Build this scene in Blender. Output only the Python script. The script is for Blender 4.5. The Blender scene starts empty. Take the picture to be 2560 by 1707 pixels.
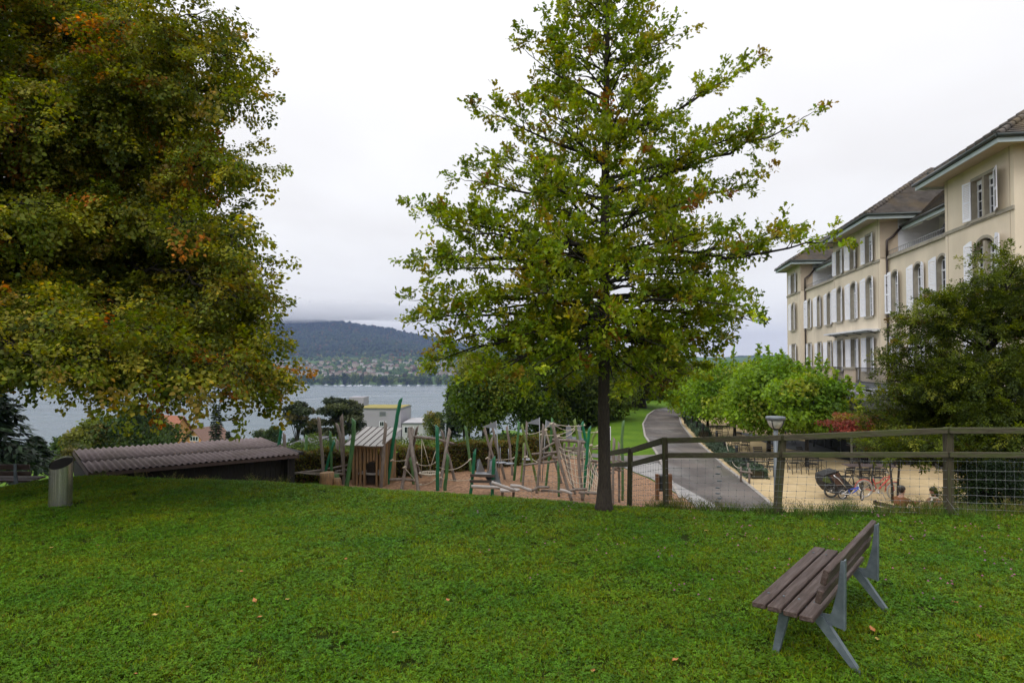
import bpy, bmesh, math, random
import numpy as np
from mathutils import Vector, Matrix
R = math.radians
SC = bpy.context.scene
COL = SC.collection
rng = np.random.default_rng(7)
random.seed(7)

# ---------------------------------------------------------------- camera
W0, H0, F0 = 2560.0, 1707.0, 1707.0
HOR = 900.0
PITCH = math.atan((HOR - H0 / 2) / F0)
EYE = Vector((0, 0, 2.4))
cam_d = bpy.data.cameras.new('camera')
cam = bpy.data.objects.new('camera', cam_d); COL.objects.link(cam)
cam.location = EYE; cam.rotation_euler = (R(90) + PITCH, 0, 0)
cam_d.sensor_width = 36.0; cam_d.lens = 36.0 * F0 / W0
cam_d.clip_start = 0.1; cam_d.clip_end = 30000
SC.camera = cam

# ---------------------------------------------------------------- world (overcast sky)
SUN_EL, SUN_AZ = R(50), R(215)      # azimuth measured clockwise from +Y
world = bpy.data.worlds.new('World'); SC.world = world; world.use_nodes = True
nt = world.node_tree; nt.nodes.clear()
def N(t, typ, **kw):
    n = t.nodes.new(typ)
    for k, v in kw.items():
        if k in ('inp',):
            for a, b in v.items(): n.inputs[a].default_value = b
        else: setattr(n, k, v)
    return n
out = N(nt, 'ShaderNodeOutputWorld'); bg = N(nt, 'ShaderNodeBackground'); bg.inputs[1].default_value = 0.1
sky = N(nt, 'ShaderNodeTexSky'); sky.sky_type = 'NISHITA'; sky.sun_disc = False
sky.sun_elevation = SUN_EL; sky.sun_rotation = SUN_AZ
sky.dust_density = 3.0; sky.air_density = 1.0
tc = N(nt, 'ShaderNodeTexCoord')
sep = N(nt, 'ShaderNodeSeparateXYZ'); nt.links.new(tc.outputs['Generated'], sep.inputs[0])
# project the direction on a cloud deck so that streaks flatten towards the horizon
mx = N(nt, 'ShaderNodeMath', operation='MAXIMUM'); mx.inputs[1].default_value = 0.0
nt.links.new(sep.outputs[2], mx.inputs[0])
ad = N(nt, 'ShaderNodeMath', operation='ADD'); ad.inputs[1].default_value = 0.12; nt.links.new(mx.outputs[0], ad.inputs[0])
dx = N(nt, 'ShaderNodeMath', operation='DIVIDE'); dy = N(nt, 'ShaderNodeMath', operation='DIVIDE')
nt.links.new(sep.outputs[0], dx.inputs[0]); nt.links.new(ad.outputs[0], dx.inputs[1])
nt.links.new(sep.outputs[1], dy.inputs[0]); nt.links.new(ad.outputs[0], dy.inputs[1])
cb = N(nt, 'ShaderNodeCombineXYZ'); nt.links.new(dx.outputs[0], cb.inputs[0]); nt.links.new(dy.outputs[0], cb.inputs[1])
no = N(nt, 'ShaderNodeTexNoise', inp={'Scale': 0.75, 'Detail': 5.0, 'Roughness': 0.5, 'Distortion': 0.4})
nt.links.new(cb.outputs[0], no.inputs['Vector'])
cr = N(nt, 'ShaderNodeValToRGB')
cr.color_ramp.elements[0].position = 0.33; cr.color_ramp.elements[0].color = (7.5, 7.4, 7.45, 1)
cr.color_ramp.elements[1].position = 0.62; cr.color_ramp.elements[1].color = (8.35, 8.35, 8.45, 1)
nt.links.new(no.outputs['Fac'], cr.inputs[0])
# CIE-like overcast: the deck is brighter overhead
ce = N(nt, 'ShaderNodeMapRange', inp={1: 0.0, 2: 1.0, 3: 1.04, 4: 1.5}); nt.links.new(mx.outputs[0], ce.inputs[0])
ml = N(nt, 'ShaderNodeMix', data_type='RGBA', blend_type='MULTIPLY'); ml.inputs[0].default_value = 1.0
nt.links.new(cr.outputs[0], ml.inputs[6]); nt.links.new(ce.outputs[0], ml.inputs[7])
mi = N(nt, 'ShaderNodeMix', data_type='RGBA'); mi.inputs[0].default_value = 0.95
nt.links.new(sky.outputs[0], mi.inputs[6]); nt.links.new(ml.outputs[2], mi.inputs[7])
nt.links.new(mi.outputs[2], bg.inputs[0]); nt.links.new(bg.outputs[0], out.inputs[0])
world.cycles.sampling_method = 'MANUAL'; world.cycles.sample_map_resolution = 512

sun_d = bpy.data.lights.new('sun', 'SUN'); sun = bpy.data.objects.new('sun', sun_d); COL.objects.link(sun)
sun_d.energy = 1.35; sun_d.angle = R(25); sun_d.color = (1.0, 0.97, 0.93)
sdir = Vector((math.sin(SUN_AZ) * math.cos(SUN_EL), math.cos(SUN_AZ) * math.cos(SUN_EL), math.sin(SUN_EL)))
sun.rotation_euler = sdir.to_track_quat('Z', 'Y').to_euler(); sun.location = (0, -5, 40)

SC.view_settings.view_transform = 'Standard'; SC.view_settings.look = 'None'
SC.view_settings.exposure = 0.2; SC.view_settings.gamma = 1.0; SC.view_settings.use_curve_mapping = False
SC.render.engine = 'CYCLES'
cy = SC.cycles
cy.max_bounces = 7; cy.diffuse_bounces = 2; cy.glossy_bounces = 2; cy.transmission_bounces = 3
cy.transparent_max_bounces = 8; cy.volume_bounces = 6; cy.caustics_reflective = False; cy.caustics_refractive = False
cy.use_denoising = True; cy.use_adaptive_sampling = True; cy.adaptive_threshold = 0.02
cy.sample_clamp_indirect = 4.0

# ---------------------------------------------------------------- picture <-> world helpers
_ca, _sa = math.cos(PITCH), math.sin(PITCH)
def ray(px, py):
    cx, cyy, cz = px - W0 / 2, F0, -(py - H0 / 2)
    return Vector((cx, cyy * _ca - cz * _sa, cyy * _sa + cz * _ca))
def P(px, py, Y):                                   # the point seen at px, py at depth Y
    d = ray(px, py); return EYE + d * (Y / d.y)
def PZ(px, py, z):                                  # ... at height z
    d = ray(px, py); return EYE + d * ((z - EYE.z) / d.z)

def sstep(t): t = np.clip(t, 0, 1); return t * t * (3 - 2 * t)
BROW_X = [-60, -15, -12.2, -9.4, -5.2, -1.3, 1.5, 3.0, 7.9, 20, 60]
BROW_Y = [19, 18.2, 16.6, 14.8, 14.1, 12.9, 11.7, 11.5, 11.2, 11, 11]
def G(x, y):
    x = np.asarray(x, float); y = np.asarray(y, float)
    yb = np.interp(x, BROW_X, BROW_Y) - 0.9
    lw = np.interp(x, [-30, -8, 2.5, 5.5], [-2.4, -2.0, -2.0, -2.5])
    h = lw * sstep((y - yb) / 5.8)
    h = h - 0.18 * np.clip(y - 11.8, 0, 4.7) * sstep((-8.6 - x) / 3.2) * (1 - sstep((y - yb) / 5.8))
    # slight swell of the lawn
    h = h + 0.03 * np.sin(x * 0.9 + 1.0) * np.sin(y * 0.7) * (1 - sstep((y - yb) / 3))
    m = 1 - sstep((x - (-4.0 + 0.11 * (y - 30))) / 10.0)
    m = np.maximum(m, sstep((y - 95) / 60.0))
    d = 0.128 * np.clip(y - 31, 0, None) * sstep((y - 31) / 8)
    d = np.minimum(d, 50 + 0.03 * np.clip(y - 400, 0, None))
    h = h - d * m
    h = h - 0.17 * np.clip(y - 20.5, 0, 35) * sstep((-7.5 - x) / 6.0) * (1 - 0.5 * sstep((y - 55) / 60))
    h = h + 0.9 * np.exp(-(((x - 9) / 5.0) ** 2 + ((y - 72) / 9.0) ** 2))
    return h
def g(x, y): return float(G(x, y))
LAKE_Z = -57.6

# ---------------------------------------------------------------- materials
def newmat(name):
    m = bpy.data.materials.new(name); m.use_nodes = True
    t = m.node_tree; b = t.nodes['Principled BSDF']; return m, t, b
def pm(name, c1, c2=None, scale=5.0, rough=0.8, bump=0.0, stretch=(1, 1, 1), detail=6.0, metal=0.0, coord='Object',
       c3=None, scale3=0.5, f3=0.5, bscale=None, spec=0.5, bdist=0.02):
    m, t, b = newmat(name)
    b.inputs['Roughness'].default_value = rough; b.inputs['Metallic'].default_value = metal
    b.inputs['Specular IOR Level'].default_value = spec
    c2 = c2 or c1
    tc = N(t, 'ShaderNodeTexCoord'); mp = N(t, 'ShaderNodeMapping'); mp.inputs['Scale'].default_value = stretch
    if coord == 'World':
        ge = N(t, 'ShaderNodeNewGeometry'); t.links.new(ge.outputs['Position'], mp.inputs[0])
    else: t.links.new(tc.outputs[coord], mp.inputs[0])
    n = N(t, 'ShaderNodeTexNoise', inp={'Scale': scale, 'Detail': detail, 'Roughness': 0.6})
    t.links.new(mp.outputs[0], n.inputs['Vector'])
    r = N(t, 'ShaderNodeValToRGB'); r.color_ramp.elements[0].position = 0.3; r.color_ramp.elements[1].position = 0.7
    r.color_ramp.elements[0].color = (*c1, 1); r.color_ramp.elements[1].color = (*c2, 1)
    t.links.new(n.outputs['Fac'], r.inputs[0]); src = r.outputs[0]
    if c3:
        n3 = N(t, 'ShaderNodeTexNoise', inp={'Scale': scale3, 'Detail': 4.0}); t.links.new(mp.outputs[0], n3.inputs['Vector'])
        r3 = N(t, 'ShaderNodeMapRange', inp={1: 0.45, 2: 0.65, 3: 0.0, 4: f3}); t.links.new(n3.outputs['Fac'], r3.inputs[0])
        mm = N(t, 'ShaderNodeMix', data_type='RGBA'); mm.inputs[7].default_value = (*c3, 1)
        t.links.new(r3.outputs[0], mm.inputs[0]); t.links.new(src, mm.inputs[6]); src = mm.outputs[2]
    t.links.new(src, b.inputs['Base Color'])
    if bump:
        nb = n
        if bscale:
            nb = N(t, 'ShaderNodeTexNoise', inp={'Scale': bscale, 'Detail': 5.0}); t.links.new(mp.outputs[0], nb.inputs['Vector'])
        bp = N(t, 'ShaderNodeBump', inp={'Strength': bump, 'Distance': bdist}); t.links.new(nb.outputs['Fac'], bp.inputs['Height'])
        t.links.new(bp.outputs[0], b.inputs['Normal'])
    return m
def leafmat(name, trans=0.35, rough=0.55, gain=1.0, spec=0.25):
    m, t, b = newmat(name)
    a = N(t, 'ShaderNodeAttribute'); a.attribute_name = 'tint'
    b.inputs['Roughness'].default_value = rough; b.inputs['Specular IOR Level'].default_value = spec
    t.links.new(a.outputs['Color'], b.inputs['Base Color'])
    tr = N(t, 'ShaderNodeBsdfTranslucent')
    hs = N(t, 'ShaderNodeHueSaturation', inp={'Hue': 0.485, 'Saturation': 1.15, 'Value': 1.5 * gain}); t.links.new(a.outputs['Color'], hs.inputs['Color'])
    t.links.new(hs.outputs[0], tr.inputs[0])
    mx = N(t, 'ShaderNodeMixShader'); mx.inputs[0].default_value = trans
    t.links.new(b.outputs[0], mx.inputs[1]); t.links.new(tr.outputs[0], mx.inputs[2])
    o = t.nodes['Material Output']; t.links.new(mx.outputs[0], o.inputs[0]); return m

M = {}
M['bark'] = pm('bark', (0.018, 0.013, 0.009), (0.055, 0.042, 0.03), 9, 0.9, 0.9, (6, 6, 1.2), bdist=0.03)
M['bark_dark'] = pm('bark_dark', (0.012, 0.010, 0.008), (0.035, 0.028, 0.02), 9, 0.9, 0.6, (5, 5, 1))
M['oldwood'] = pm('weathered_wood', (0.13, 0.105, 0.088), (0.28, 0.24, 0.205), 7, 0.85, 0.4, (5, 5, 0.6), c3=(0.12, 0.09, 0.075), scale3=1.5, f3=0.55)
M['greypale'] = pm('pale_weathered_wood', (0.3, 0.27, 0.25), (0.5, 0.47, 0.45), 10, 0.85, 0.3, (1, 6, 6))
M['green_dark'] = pm('dark_green_paint', (0.0, 0.11, 0.045), (0.004, 0.17, 0.07), 5, 0.5, 0.1, (1, 1, 1), c3=(0.02, 0.1, 0.05), scale3=3)
M['green_mid'] = pm('mid_green_paint', (0.03, 0.11, 0.025), (0.06, 0.18, 0.05), 6, 0.6, 0.1, c3=(0.07, 0.11, 0.05), scale3=3)
M['green_olive'] = pm('olive_green_paint', (0.10, 0.17, 0.02), (0.17, 0.25, 0.05), 6, 0.65, 0.1, c3=(0.12, 0.11, 0.06), scale3=3)
M['green_moss'] = pm('mossy_green_paint', (0.05, 0.12, 0.035), (0.11, 0.2, 0.07), 6, 0.7, 0.2, (3, 3, 0.6))
M['rope'] = pm('rope', (0.42, 0.36, 0.27), (0.6, 0.54, 0.44), 60, 0.9, 0.3)
M['hutwood'] = pm('hut_board_wood', (0.20, 0.115, 0.05), (0.36, 0.22, 0.10), 6, 0.8, 0.3, (7, 7, 0.7), c3=(0.12, 0.09, 0.07), scale3=2.5, f3=0.7)
M['hutroof'] = pm('grey_board', (0.3, 0.29, 0.28), (0.5, 0.48, 0.46), 8, 0.85, 0.3, (6, 1, 6))
M['darkwood'] = pm('dark_stained_wood', (0.035, 0.027, 0.022), (0.085, 0.065, 0.052), 8, 0.75, 0.3, (1, 6, 6))
M['railwood'] = pm('mossy_rail_wood', (0.035, 0.03, 0.015), (0.10, 0.086, 0.055), 7, 0.9, 0.5, (0.7, 8, 8), c3=(0.06, 0.075, 0.015), scale3=2.0, f3=0.8)
M['postwood'] = pm('mossy_post_wood', (0.03, 0.025, 0.012), (0.08, 0.066, 0.038), 8, 0.9, 0.5, (8, 8, 0.7), c3=(0.05, 0.06, 0.012), scale3=2.0, f3=0.8)
M['wire'] = pm('fence_wire', (0.25, 0.26, 0.27), (0.34, 0.35, 0.36), 20, 0.5, metal=0.7)
M['plug'] = pm('wire_joint', (0.10, 0.12, 0.13), (0.16, 0.18, 0.2), 20, 0.5)
M['benchwood'] = pm('bench_wood', (0.028, 0.015, 0.011), (0.078, 0.046, 0.036), 6, 0.6, 0.35, (1.2, 16, 16), c3=(0.15, 0.115, 0.105), scale3=2.5, f3=0.5, bdist=0.008)
M['galv'] = pm('galvanised_steel', (0.10, 0.13, 0.15), (0.19, 0.225, 0.25), 14, 0.5, 0.05, metal=0.35, c3=(0.12, 0.15, 0.17), scale3=5)
M['steel'] = pm('brushed_steel', (0.28, 0.27, 0.25), (0.62, 0.6, 0.56), 3, 0.24, 0.05, (14, 14, 0.3), metal=0.9)
M['black'] = pm('black_metal', (0.012, 0.012, 0.013), (0.025, 0.024, 0.024), 10, 0.45)
M['darkgrey'] = pm('dark_grey_metal', (0.05, 0.055, 0.06), (0.08, 0.085, 0.09), 6, 0.5)
M['midgrey'] = pm('grey_metal', (0.2, 0.21, 0.22), (0.28, 0.29, 0.3), 6, 0.5, metal=0.3)
M['lampgrey'] = pm('lamp_grey_metal', (0.13, 0.155, 0.175), (0.2, 0.225, 0.245), 8, 0.45, metal=0.2)
M['lampglass'] = pm('frosted_lamp_glass', (0.6, 0.6, 0.54), (0.7, 0.7, 0.64), 8, 0.3)
M['render'] = pm('cream_render', (0.72, 0.62, 0.48), (0.79, 0.69, 0.54), 0.7, 0.9, 0.15, (1, 1, 0.35), c3=(0.6, 0.52, 0.40), scale3=0.5, f3=0.7, bscale=60)
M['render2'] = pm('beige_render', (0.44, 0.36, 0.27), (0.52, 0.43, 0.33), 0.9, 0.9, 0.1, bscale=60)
M['stone'] = pm('grey_sandstone', (0.30, 0.27, 0.21), (0.42, 0.385, 0.31), 4, 0.85, 0.2, c3=(0.24, 0.22, 0.18), scale3=1.2)
M['white'] = pm('white_paint', (0.74, 0.75, 0.8), (0.82, 0.83, 0.87), 5, 0.45)
M['shutter'] = pm('white_shutter_paint', (0.78, 0.79, 0.85), (0.86, 0.87, 0.93), 5, 0.5)
M['board'] = pm('white_weatherboard', (0.6, 0.62, 0.68), (0.7, 0.72, 0.78), 3, 0.5)
M['fascia'] = pm('pale_green_fascia', (0.42, 0.5, 0.52), (0.5, 0.57, 0.58), 2, 0.6)
M['gutter'] = pm('dark_gutter', (0.02, 0.03, 0.03), (0.045, 0.055, 0.05), 5, 0.4)
M['pipe'] = pm('brown_downpipe', (0.03, 0.02, 0.017), (0.05, 0.033, 0.028), 5, 0.5)
M['skirt'] = pm('slate_skirting', (0.09, 0.1, 0.11), (0.13, 0.14, 0.15), 3, 0.7)
M['slate'] = pm('canopy_slate', (0.045, 0.045, 0.055), (0.09, 0.085, 0.1), 3, 0.7)
M['lath'] = pm('pale_lath', (0.4, 0.41, 0.46), (0.6, 0.6, 0.66), 3, 0.6)
M['concrete'] = pm('pale_concrete', (0.36, 0.355, 0.37), (0.43, 0.425, 0.44), 0.15, 0.9, 0.1)
M['sedum'] = pm('sedum_roof', (0.17, 0.18, 0.04), (0.4, 0.3, 0.08), 0.8, 0.95, 0.4)
M['orange_wall'] = pm('orange_render', (0.55, 0.27, 0.10), (0.62, 0.32, 0.13), 1, 0.9)
M['red_tile'] = pm('red_roof_tile', (0.25, 0.09, 0.05), (0.38, 0.16, 0.10), 4, 0.9, 0.4)
M['brown_tile'] = pm('brown_roof_tile', (0.16, 0.09, 0.07), (0.24, 0.14, 0.11), 4, 0.9, 0.4)
M['eternit'] = pm('fibre_cement', (0.17, 0.13, 0.13), (0.235, 0.19, 0.19), 3, 0.9, 0.2, c3=(0.13, 0.105, 0.09), scale3=0.8, f3=0.6)
M['shedwall'] = pm('black_shed_boards', (0.009, 0.008, 0.008), (0.022, 0.018, 0.016), 8, 0.9, 0.3, (6, 6, 1))
M['shedtrim'] = pm('brown_shed_trim', (0.07, 0.045, 0.04), (0.1, 0.065, 0.058), 8, 0.8)
M['rust'] = pm('rusty_wood', (0.12, 0.05, 0.02), (0.22, 0.10, 0.045), 8, 0.9, 0.3, (6, 6, 1))
M['red'] = pm('coral_red_paint', (0.48, 0.07, 0.05), (0.55, 0.1, 0.07), 5, 0.4)
M['blue'] = pm('blue_paint', (0.01, 0.06, 0.45), (0.02, 0.09, 0.55), 5, 0.35)
M['rubber'] = pm('tyre_rubber', (0.02, 0.02, 0.02), (0.035, 0.035, 0.035), 20, 0.8)
M['rubbergrey'] = pm('grey_tyre', (0.3, 0.28, 0.25), (0.38, 0.36, 0.33), 20, 0.8)
M['chrome'] = pm('chrome', (0.6, 0.6, 0.62), (0.7, 0.7, 0.72), 5, 0.25, metal=0.8)
M['trailer'] = pm('black_trailer_fabric', (0.015, 0.015, 0.016), (0.03, 0.03, 0.03), 20, 0.85, 0.2)
M['trailergreen'] = pm('olive_trailer_fabric', (0.05, 0.07, 0.015), (0.08, 0.1, 0.025), 20, 0.85, 0.2)
M['trailermesh'] = pm('brown_trailer_mesh', (0.05, 0.025, 0.015), (0.09, 0.045, 0.03), 20, 0.8)
M['tabletop'] = pm('brown_table_board', (0.09, 0.062, 0.06), (0.16, 0.115, 0.11), 6, 0.6, 0.2, (1, 8, 8))
M['glasstop'] = pm('pale_green_table_top', (0.3, 0.42, 0.36), (0.36, 0.48, 0.42), 2, 0.3)
M['skin'] = pm('skin', (0.45, 0.24, 0.17), (0.52, 0.3, 0.21), 8, 0.55)
M['hair'] = pm('dark_brown_hair', (0.015, 0.009, 0.006), (0.04, 0.024, 0.016), 40, 0.5, 0.4, (1, 1, 0.2))
M['jacket'] = pm('rust_brown_jacket', (0.19, 0.075, 0.03), (0.27, 0.115, 0.05), 12, 0.9, 0.4)
M['coat'] = pm('camel_coat', (0.27, 0.15, 0.085), (0.36, 0.21, 0.12), 12, 0.9, 0.4)
M['trousers'] = pm('dark_trousers', (0.02, 0.022, 0.03), (0.035, 0.037, 0.045), 20, 0.9, 0.3)
M['scarf'] = pm('cream_scarf', (0.6, 0.55, 0.45), (0.7, 0.64, 0.54), 20, 0.9, 0.3)
M['flag'] = pm('grey_plate', (0.22, 0.24, 0.27), (0.3, 0.32, 0.35), 4, 0.4, metal=0.4)
M['awning'] = pm('white_awning', (0.66, 0.67, 0.7), (0.74, 0.75, 0.78), 2, 0.6)
M['soil'] = pm('lawn_soil', (0.016, 0.022, 0.006), (0.03, 0.05, 0.012), 8, 0.95, 0.5, coord='World')
M['leaf'] = leafmat('leaves', 0.45)
M['leaf_far'] = leafmat('far_leaves', 0.2, 0.8)
M['needle'] = leafmat('needles', 0.18, 0.6)
M['fallen'] = pm('fallen_leaf_brown', (0.32, 0.09, 0.04), (0.5, 0.22, 0.07), 30, 0.7)
M['chimney'] = pm('dark_brick', (0.05, 0.035, 0.03), (0.08, 0.06, 0.05), 3, 0.9)

def glassmat(name, col, rough=0.08):
    m, t, b = newmat(name)
    b.inputs['Base Color'].default_value = (*col, 1); b.inputs['Roughness'].default_value = rough
    b.inputs['Specular IOR Level'].default_value = 0.6
    n = N(t, 'ShaderNodeTexNoise', inp={'Scale': 0.9, 'Detail': 2.0}); tc = N(t, 'ShaderNodeTexCoord'); t.links.new(tc.outputs['Object'], n.inputs['Vector'])
    bp = N(t, 'ShaderNodeBump', inp={'Strength': 0.05, 'Distance': 0.02}); t.links.new(n.outputs['Fac'], bp.inputs['Height']); t.links.new(bp.outputs[0], b.inputs['Normal'])
    return m
M['pane'] = glassmat('window_glass', (0.012, 0.015, 0.022), 0.12)
M['bigglass'] = glassmat('restaurant_glass', (0.015, 0.016, 0.016), 0.1)

# ---------------------------------------------------------------- mesh helpers
class MB:
    def __init__(s): s.v = []; s.f = []; s.mi = []; s.cur = 0; s.smooth = set()
    def add(s, vs, fs, smooth=False):
        o = len(s.v); s.v.extend([tuple(v) for v in vs])
        for f in fs:
            if smooth: s.smooth.add(len(s.f))
            s.f.append([i + o for i in f]); s.mi.append(s.cur)
        return s
    def box(s, a, b):
        x0, y0, z0 = [min(a[i], b[i]) for i in range(3)]; x1, y1, z1 = [max(a[i], b[i]) for i in range(3)]
        return s.add([(x0, y0, z0), (x1, y0, z0), (x1, y1, z0), (x0, y1, z0), (x0, y0, z1), (x1, y0, z1), (x1, y1, z1), (x0, y1, z1)],
              [(0, 3, 2, 1), (4, 5, 6, 7), (0, 1, 5, 4), (1, 2, 6, 5), (2, 3, 7, 6), (3, 0, 4, 7)])
    def beam(s, p, q, w, h, up=(0, 0, 1), bev=0.0, ends=(1, 1)):       # box from p to q, w across, h along "up"
        p, q = Vector(p), Vector(q); d = (q - p).normalized(); up = Vector(up)
        side = d.cross(up); 
        if side.length < 1e-4: side = d.cross(Vector((0, 1, 0)))
        side.normalize(); u = side.cross(d).normalized()
        if bev <= 0: prof = [(-w / 2, -h / 2), (w / 2, -h / 2), (w / 2, h / 2), (-w / 2, h / 2)]
        else:
            b = bev; prof = [(-w / 2 + b, -h / 2), (w / 2 - b, -h / 2), (w / 2, -h / 2 + b), (w / 2, h / 2 - b), (w / 2 - b, h / 2), (-w / 2 + b, h / 2), (-w / 2, h / 2 - b), (-w / 2, -h / 2 + b)]
        n = len(prof); vs = []
        rings = [(p, ends[0])] + [(q, ends[1])]
        if bev > 0:
            rings = [(p, 1 - 2 * bev / min(w, h)), (p + d * bev, 1), (q - d * bev, 1), (q, 1 - 2 * bev / min(w, h))]
        for c, k in rings:
            for a, b_ in prof:
                if bev > 0 and k != 1:
                    a = a - math.copysign(min(bev, abs(a)), a); b_ = b_ - math.copysign(min(bev, abs(b_)), b_); k2 = 1
                else: k2 = k
                vs.append(c + side * a * k2 + u * b_ * k2)
        m = len(rings); fs = []
        for r in range(m - 1):
            for i in range(n):
                j = (i + 1) % n; fs.append((r * n + i, r * n + j, (r + 1) * n + j, (r + 1) * n + i))
        fs.append(tuple(range(n - 1, -1, -1))); fs.append(tuple((m - 1) * n + i for i in range(n)))
        return s.add(vs, fs)
    def tube(s, pts, rad, k=8, cap=True, smooth=True):
        pts = [Vector(p) for p in pts]; n = len(pts)
        if not hasattr(rad, '__len__'): rad = [rad] * n
        vs = []; prev = None
        for i in range(n):
            d = (pts[min(i + 1, n - 1)] - pts[max(i - 1, 0)])
            d = d.normalized() if d.length > 1e-9 else Vector((0, 0, 1))
            if prev is None:
                a = Vector((0, 0, 1)) if abs(d.z) < 0.9 else Vector((1, 0, 0)); u = d.cross(a).normalized()
            else:
                u = (prev - d * prev.dot(d)); u = u.normalized() if u.length > 1e-6 else d.orthogonal().normalized()
            prev = u; w = d.cross(u)
            for j in range(k):
                t = 2 * math.pi * j / k; vs.append(pts[i] + (u * math.cos(t) + w * math.sin(t)) * rad[i])
        fs = [(i * k + j, i * k + (j + 1) % k, (i + 1) * k + (j + 1) % k, (i + 1) * k + j) for i in range(n - 1) for j in range(k)]
        s.add(vs, fs, smooth)
        if cap:
            o = len(s.v) - n * k
            s.f.append([o + j for j in range(k - 1, -1, -1)]); s.mi.append(s.cur)
            s.f.append([o + (n - 1) * k + j for j in range(k)]); s.mi.append(s.cur)
        return s
    def lathe(s, c, prof, k=16, sx=1, sy=1, smooth=True):
        vs = []; n = len(prof)
        for r, z in prof:
            for j in range(k):
                t = 2 * math.pi * j / k; vs.append((c[0] + r * math.cos(t) * sx, c[1] + r * math.sin(t) * sy, c[2] + z))
        fs = [(i * k + j, i * k + (j + 1) % k, (i + 1) * k + (j + 1) % k, (i + 1) * k + j) for i in range(n - 1) for j in range(k)]
        s.add(vs, fs, smooth); o = len(s.v) - n * k
        s.f.append([o + j for j in range(k - 1, -1, -1)]); s.mi.append(s.cur)
        s.f.append([o + (n - 1) * k + j for j in range(k)]); s.mi.append(s.cur)
        return s
    def prism(s, poly, ax, lo, hi):                 # polygon in the two other axes, extruded along axis ax
        def mk(p, h):
            q = list(p); q.insert(ax, h); return tuple(q)
        n = len(poly); vs = [mk(p, lo) for p in poly] + [mk(p, hi) for p in poly]
        fs = [(i, (i + 1) % n, n + (i + 1) % n, n + i) for i in range(n)] + [tuple(range(n - 1, -1, -1)), tuple(range(n, 2 * n))]
        return s.add(vs, fs)
    def build(s, name, mats, parent=None, off=(0, 0, 0), label=None):
        me = bpy.data.meshes.new(name)
        off = Vector(off); me.from_pydata([tuple(Vector(v) - off) for v in s.v], [], s.f)
        if not isinstance(mats, (list, tuple)): mats = [mats]
        for m in mats: me.materials.append(m)
        if len(mats) > 1: me.polygons.foreach_set('material_index', s.mi)
        if s.smooth:
            a = np.zeros(len(s.f), bool); a[list(s.smooth)] = True; me.polygons.foreach_set('use_smooth', a)
        me.update()
        bm = bmesh.new(); bm.from_mesh(me); bmesh.ops.recalc_face_normals(bm, faces=bm.faces); bm.to_mesh(me); bm.free()
        o = bpy.data.objects.new(name, me); COL.objects.link(o)
        if parent is not None: o.parent = parent
        if label: o['label'] = label
        return o
def tag(o, label=None, cat=None, group=None, kind=None):
    if label: o['label'] = label
    if cat: o['category'] = cat
    if group: o['group'] = group
    if kind: o['kind'] = kind
    return o
def thing(name, label, cat, loc=(0, 0, 0), rz=0, group=None):
    o = bpy.data.objects.new(name, None); COL.objects.link(o); o.location = loc; o.rotation_euler = (0, 0, rz)
    o.empty_display_size = 0.2
    return tag(o, label, cat, group)
def copy_tree(o, parent=None):
    c = o.copy(); COL.objects.link(c); c.parent = parent
    for ch in [x for x in o.children]: copy_tree(ch, c)
    return c
def fastmesh(name, V, F, mat, k, tint=None, smooth=False, parent=None):
    me = bpy.data.meshes.new(name); V = np.asarray(V, np.float32); F = np.asarray(F, np.int32)
    me.vertices.add(len(V)); me.vertices.foreach_set('co', V.ravel())
    me.loops.add(F.size); me.loops.foreach_set('vertex_index', F.ravel())
    me.polygons.add(len(F)); me.polygons.foreach_set('loop_start', np.arange(0, F.size, k, dtype=np.int32))
    try: me.polygons.foreach_set('loop_total', np.full(len(F), k, np.int32))
    except Exception: pass
    if smooth: me.polygons.foreach_set('use_smooth', np.ones(len(F), bool))
    if tint is not None:
        a = me.attributes.new('tint', 'FLOAT_COLOR', 'POINT'); c = np.ones((len(V), 4), np.float32); c[:, :3] = tint
        a.data.foreach_set('color', c.ravel())
    me.materials.append(mat); me.update(calc_edges=True); me.validate()
    o = bpy.data.objects.new(name, me); COL.objects.link(o)
    if parent is not None: o.parent = parent
    return o
# leaf templates: (along, side, lift)
T_DIAMOND = (np.array([(0, 0, 0), (0.45, 0.36, 0.06), (1, 0, -0.05), (0.45, -0.36, 0.06)]), np.array([(0, 1, 2, 3)]), 4)
T_OAK = (np.array([(0, 0, 0), (0.30, 0.10, 0.0), (0.42, 0.27, 0.03), (0.52, 0.12, 0), (0.72, 0.30, 0.03), (0.84, 0.12, 0), (1.0, 0, -0.05),
                   (0.84, -0.12, 0), (0.72, -0.30, 0.03), (0.52, -0.12, 0), (0.42, -0.27, 0.03), (0.30, -0.10, 0)]),
         np.array([(0, 1, 11), (1, 2, 3), (1, 3, 11), (11, 3, 9), (11, 9, 10), (3, 4, 5), (3, 5, 9), (9, 5, 7), (9, 7, 8), (5, 6, 7)]), 3)
T_MAPLE = (np.array([(0, 0, 0), (0.25, 0.45, 0.04), (0.45, 0.2, 0), (0.75, 0.42, 0.04), (1.0, 0.0, -0.06), (0.75, -0.42, 0.04), (0.45, -0.2, 0), (0.25, -0.45, 0.04)]),
           np.array([(0, 1, 2), (0, 2, 6), (2, 3, 4), (2, 4, 6), (6, 4, 5), (0, 6, 7)]), 3)
def unit(a): return a / np.maximum(np.linalg.norm(a, axis=1, keepdims=True), 1e-9)
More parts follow.
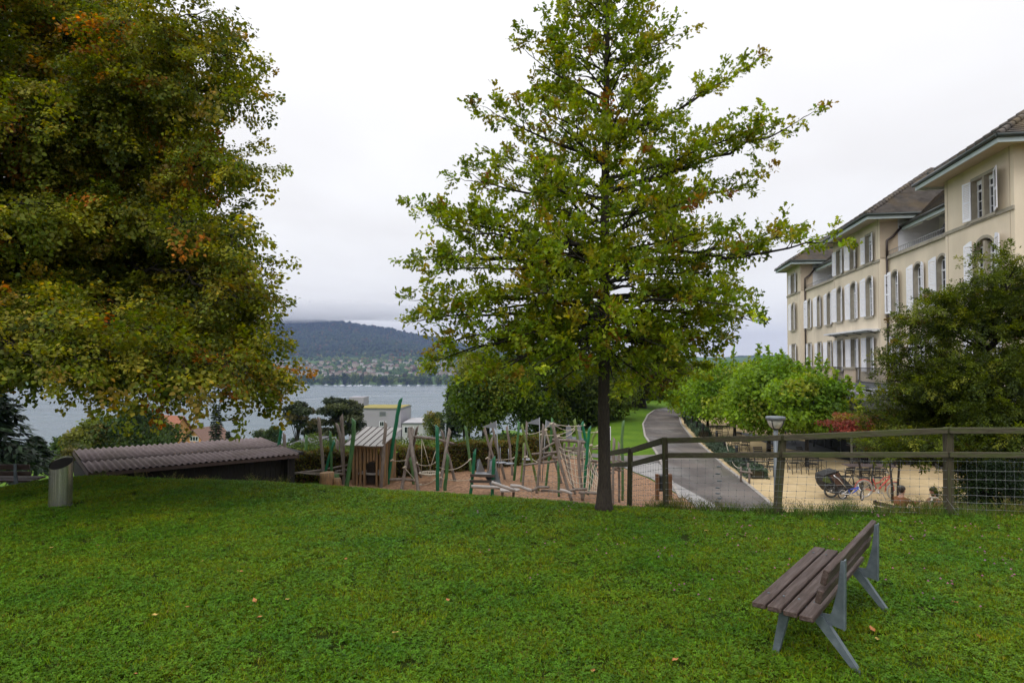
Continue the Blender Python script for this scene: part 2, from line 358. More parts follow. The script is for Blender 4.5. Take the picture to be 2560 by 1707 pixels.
def leaves(name, Pn, D, U, S, tmpl, tint, mat, parent=None):
    tv, tf, k = tmpl; D = unit(D); Wd = unit(np.cross(U, D)); U2 = np.cross(D, Wd); n = len(Pn)
    V = Pn[:, None, :] + S[:, None, None] * (tv[None, :, 0:1] * D[:, None, :] + tv[None, :, 1:2] * Wd[:, None, :] + tv[None, :, 2:3] * U2[:, None, :])
    F = (np.arange(n)[:, None, None] * len(tv) + tf[None]).reshape(-1, k)
    return fastmesh(name, V.reshape(-1, 3), F, mat, k, np.repeat(tint, len(tv), 0), parent=parent)
def tubes_np(name, segs, mat, k=4, parent=None):
    """segs: list of (points (n,3), radii (n,))"""
    mb = MB()
    for pts, r in segs: mb.tube(pts, r, k if r[0] > 0.02 else 3, cap=False)
    me = bpy.data.meshes.new(name); me.from_pydata(mb.v, [], mb.f); me.materials.append(mat)
    me.polygons.foreach_set('use_smooth', np.ones(len(mb.f), bool)); me.update()
    o = bpy.data.objects.new(name, me); COL.objects.link(o)
    if parent is not None: o.parent = parent
    return o
# ================================================================ SETTING
def grid_sheet(name, xs, ys, zf, mat, kind='structure', smooth=True):
    X, Y = np.meshgrid(xs, ys); Z = zf(X, Y); nx, ny = len(xs), len(ys)
    V = np.stack([X, Y, Z], -1).reshape(-1, 3)
    i = np.arange(ny - 1)[:, None] * nx + np.arange(nx - 1)[None]; i = i.ravel()
    F = np.stack([i, i + 1, i + nx + 1, i + nx], 1)
    o = fastmesh(name, V, F, mat, 4, smooth=smooth); tag(o, kind=kind); return o
# ground material: dark soil/short grass below the blades, mown grass farther off
m, t, b = newmat('meadow_ground'); M['ground'] = m
ge = N(t, 'ShaderNodeNewGeometry'); sp = N(t, 'ShaderNodeSeparateXYZ'); t.links.new(ge.outputs['Position'], sp.inputs[0])
mr = N(t, 'ShaderNodeMapRange', inp={1: 19.5, 2: 23.0, 3: 0.0, 4: 1.0}); t.links.new(sp.outputs[1], mr.inputs[0])
n1 = N(t, 'ShaderNodeTexNoise', inp={'Scale': 9.0, 'Detail': 8.0, 'Roughness': 0.7}); t.links.new(ge.outputs['Position'], n1.inputs['Vector'])
n2 = N(t, 'ShaderNodeTexNoise', inp={'Scale': 0.5, 'Detail': 5.0}); t.links.new(ge.outputs['Position'], n2.inputs['Vector'])
r1 = N(t, 'ShaderNodeValToRGB'); r1.color_ramp.elements[0].color = (0.012, 0.02, 0.003, 1); r1.color_ramp.elements[1].color = (0.035, 0.055, 0.006, 1)
r2 = N(t, 'ShaderNodeValToRGB'); r2.color_ramp.elements[0].position = 0.3; r2.color_ramp.elements[1].position = 0.7
r2.color_ramp.elements[0].color = (0.045, 0.11, 0.008, 1); r2.color_ramp.elements[1].color = (0.13, 0.22, 0.02, 1)
mnn = N(t, 'ShaderNodeMath', operation='ADD'); mnn.inputs[1].default_value = 0
mav = N(t, 'ShaderNodeMix', data_type='FLOAT'); mav.inputs[0].default_value = 0.5
t.links.new(n1.outputs['Fac'], mav.inputs[2]); t.links.new(n2.outputs['Fac'], mav.inputs[3])
t.links.new(n1.outputs['Fac'], r1.inputs[0]); t.links.new(mav.outputs[0], r2.inputs[0])
mm = N(t, 'ShaderNodeMix', data_type='RGBA'); t.links.new(mr.outputs[0], mm.inputs[0]); t.links.new(r1.outputs[0], mm.inputs[6]); t.links.new(r2.outputs[0], mm.inputs[7])
t.links.new(mm.outputs[2], b.inputs['Base Color']); b.inputs['Roughness'].default_value = 1.0; b.inputs['Specular IOR Level'].default_value = 0.1
bp = N(t, 'ShaderNodeBump', inp={'Strength': 0.8, 'Distance': 0.05}); t.links.new(n1.outputs['Fac'], bp.inputs['Height']); t.links.new(bp.outputs[0], b.inputs['Normal'])

def steps(*a):
    o = []
    for lo, hi, st in a: o.append(np.arange(lo, hi, st))
    o.append([a[-1][1]]); return np.concatenate(o)
xs = steps((-2600, -600, 200), (-600, -60, 15), (-60, -20, 2), (-20, 20, 0.4), (20, 60, 2), (60, 600, 15), (600, 2600, 200))
ys = steps((-400, -20, 40), (-20, 2, 1.5), (2, 26, 0.3), (26, 60, 1), (60, 120, 3), (120, 520, 8), (520, 600, 40))
grid_sheet('ground', xs, ys, lambda X, Y: G(X, Y), M['ground'])

# wood chips of the playground
M['chips'] = pm('wood_chips', (0.09, 0.042, 0.022), (0.46, 0.27, 0.155), 9, 0.95, 1.0, coord='World', detail=8, c3=(0.24, 0.13, 0.06), scale3=0.5, f3=0.5, bdist=0.05)
EXTR = {}
def poly_sheet(name, poly, zoff, mat, step=0.5, kind='structure'):
    poly = [Vector((p[0], p[1], 0)) for p in poly]
    bm = bmesh.new(); vs = [bm.verts.new(p) for p in poly]; f = bm.faces.new(vs)
    x0, x1 = min(p.x for p in poly), max(p.x for p in poly); y0, y1 = min(p.y for p in poly), max(p.y for p in poly)
    for x in np.arange(x0 + step, x1, step): bmesh.ops.bisect_plane(bm, geom=bm.verts[:] + bm.edges[:] + bm.faces[:], plane_co=(x, 0, 0), plane_no=(1, 0, 0))
    for y in np.arange(y0 + step, y1, step): bmesh.ops.bisect_plane(bm, geom=bm.verts[:] + bm.edges[:] + bm.faces[:], plane_co=(0, y, 0), plane_no=(0, 1, 0))
    for v in bm.verts: v.co.z = g(v.co.x, v.co.y) + zoff
    me = bpy.data.meshes.new(name); bm.to_mesh(me); bm.free(); me.materials.append(mat)
    for p in me.polygons: p.use_smooth = True
    o = bpy.data.objects.new(name, me); COL.objects.link(o); tag(o, kind=kind); return o
poly_sheet('playground_bark_ground', [(-5.2, 17.5), (6.0, 17.5), (6.1, 24), (5.6, 28.5), (4.5, 31.5), (1.0, 32.2), (-4.5, 29.5), (-6.5, 25), (-6.4, 19.5)], 0.03, M['chips'], 0.6)
# asphalt path
m = pm('wet_asphalt', (0.06, 0.049, 0.045), (0.092, 0.078, 0.072), 1.2, 0.7, 0.3, coord='World', c3=(0.145, 0.12, 0.105), scale3=0.5, f3=0.95, bscale=60, bdist=0.01)
t = m.node_tree; b = t.nodes['Principled BSDF']
ge = N(t, 'ShaderNodeNewGeometry'); mp = N(t, 'ShaderNodeMapping'); mp.inputs['Scale'].default_value = (1, 0.35, 1); t.links.new(ge.outputs['Position'], mp.inputs[0])
nn = N(t, 'ShaderNodeTexNoise', inp={'Scale': 0.7, 'Detail': 3.0}); t.links.new(mp.outputs[0], nn.inputs['Vector'])
rr = N(t, 'ShaderNodeMapRange', inp={1: 0.42, 2: 0.66, 3: 0.75, 4: 0.28}); t.links.new(nn.outputs['Fac'], rr.inputs[0]); t.links.new(rr.outputs[0], b.inputs['Roughness'])
M['asphalt'] = m
M['kerb'] = pm('granite_kerb', (0.25, 0.23, 0.21), (0.4, 0.37, 0.34), 6, 0.85, 0.3)
M['pavers'] = pm('grey_pavers', (0.22, 0.21, 0.21), (0.33, 0.32, 0.31), 3, 0.85, 0.4, coord='World')
PL = [(5.1, 19.5), (6.0, 24.2), (6.5, 27.9), (7.0, 31.5), (7.7, 36.4), (8.6, 44), (10.0, 52), (11.9, 59.7), (13.4, 64), (16.5, 70), (22, 76)]
PR = [(7.9, 19.5), (8.7, 23.2), (9.3, 27.9), (9.7, 31.5), (10.4, 36.4), (11.4, 44), (12.8, 52), (14.5, 59.7), (16.3, 64), (18.9, 69), (24, 74)]
poly_sheet('asphalt_path', PL + PR[::-1], 0.024, M['asphalt'], 1.0)
poly_sheet('side_path', [(-3, 33.6), (0, 34.4), (3.5, 34.2), (7.6, 35.6), (7.05, 32.2), (5.6, 32.9), (3.5, 32.6), (0, 32.6), (-3, 32.0)], 0.020, M['asphalt'], 1.0)
poly_sheet('paved_strip', [(6.05, 17.5), (7.0, 17.5), (6.9, 22.5), (6.45, 27.6), (6.95, 31.3), (6.9, 32.5), (4.6, 31.7), (5.7, 28.6), (6.15, 24)], 0.034, M['pavers'], 1.0)
def kerb(name, line, w=0.12, h=0.06):
    mb = MB()
    for a, b_ in zip(line[:-1], line[1:]):
        n = max(1, int(math.dist(a, b_) / 1.0))
        for i in range(n):
            p = [a[j] + (b_[j] - a[j]) * i / n for j in range(2)]; q = [a[j] + (b_[j] - a[j]) * (i + 0.98) / n for j in range(2)]
            mb.beam((p[0], p[1], g(*p) + h / 2 - 0.02), (q[0], q[1], g(*q) + h / 2 - 0.02), w, h + 0.06)
    return tag(mb.build(name, M['kerb']), kind='structure')
kerb('path_kerb', [(x + 0.06, y) for x, y in PR]); kerb('path_kerb', [(x - 0.06, y) for x, y in PL[1:]])
# sandy terrace
M['sand'] = pm('sandy_gravel', (0.46, 0.34, 0.175), (0.6, 0.465, 0.27), 2.2, 0.95, 0.4, coord='World', c3=(0.40, 0.29, 0.15), scale3=0.35, f3=0.6, bscale=90, bdist=0.01)
poly_sheet('gravel_terrace', [(x + 0.14, y) for x, y in PR[:8]] + [(31, 66), (23, 40), (22, 13.5), (8.0, 13.5)], 0.016, M['sand'], 1.5)
M['deck'] = pm('dark_deck', (0.03, 0.033, 0.04), (0.055, 0.058, 0.066), 2, 0.6, 0.1)

# lake, far land, hills
m, t, b = newmat('lake_water'); M['water'] = m
b.inputs['Base Color'].default_value = (0.10, 0.14, 0.16, 1); b.inputs['Roughness'].default_value = 0.22; b.inputs['IOR'].default_value = 1.33
b.inputs['Specular IOR Level'].default_value = 0.5
ge = N(t, 'ShaderNodeNewGeometry'); mp = N(t, 'ShaderNodeMapping'); mp.inputs['Scale'].default_value = (0.05, 0.12, 1); t.links.new(ge.outputs['Position'], mp.inputs[0])
n1 = N(t, 'ShaderNodeTexNoise', inp={'Scale': 1.6, 'Detail': 5.0, 'Roughness': 0.65}); t.links.new(mp.outputs[0], n1.inputs['Vector'])
mp2 = N(t, 'ShaderNodeMapping'); mp2.inputs['Scale'].default_value = (0.0022, 0.009, 1); t.links.new(ge.outputs['Position'], mp2.inputs[0])
n2 = N(t, 'ShaderNodeTexNoise', inp={'Scale': 1.0, 'Detail': 6.0, 'Roughness': 0.6, 'Distortion': 0.8}); t.links.new(mp2.outputs[0], n2.inputs['Vector'])
bs = N(t, 'ShaderNodeMapRange', inp={1: 0.35, 2: 0.65, 3: 0.35, 4: 1.0}); t.links.new(n2.outputs['Fac'], bs.inputs[0])
bp = N(t, 'ShaderNodeBump', inp={'Distance': 2.6}); t.links.new(bs.outputs[0], bp.inputs['Strength']); t.links.new(n1.outputs['Fac'], bp.inputs['Height'])
t.links.new(bp.outputs[0], b.inputs['Normal'])
rr = N(t, 'ShaderNodeMapRange', inp={1: 0.35, 2: 0.7, 3: 0.12, 4: 0.42}); t.links.new(n2.outputs['Fac'], rr.inputs[0]); t.links.new(rr.outputs[0], b.inputs['Roughness'])
lk = MB(); lk.add([(-6900, 400, LAKE_Z), (9300, 400, LAKE_Z), (9300, 3000, LAKE_Z), (-6900, 3000, LAKE_Z)], [(0, 1, 2, 3)])
tag(lk.build('lake_water', M['water']), kind='structure')
bl = MB(); bl.add([(-6900, -550, -60), (9400, -550, -60), (9400, 7000, -60), (-6900, 7000, -60)], [(0, 1, 2, 3)])
tag(bl.build('land_base', M['ground']), kind='structure')
# wakes of passing boats: thin bright ripples
M['wake'] = pm('wake_ripples', (0.3, 0.34, 0.38), (0.55, 0.6, 0.64), 0.05, 0.35, 1.0, (0.3, 3, 1), coord='World')
for (pts) in [[(740, 976), (700, 971), (690, 968)], [(700, 1004), (760, 998), (830, 994), (905, 989), (1010, 991)], [(1090, 967), (1150, 966), (1165, 965)]]:
    mb = MB(); q = [PZ(px, py, LAKE_Z + 0.06) for px, py in pts]
    for a, b_ in zip(q[:-1], q[1:]): mb.beam(a, b_, 5.0 if a.y > 1000 else 2.2, 0.1)
    tag(mb.build('boat_wake', M['wake']), kind='stuff')

RPX = [-1200, 0, 300, 500, 700, 800, 914, 1000, 1088, 1160, 1260, 1500, 2200, 3600]
RPY = [835, 812, 805, 800, 799, 803, 816, 830, 849, 866, 884, 893, 894, 890]
def far_y(px, Y):
    r = np.interp(px, RPX, RPY) + 1.5 * np.sin(px * 0.05) + 1.0 * np.sin(px * 0.13 + 2)
    base = np.interp(Y, [1640, 1700, 2100, 2600, 3000], [964, 959, 932, 907, 893])
    t_ = np.clip((Y - 3000) / 1500, 0, 1)
    up = 893 + (r - 893) * (t_ ** 0.8) + 7 * np.sin(px * 0.018 + Y * 0.002) * np.sin(t_ * 3.14)
    return np.where(Y <= 3000, base, up)
def far_z(px, Y): return 2.4 - (far_y(px, Y) - HOR) * Y / F0 * 1.0
M['farland'] = pm('far_meadow', (0.035, 0.075, 0.02), (0.09, 0.15, 0.04), 0.01, 1.0, coord='World', spec=0.1)
M['forest_floor'] = pm('forest_floor', (0.015, 0.032, 0.014), (0.03, 0.055, 0.02), 0.02, 1.0, coord='World', spec=0.1)
def far_sheet(name, pxs, Ys, mat):
    A, B = np.meshgrid(pxs, Ys); X = (A - 1280) * B / F0; Z = far_z(A, B)
    if name == 'forested_hill': Z = np.where(B > 4560, Z - (B - 4500) * 0.3, Z)
    V = np.stack([X, B, Z], -1).reshape(-1, 3); nx = len(pxs); i = (np.arange(len(Ys) - 1)[:, None] * nx + np.arange(nx - 1)[None]).ravel()
    o = fastmesh(name, V, np.stack([i, i + 1, i + nx + 1, i + nx], 1), mat, 4, smooth=True); return tag(o, kind='structure')
pxs = np.arange(-1400, 3900, 25.)
far_sheet('far_shore_land', pxs, np.concatenate([np.linspace(1640, 3000, 24)]), M['farland'])
far_sheet('forested_hill', pxs, np.concatenate([np.linspace(3000, 4500, 24), np.linspace(4600, 5200, 4)]), M['forest_floor'])
# a second, farther ridge
M['far_ridge'] = pm('far_woodland', (0.012, 0.022, 0.02), (0.022, 0.035, 0.028), 0.01, 1.0, coord='World', spec=0.1)
dpx = np.arange(1400, 3200, 25.); dy_ = 893 + 5 * np.sin(dpx * 0.008) - 7 * np.exp(-((dpx - 1900) / 160) ** 2)
V = [((a - 1280) * 6400 / F0, 6400, 2.4 - (y_ - 900) * 6400 / F0) for a, y_ in zip(dpx, dy_)] + [((a - 1280) * 5300 / F0, 5300, -30) for a in dpx] + [((a - 1280) * 6900 / F0, 6900, -30) for a in dpx]
n_ = len(dpx); F_ = [(i, i + 1, n_ + i + 1, n_ + i) for i in range(n_ - 1)] + [(i + 1, i, 2 * n_ + i, 2 * n_ + i + 1) for i in range(n_ - 1)]
tag(fastmesh('distant_hill', V, F_, M['far_ridge'], 4, smooth=True), kind='structure')

# forest on the hill: lumps of crown, thousands
ICO_V, ICO_F = [], []
_b = bmesh.new(); bmesh.ops.create_icosphere(_b, subdivisions=1, radius=1.0)
ICO_V = np.array([v.co[:] for v in _b.verts]); ICO_F = np.array([[v.index for v in f.verts] for f in _b.faces]); _b.free()
def lumps(name, C, S, tint, mat, kind='stuff', jit=0.28, r=None):
    r = r or np.random.default_rng(3)
    n = len(C); J = 1 + jit * r.standard_normal((n, len(ICO_V), 1))
    V = C[:, None, :] + ICO_V[None] * S[:, None, :] * J
    F = (np.arange(n)[:, None, None] * len(ICO_V) + ICO_F[None]).reshape(-1, 3)
    tt = np.repeat(tint, len(ICO_V), 0) * (1 + 0.25 * r.standard_normal((n * len(ICO_V), 1))).clip(0.4, 1.6)
    o = fastmesh(name, V.reshape(-1, 3), F, mat, 3, tt); return tag(o, kind=kind)
r_ = np.random.default_rng(11)
def in_meadow(px, py):
    return ((px < 800) & (px > 300) & (py > 903) & (py < 908.5)) | ((px > 975) & (px < 1030) & (py > 881) & (py < 889)) | ((px > 860) & (px < 905) & (py > 888) & (py < 897))
n = 11500; px = r_.uniform(-250, 1420, n); Y = 2950 + 1600 * r_.uniform(0, 1, n) ** 0.75
C = np.stack([(px - 1280) * Y / F0, Y, far_z(px, Y) + 4], 1); s = r_.uniform(6, 12, n)
k_ = ~in_meadow(px, far_y(px, Y)); C, s, px2 = C[k_], s[k_], px[k_]
S = np.stack([s, s, s * r_.uniform(0.9, 1.7, len(s))], 1)
pal = np.array([(0.02, 0.045, 0.016), (0.028, 0.05, 0.018), (0.014, 0.032, 0.016), (0.06, 0.06, 0.018), (0.075, 0.05, 0.02)])
tn = pal[r_.choice(5, len(s), p=[.36, .3, .2, .09, .05])]
lumps('hill_forest', C, S, tn, M['leaf_far'])
n = 5200; px = r_.uniform(-250, 1420, n); Y = 1760 + 1300 * r_.uniform(0, 1, n)
k_ = ~in_meadow(px, far_y(px, Y)); px, Y = px[k_], Y[k_]; n = len(px); s = r_.uniform(4, 9, n)
C = np.stack([(px - 1280) * Y / F0, Y, far_z(px, Y) + 3], 1); S = np.stack([s, s, s * r_.uniform(0.8, 1.3, n)], 1)
pal = np.array([(0.05, 0.10, 0.022), (0.08, 0.13, 0.025), (0.03, 0.06, 0.02), (0.14, 0.15, 0.035), (0.10, 0.06, 0.03)])
lumps('town_trees', C, S, pal[r_.choice(5, n, p=[.38, .27, .2, .1, .05])], M['leaf_far'])

# haze and the low cloud on the ridge
m = bpy.data.materials.new('haze_air'); m.use_nodes = True; t = m.node_tree; t.nodes.clear()
o_ = N(t, 'ShaderNodeOutputMaterial'); pv = N(t, 'ShaderNodeVolumePrincipled'); t.links.new(pv.outputs[0], o_.inputs['Volume'])
pv.inputs['Color'].default_value = (0.36, 0.46, 0.82, 1); pv.inputs['Density'].default_value = 0.000095; pv.inputs['Anisotropy'].default_value = 0.0
hz = MB(); hz.box((-7000, -600, -61), (9500, 7100, 290)); tag(hz.build('haze', m), kind='stuff')
m = bpy.data.materials.new('cloud_vapour'); m.use_nodes = True; t = m.node_tree; t.nodes.clear()
o_ = N(t, 'ShaderNodeOutputMaterial'); pv = N(t, 'ShaderNodeVolumePrincipled'); t.links.new(pv.outputs[0], o_.inputs['Volume'])
pv.inputs['Color'].default_value = (0.99, 0.99, 1.0, 1); pv.inputs['Density'].default_value = 0.0019; pv.inputs['Anisotropy'].default_value = 0.3
M['cloud'] = m
CLOUDS = [(560, 792, 420, 42), (760, 789, 330, 34), (900, 793, 260, 26), (1010, 804, 170, 16), (380, 795, 350, 40), (150, 802, 380, 40), (690, 800, 120, 12), (850, 806, 90, 8)]
for i, (cx, cyy, rx, rz) in enumerate(CLOUDS):
    c = P(cx, cyy - 13, 4150); k = 4150 / F0

    bm = bmesh.new(); bmesh.ops.create_uvsphere(bm, u_segments=24, v_segments=12, radius=1.0)
    for v in bm.verts: v.co = Vector((c.x + v.co.x * rx * k, c.y + v.co.y * 330, c.z + v.co.z * rz * .75 * k))
    me = bpy.data.meshes.new('low_cloud'); bm.to_mesh(me); bm.free(); me.materials.append(M['cloud'])
    o = bpy.data.objects.new('low_cloud', me); COL.objects.link(o); tag(o, kind='stuff')

# ---------------------------------------------------------------- grass on the lawn
def tint_arr(n, base, var, r):
    return (np.array(base)[None] * (1 + var * r.standard_normal((n, 1))) * (1 + 0.12 * r.standard_normal((n, 3)))).clip(0.002, 1)
def tuft(seed, nb, nc, hmin, hmax, rad, blade_c, clover_c, stalks=0, flowers=0):
    r = np.random.default_rng(seed); V, F, T = [], [], []
    def tri(vs, c):
        o = len(V); V.extend(vs); F.append((o, o + 1, o + 2)); T.extend([c] * 3)
    for _ in range(nb):
        a, d = r.uniform(0, 6.28), rad * math.sqrt(r.uniform()); x, y = d * math.cos(a), d * math.sin(a)
        h = r.uniform(hmin, hmax); w = r.uniform(0.0022, 0.0042); b = r.uniform(0, 6.28); l = h * r.uniform(0.2, 0.9); q = r.uniform(0, 6.28)
        wx, wy = w * math.cos(q), w * math.sin(q); tx, ty = l * math.cos(b), l * math.sin(b)
        c = np.array(blade_c) * r.uniform(0.6, 1.45) * np.array([r.uniform(0.85, 1.35), 1, r.uniform(.8, 1.2)])
        if r.uniform() < 0.07: c = np.array((0.2, 0.17, 0.07))
        m0 = (x - wx, y - wy, 0); m1 = (x + wx, y + wy, 0); k0 = (x - wx + tx * .4, y - wy + ty * .4, h * .65); k1 = (x + wx + tx * .4, y + wy + ty * .4, h * .65); e = (x + tx, y + ty, h)
        tri([m0, m1, k1], c); tri([m0, k1, k0], c); tri([k0, k1, e], c)
    for _ in range(nc):
        a, d = r.uniform(0, 6.28), rad * math.sqrt(r.uniform()); x, y = d * math.cos(a), d * math.sin(a); z = r.uniform(0.018, 0.042); s = r.uniform(0.008, 0.018)
        c0 = np.array(clover_c) * r.uniform(0.6, 1.4); a0 = r.uniform(0, 6.28); tl = r.uniform(-.5, .5, 2)
        for k in range(3):
            b = a0 + k * 2.094; ca, sa = math.cos(b), math.sin(b)
            pts = [(0, 0), (.8, .55), (1.5, 0), (.8, -.55)]; q = [(x + s * (u * ca - v * sa), y + s * (u * sa + v * ca)) for u, v in pts]
            q = [(p0, p1, z + (p0 - x) * tl[0] + (p1 - y) * tl[1]) for p0, p1 in q]; c = c0 * r.uniform(.85, 1.15)
            tri([q[0], q[1], q[2]], c); tri([q[0], q[2], q[3]], c)
    for _ in range(stalks):
        a, d = r.uniform(0, 6.28), rad * math.sqrt(r.uniform()); x, y = d * math.cos(a), d * math.sin(a); h = r.uniform(.5, 1.0) * hmax; b = r.uniform(0, 6.28); l = h * r.uniform(.1, .5)
        c = np.array((0.22, 0.18, 0.08)) * r.uniform(.6, 1.2); w = .0016
        for z0, z1 in ((0, .5), (.5, 1)):
            p = (x + l * z0 * z0 * math.cos(b), y + l * z0 * z0 * math.sin(b), h * z0); q = (x + l * z1 * z1 * math.cos(b), y + l * z1 * z1 * math.sin(b), h * z1)
            tri([(p[0] - w, p[1], p[2]), (p[0] + w, p[1], p[2]), q], c)
            tri([(p[0], p[1] - w, p[2]), (p[0], p[1] + w, p[2]), q], c)
        for _k in range(7):
            z = h * r.uniform(.72, 1.0); tt = z / h; p = np.array((x + l * tt * tt * math.cos(b), y + l * tt * tt * math.sin(b), z)); o = r.normal(0, .012, 3)
            tri([p, p + o, p + o + (0.004, 0.004, 0.008)], c * 1.1)
    for _ in range(flowers):
        a, d = r.uniform(0, 6.28), rad * math.sqrt(r.uniform()); x, y = d * math.cos(a), d * math.sin(a); z = r.uniform(.05, .08); c = np.array((0.36, 0.14, 0.25)) * r.uniform(.6, 1.2)
        for k in range(6):
            b = k * 1.05; tri([(x, y, z + .012), (x + .011 * math.cos(b), y + .011 * math.sin(b), z), (x + .011 * math.cos(b + 1.05), y + .011 * math.sin(b + 1.05), z)], c)
    me = bpy.data.meshes.new('tuft'); me.from_pydata([tuple(map(float, v)) for v in V], [], F)
    at = me.attributes.new('tint', 'FLOAT_COLOR', 'POINT'); c = np.ones((len(V), 4), np.float32); c[:, :3] = np.array(T); at.data.foreach_set('color', c.ravel())
    me.materials.append(M['grassleaf']); me.update()
    return bpy.data.objects.new('tuft_source', me)
# grass material: tint of the blade varied over the lawn
m, t, b = newmat('grass_blades'); M['grassleaf'] = m
a = N(t, 'ShaderNodeAttribute'); a.attribute_name = 'tint'
ge = N(t, 'ShaderNodeNewGeometry'); oi = N(t, 'ShaderNodeObjectInfo')
n1 = N(t, 'ShaderNodeTexNoise', inp={'Scale': 0.8, 'Detail': 4.0}); t.links.new(ge.outputs['Position'], n1.inputs['Vector'])
r1 = N(t, 'ShaderNodeValToRGB'); r1.color_ramp.elements[0].position = .35; r1.color_ramp.elements[1].position = .66
r1.color_ramp.elements[0].color = (0.72, 0.9, 0.9, 1); r1.color_ramp.elements[1].color = (1.3, 1.1, 0.9, 1); t.links.new(n1.outputs['Fac'], r1.inputs[0])
m1 = N(t, 'ShaderNodeMix', data_type='RGBA', blend_type='MULTIPLY'); m1.inputs[0].default_value = 1; t.links.new(a.outputs['Color'], m1.inputs[6]); t.links.new(r1.outputs[0], m1.inputs[7])
r2 = N(t, 'ShaderNodeMapRange', inp={3: 0.84, 4: 1.16}); t.links.new(oi.outputs['Random'], r2.inputs[0])
m2 = N(t, 'ShaderNodeMix', data_type='RGBA', blend_type='MULTIPLY'); m2.inputs[0].default_value = 1; t.links.new(m1.outputs[2], m2.inputs[6]); t.links.new(r2.outputs[0], m2.inputs[7])
t.links.new(m2.outputs[2], b.inputs['Base Color']); b.inputs['Roughness'].default_value = .6; b.inputs['Specular IOR Level'].default_value = .2
tr = N(t, 'ShaderNodeBsdfTranslucent'); t.links.new(m2.outputs[2], tr.inputs[0]); mx_ = N(t, 'ShaderNodeMixShader'); mx_.inputs[0].default_value = .3
t.links.new(b.outputs[0], mx_.inputs[1]); t.links.new(tr.outputs[0], mx_.inputs[2]); t.links.new(mx_.outputs[0], t.nodes['Material Output'].inputs[0])

def scatter(name, pts, sources, smin, smax, label=None):
    me = bpy.data.meshes.new(name); me.vertices.add(len(pts)); me.vertices.foreach_set('co', np.asarray(pts, np.float32).ravel()); me.update()
    me.materials.append(M['grassleaf'])
    o = bpy.data.objects.new(name, me); COL.objects.link(o); tag(o, kind='stuff', label=label)
    ng = bpy.data.node_groups.new(name + '_nodes', 'GeometryNodeTree')
    ng.interface.new_socket('Geometry', in_out='INPUT', socket_type='NodeSocketGeometry'); ng.interface.new_socket('Geometry', in_out='OUTPUT', socket_type='NodeSocketGeometry')
    gi, go = ng.nodes.new('NodeGroupInput'), ng.nodes.new('NodeGroupOutput')
    ip = ng.nodes.new('GeometryNodeInstanceOnPoints'); gt = ng.nodes.new('GeometryNodeGeometryToInstance')
    for s in sources:
        ob = ng.nodes.new('GeometryNodeObjectInfo'); ob.inputs[0].default_value = s; ng.links.new(ob.outputs['Geometry'], gt.inputs[0])
    ip.inputs['Pick Instance'].default_value = True
    rot = ng.nodes.new('FunctionNodeRandomValue'); rot.data_type = 'FLOAT_VECTOR'; rot.inputs[0].default_value = (-.12, -.12, 0); rot.inputs[1].default_value = (.12, .12, 6.283)
    scn = ng.nodes.new('FunctionNodeRandomValue'); scn.data_type = 'FLOAT'; scn.inputs[2].default_value = smin; scn.inputs[3].default_value = smax; scn.inputs['Seed'].default_value = 5
    ng.links.new(gi.outputs[0], ip.inputs['Points']); ng.links.new(gt.outputs[0], ip.inputs['Instance'])
    ng.links.new(rot.outputs[0], ip.inputs['Rotation']); ng.links.new(scn.outputs[1], ip.inputs['Scale']); ng.links.new(ip.outputs[0], go.inputs[0])
    md = o.modifiers.new('scatter', 'NODES'); md.node_group = ng; return o
BL, CL = (0.12, 0.22, 0.004), (0.095, 0.205, 0.009)
tufts = [tuft(1, 46, 14, .02, .055, .12, BL, CL), tuft(2, 34, 24, .018, .045, .12, BL, CL), tuft(3, 56, 6, .025, .06, .12, (0.155, 0.24, 0.005), CL),
         tuft(4, 26, 30, .018, .04, .12, (0.08, 0.155, 0.006), (0.09, 0.2, 0.014)), tuft(5, 44, 14, .02, .05, .12, (0.145, 0.205, 0.007), CL)]
rg = np.random.default_rng(21)
def lawn_points(dens_near, dens_far, margin=2.0):
    n = 130000; x = rg.uniform(-22, 15, n); y = rg.uniform(3.6, 18.5, n)
    yb = np.interp(x, BROW_X, BROW_Y)
    keep = (y < yb + margin) & (np.abs(x) < 0.80 * y + 1.2)
    area_d = n / (37 * 14.9); p = np.interp(y, [4, 16], [dens_near, dens_far]) / area_d
    keep &= rg.uniform(0, 1, n) < p; x, y = x[keep], y[keep]
    return np.stack([x, y, G(x, y) - 0.004], 1)
pts = lawn_points(215, 115)
scatter('grass', pts, tufts, 0.6, 1.05, 'short green lawn with clover')
print('tufts', len(pts))
# clover flowers
fl = [tuft(31, 3, 3, .02, .05, .15, BL, CL, flowers=2), tuft(32, 3, 2, .02, .05, .2, BL, CL, flowers=1)]
n = 330; x = rg.uniform(-1, 11, n); y = rg.uniform(6.5, 11.6, n); k_ = rg.uniform(0, 1, n) < np.interp(x, [0, 4], [.2, 1]) * np.interp(y, [6.5, 10], [.3, 1])
x, y = x[k_], y[k_]; scatter('clover_flowers', np.stack([x, y, G(x, y)], 1), fl, .8, 1.3, 'small pink clover flowers in the lawn')
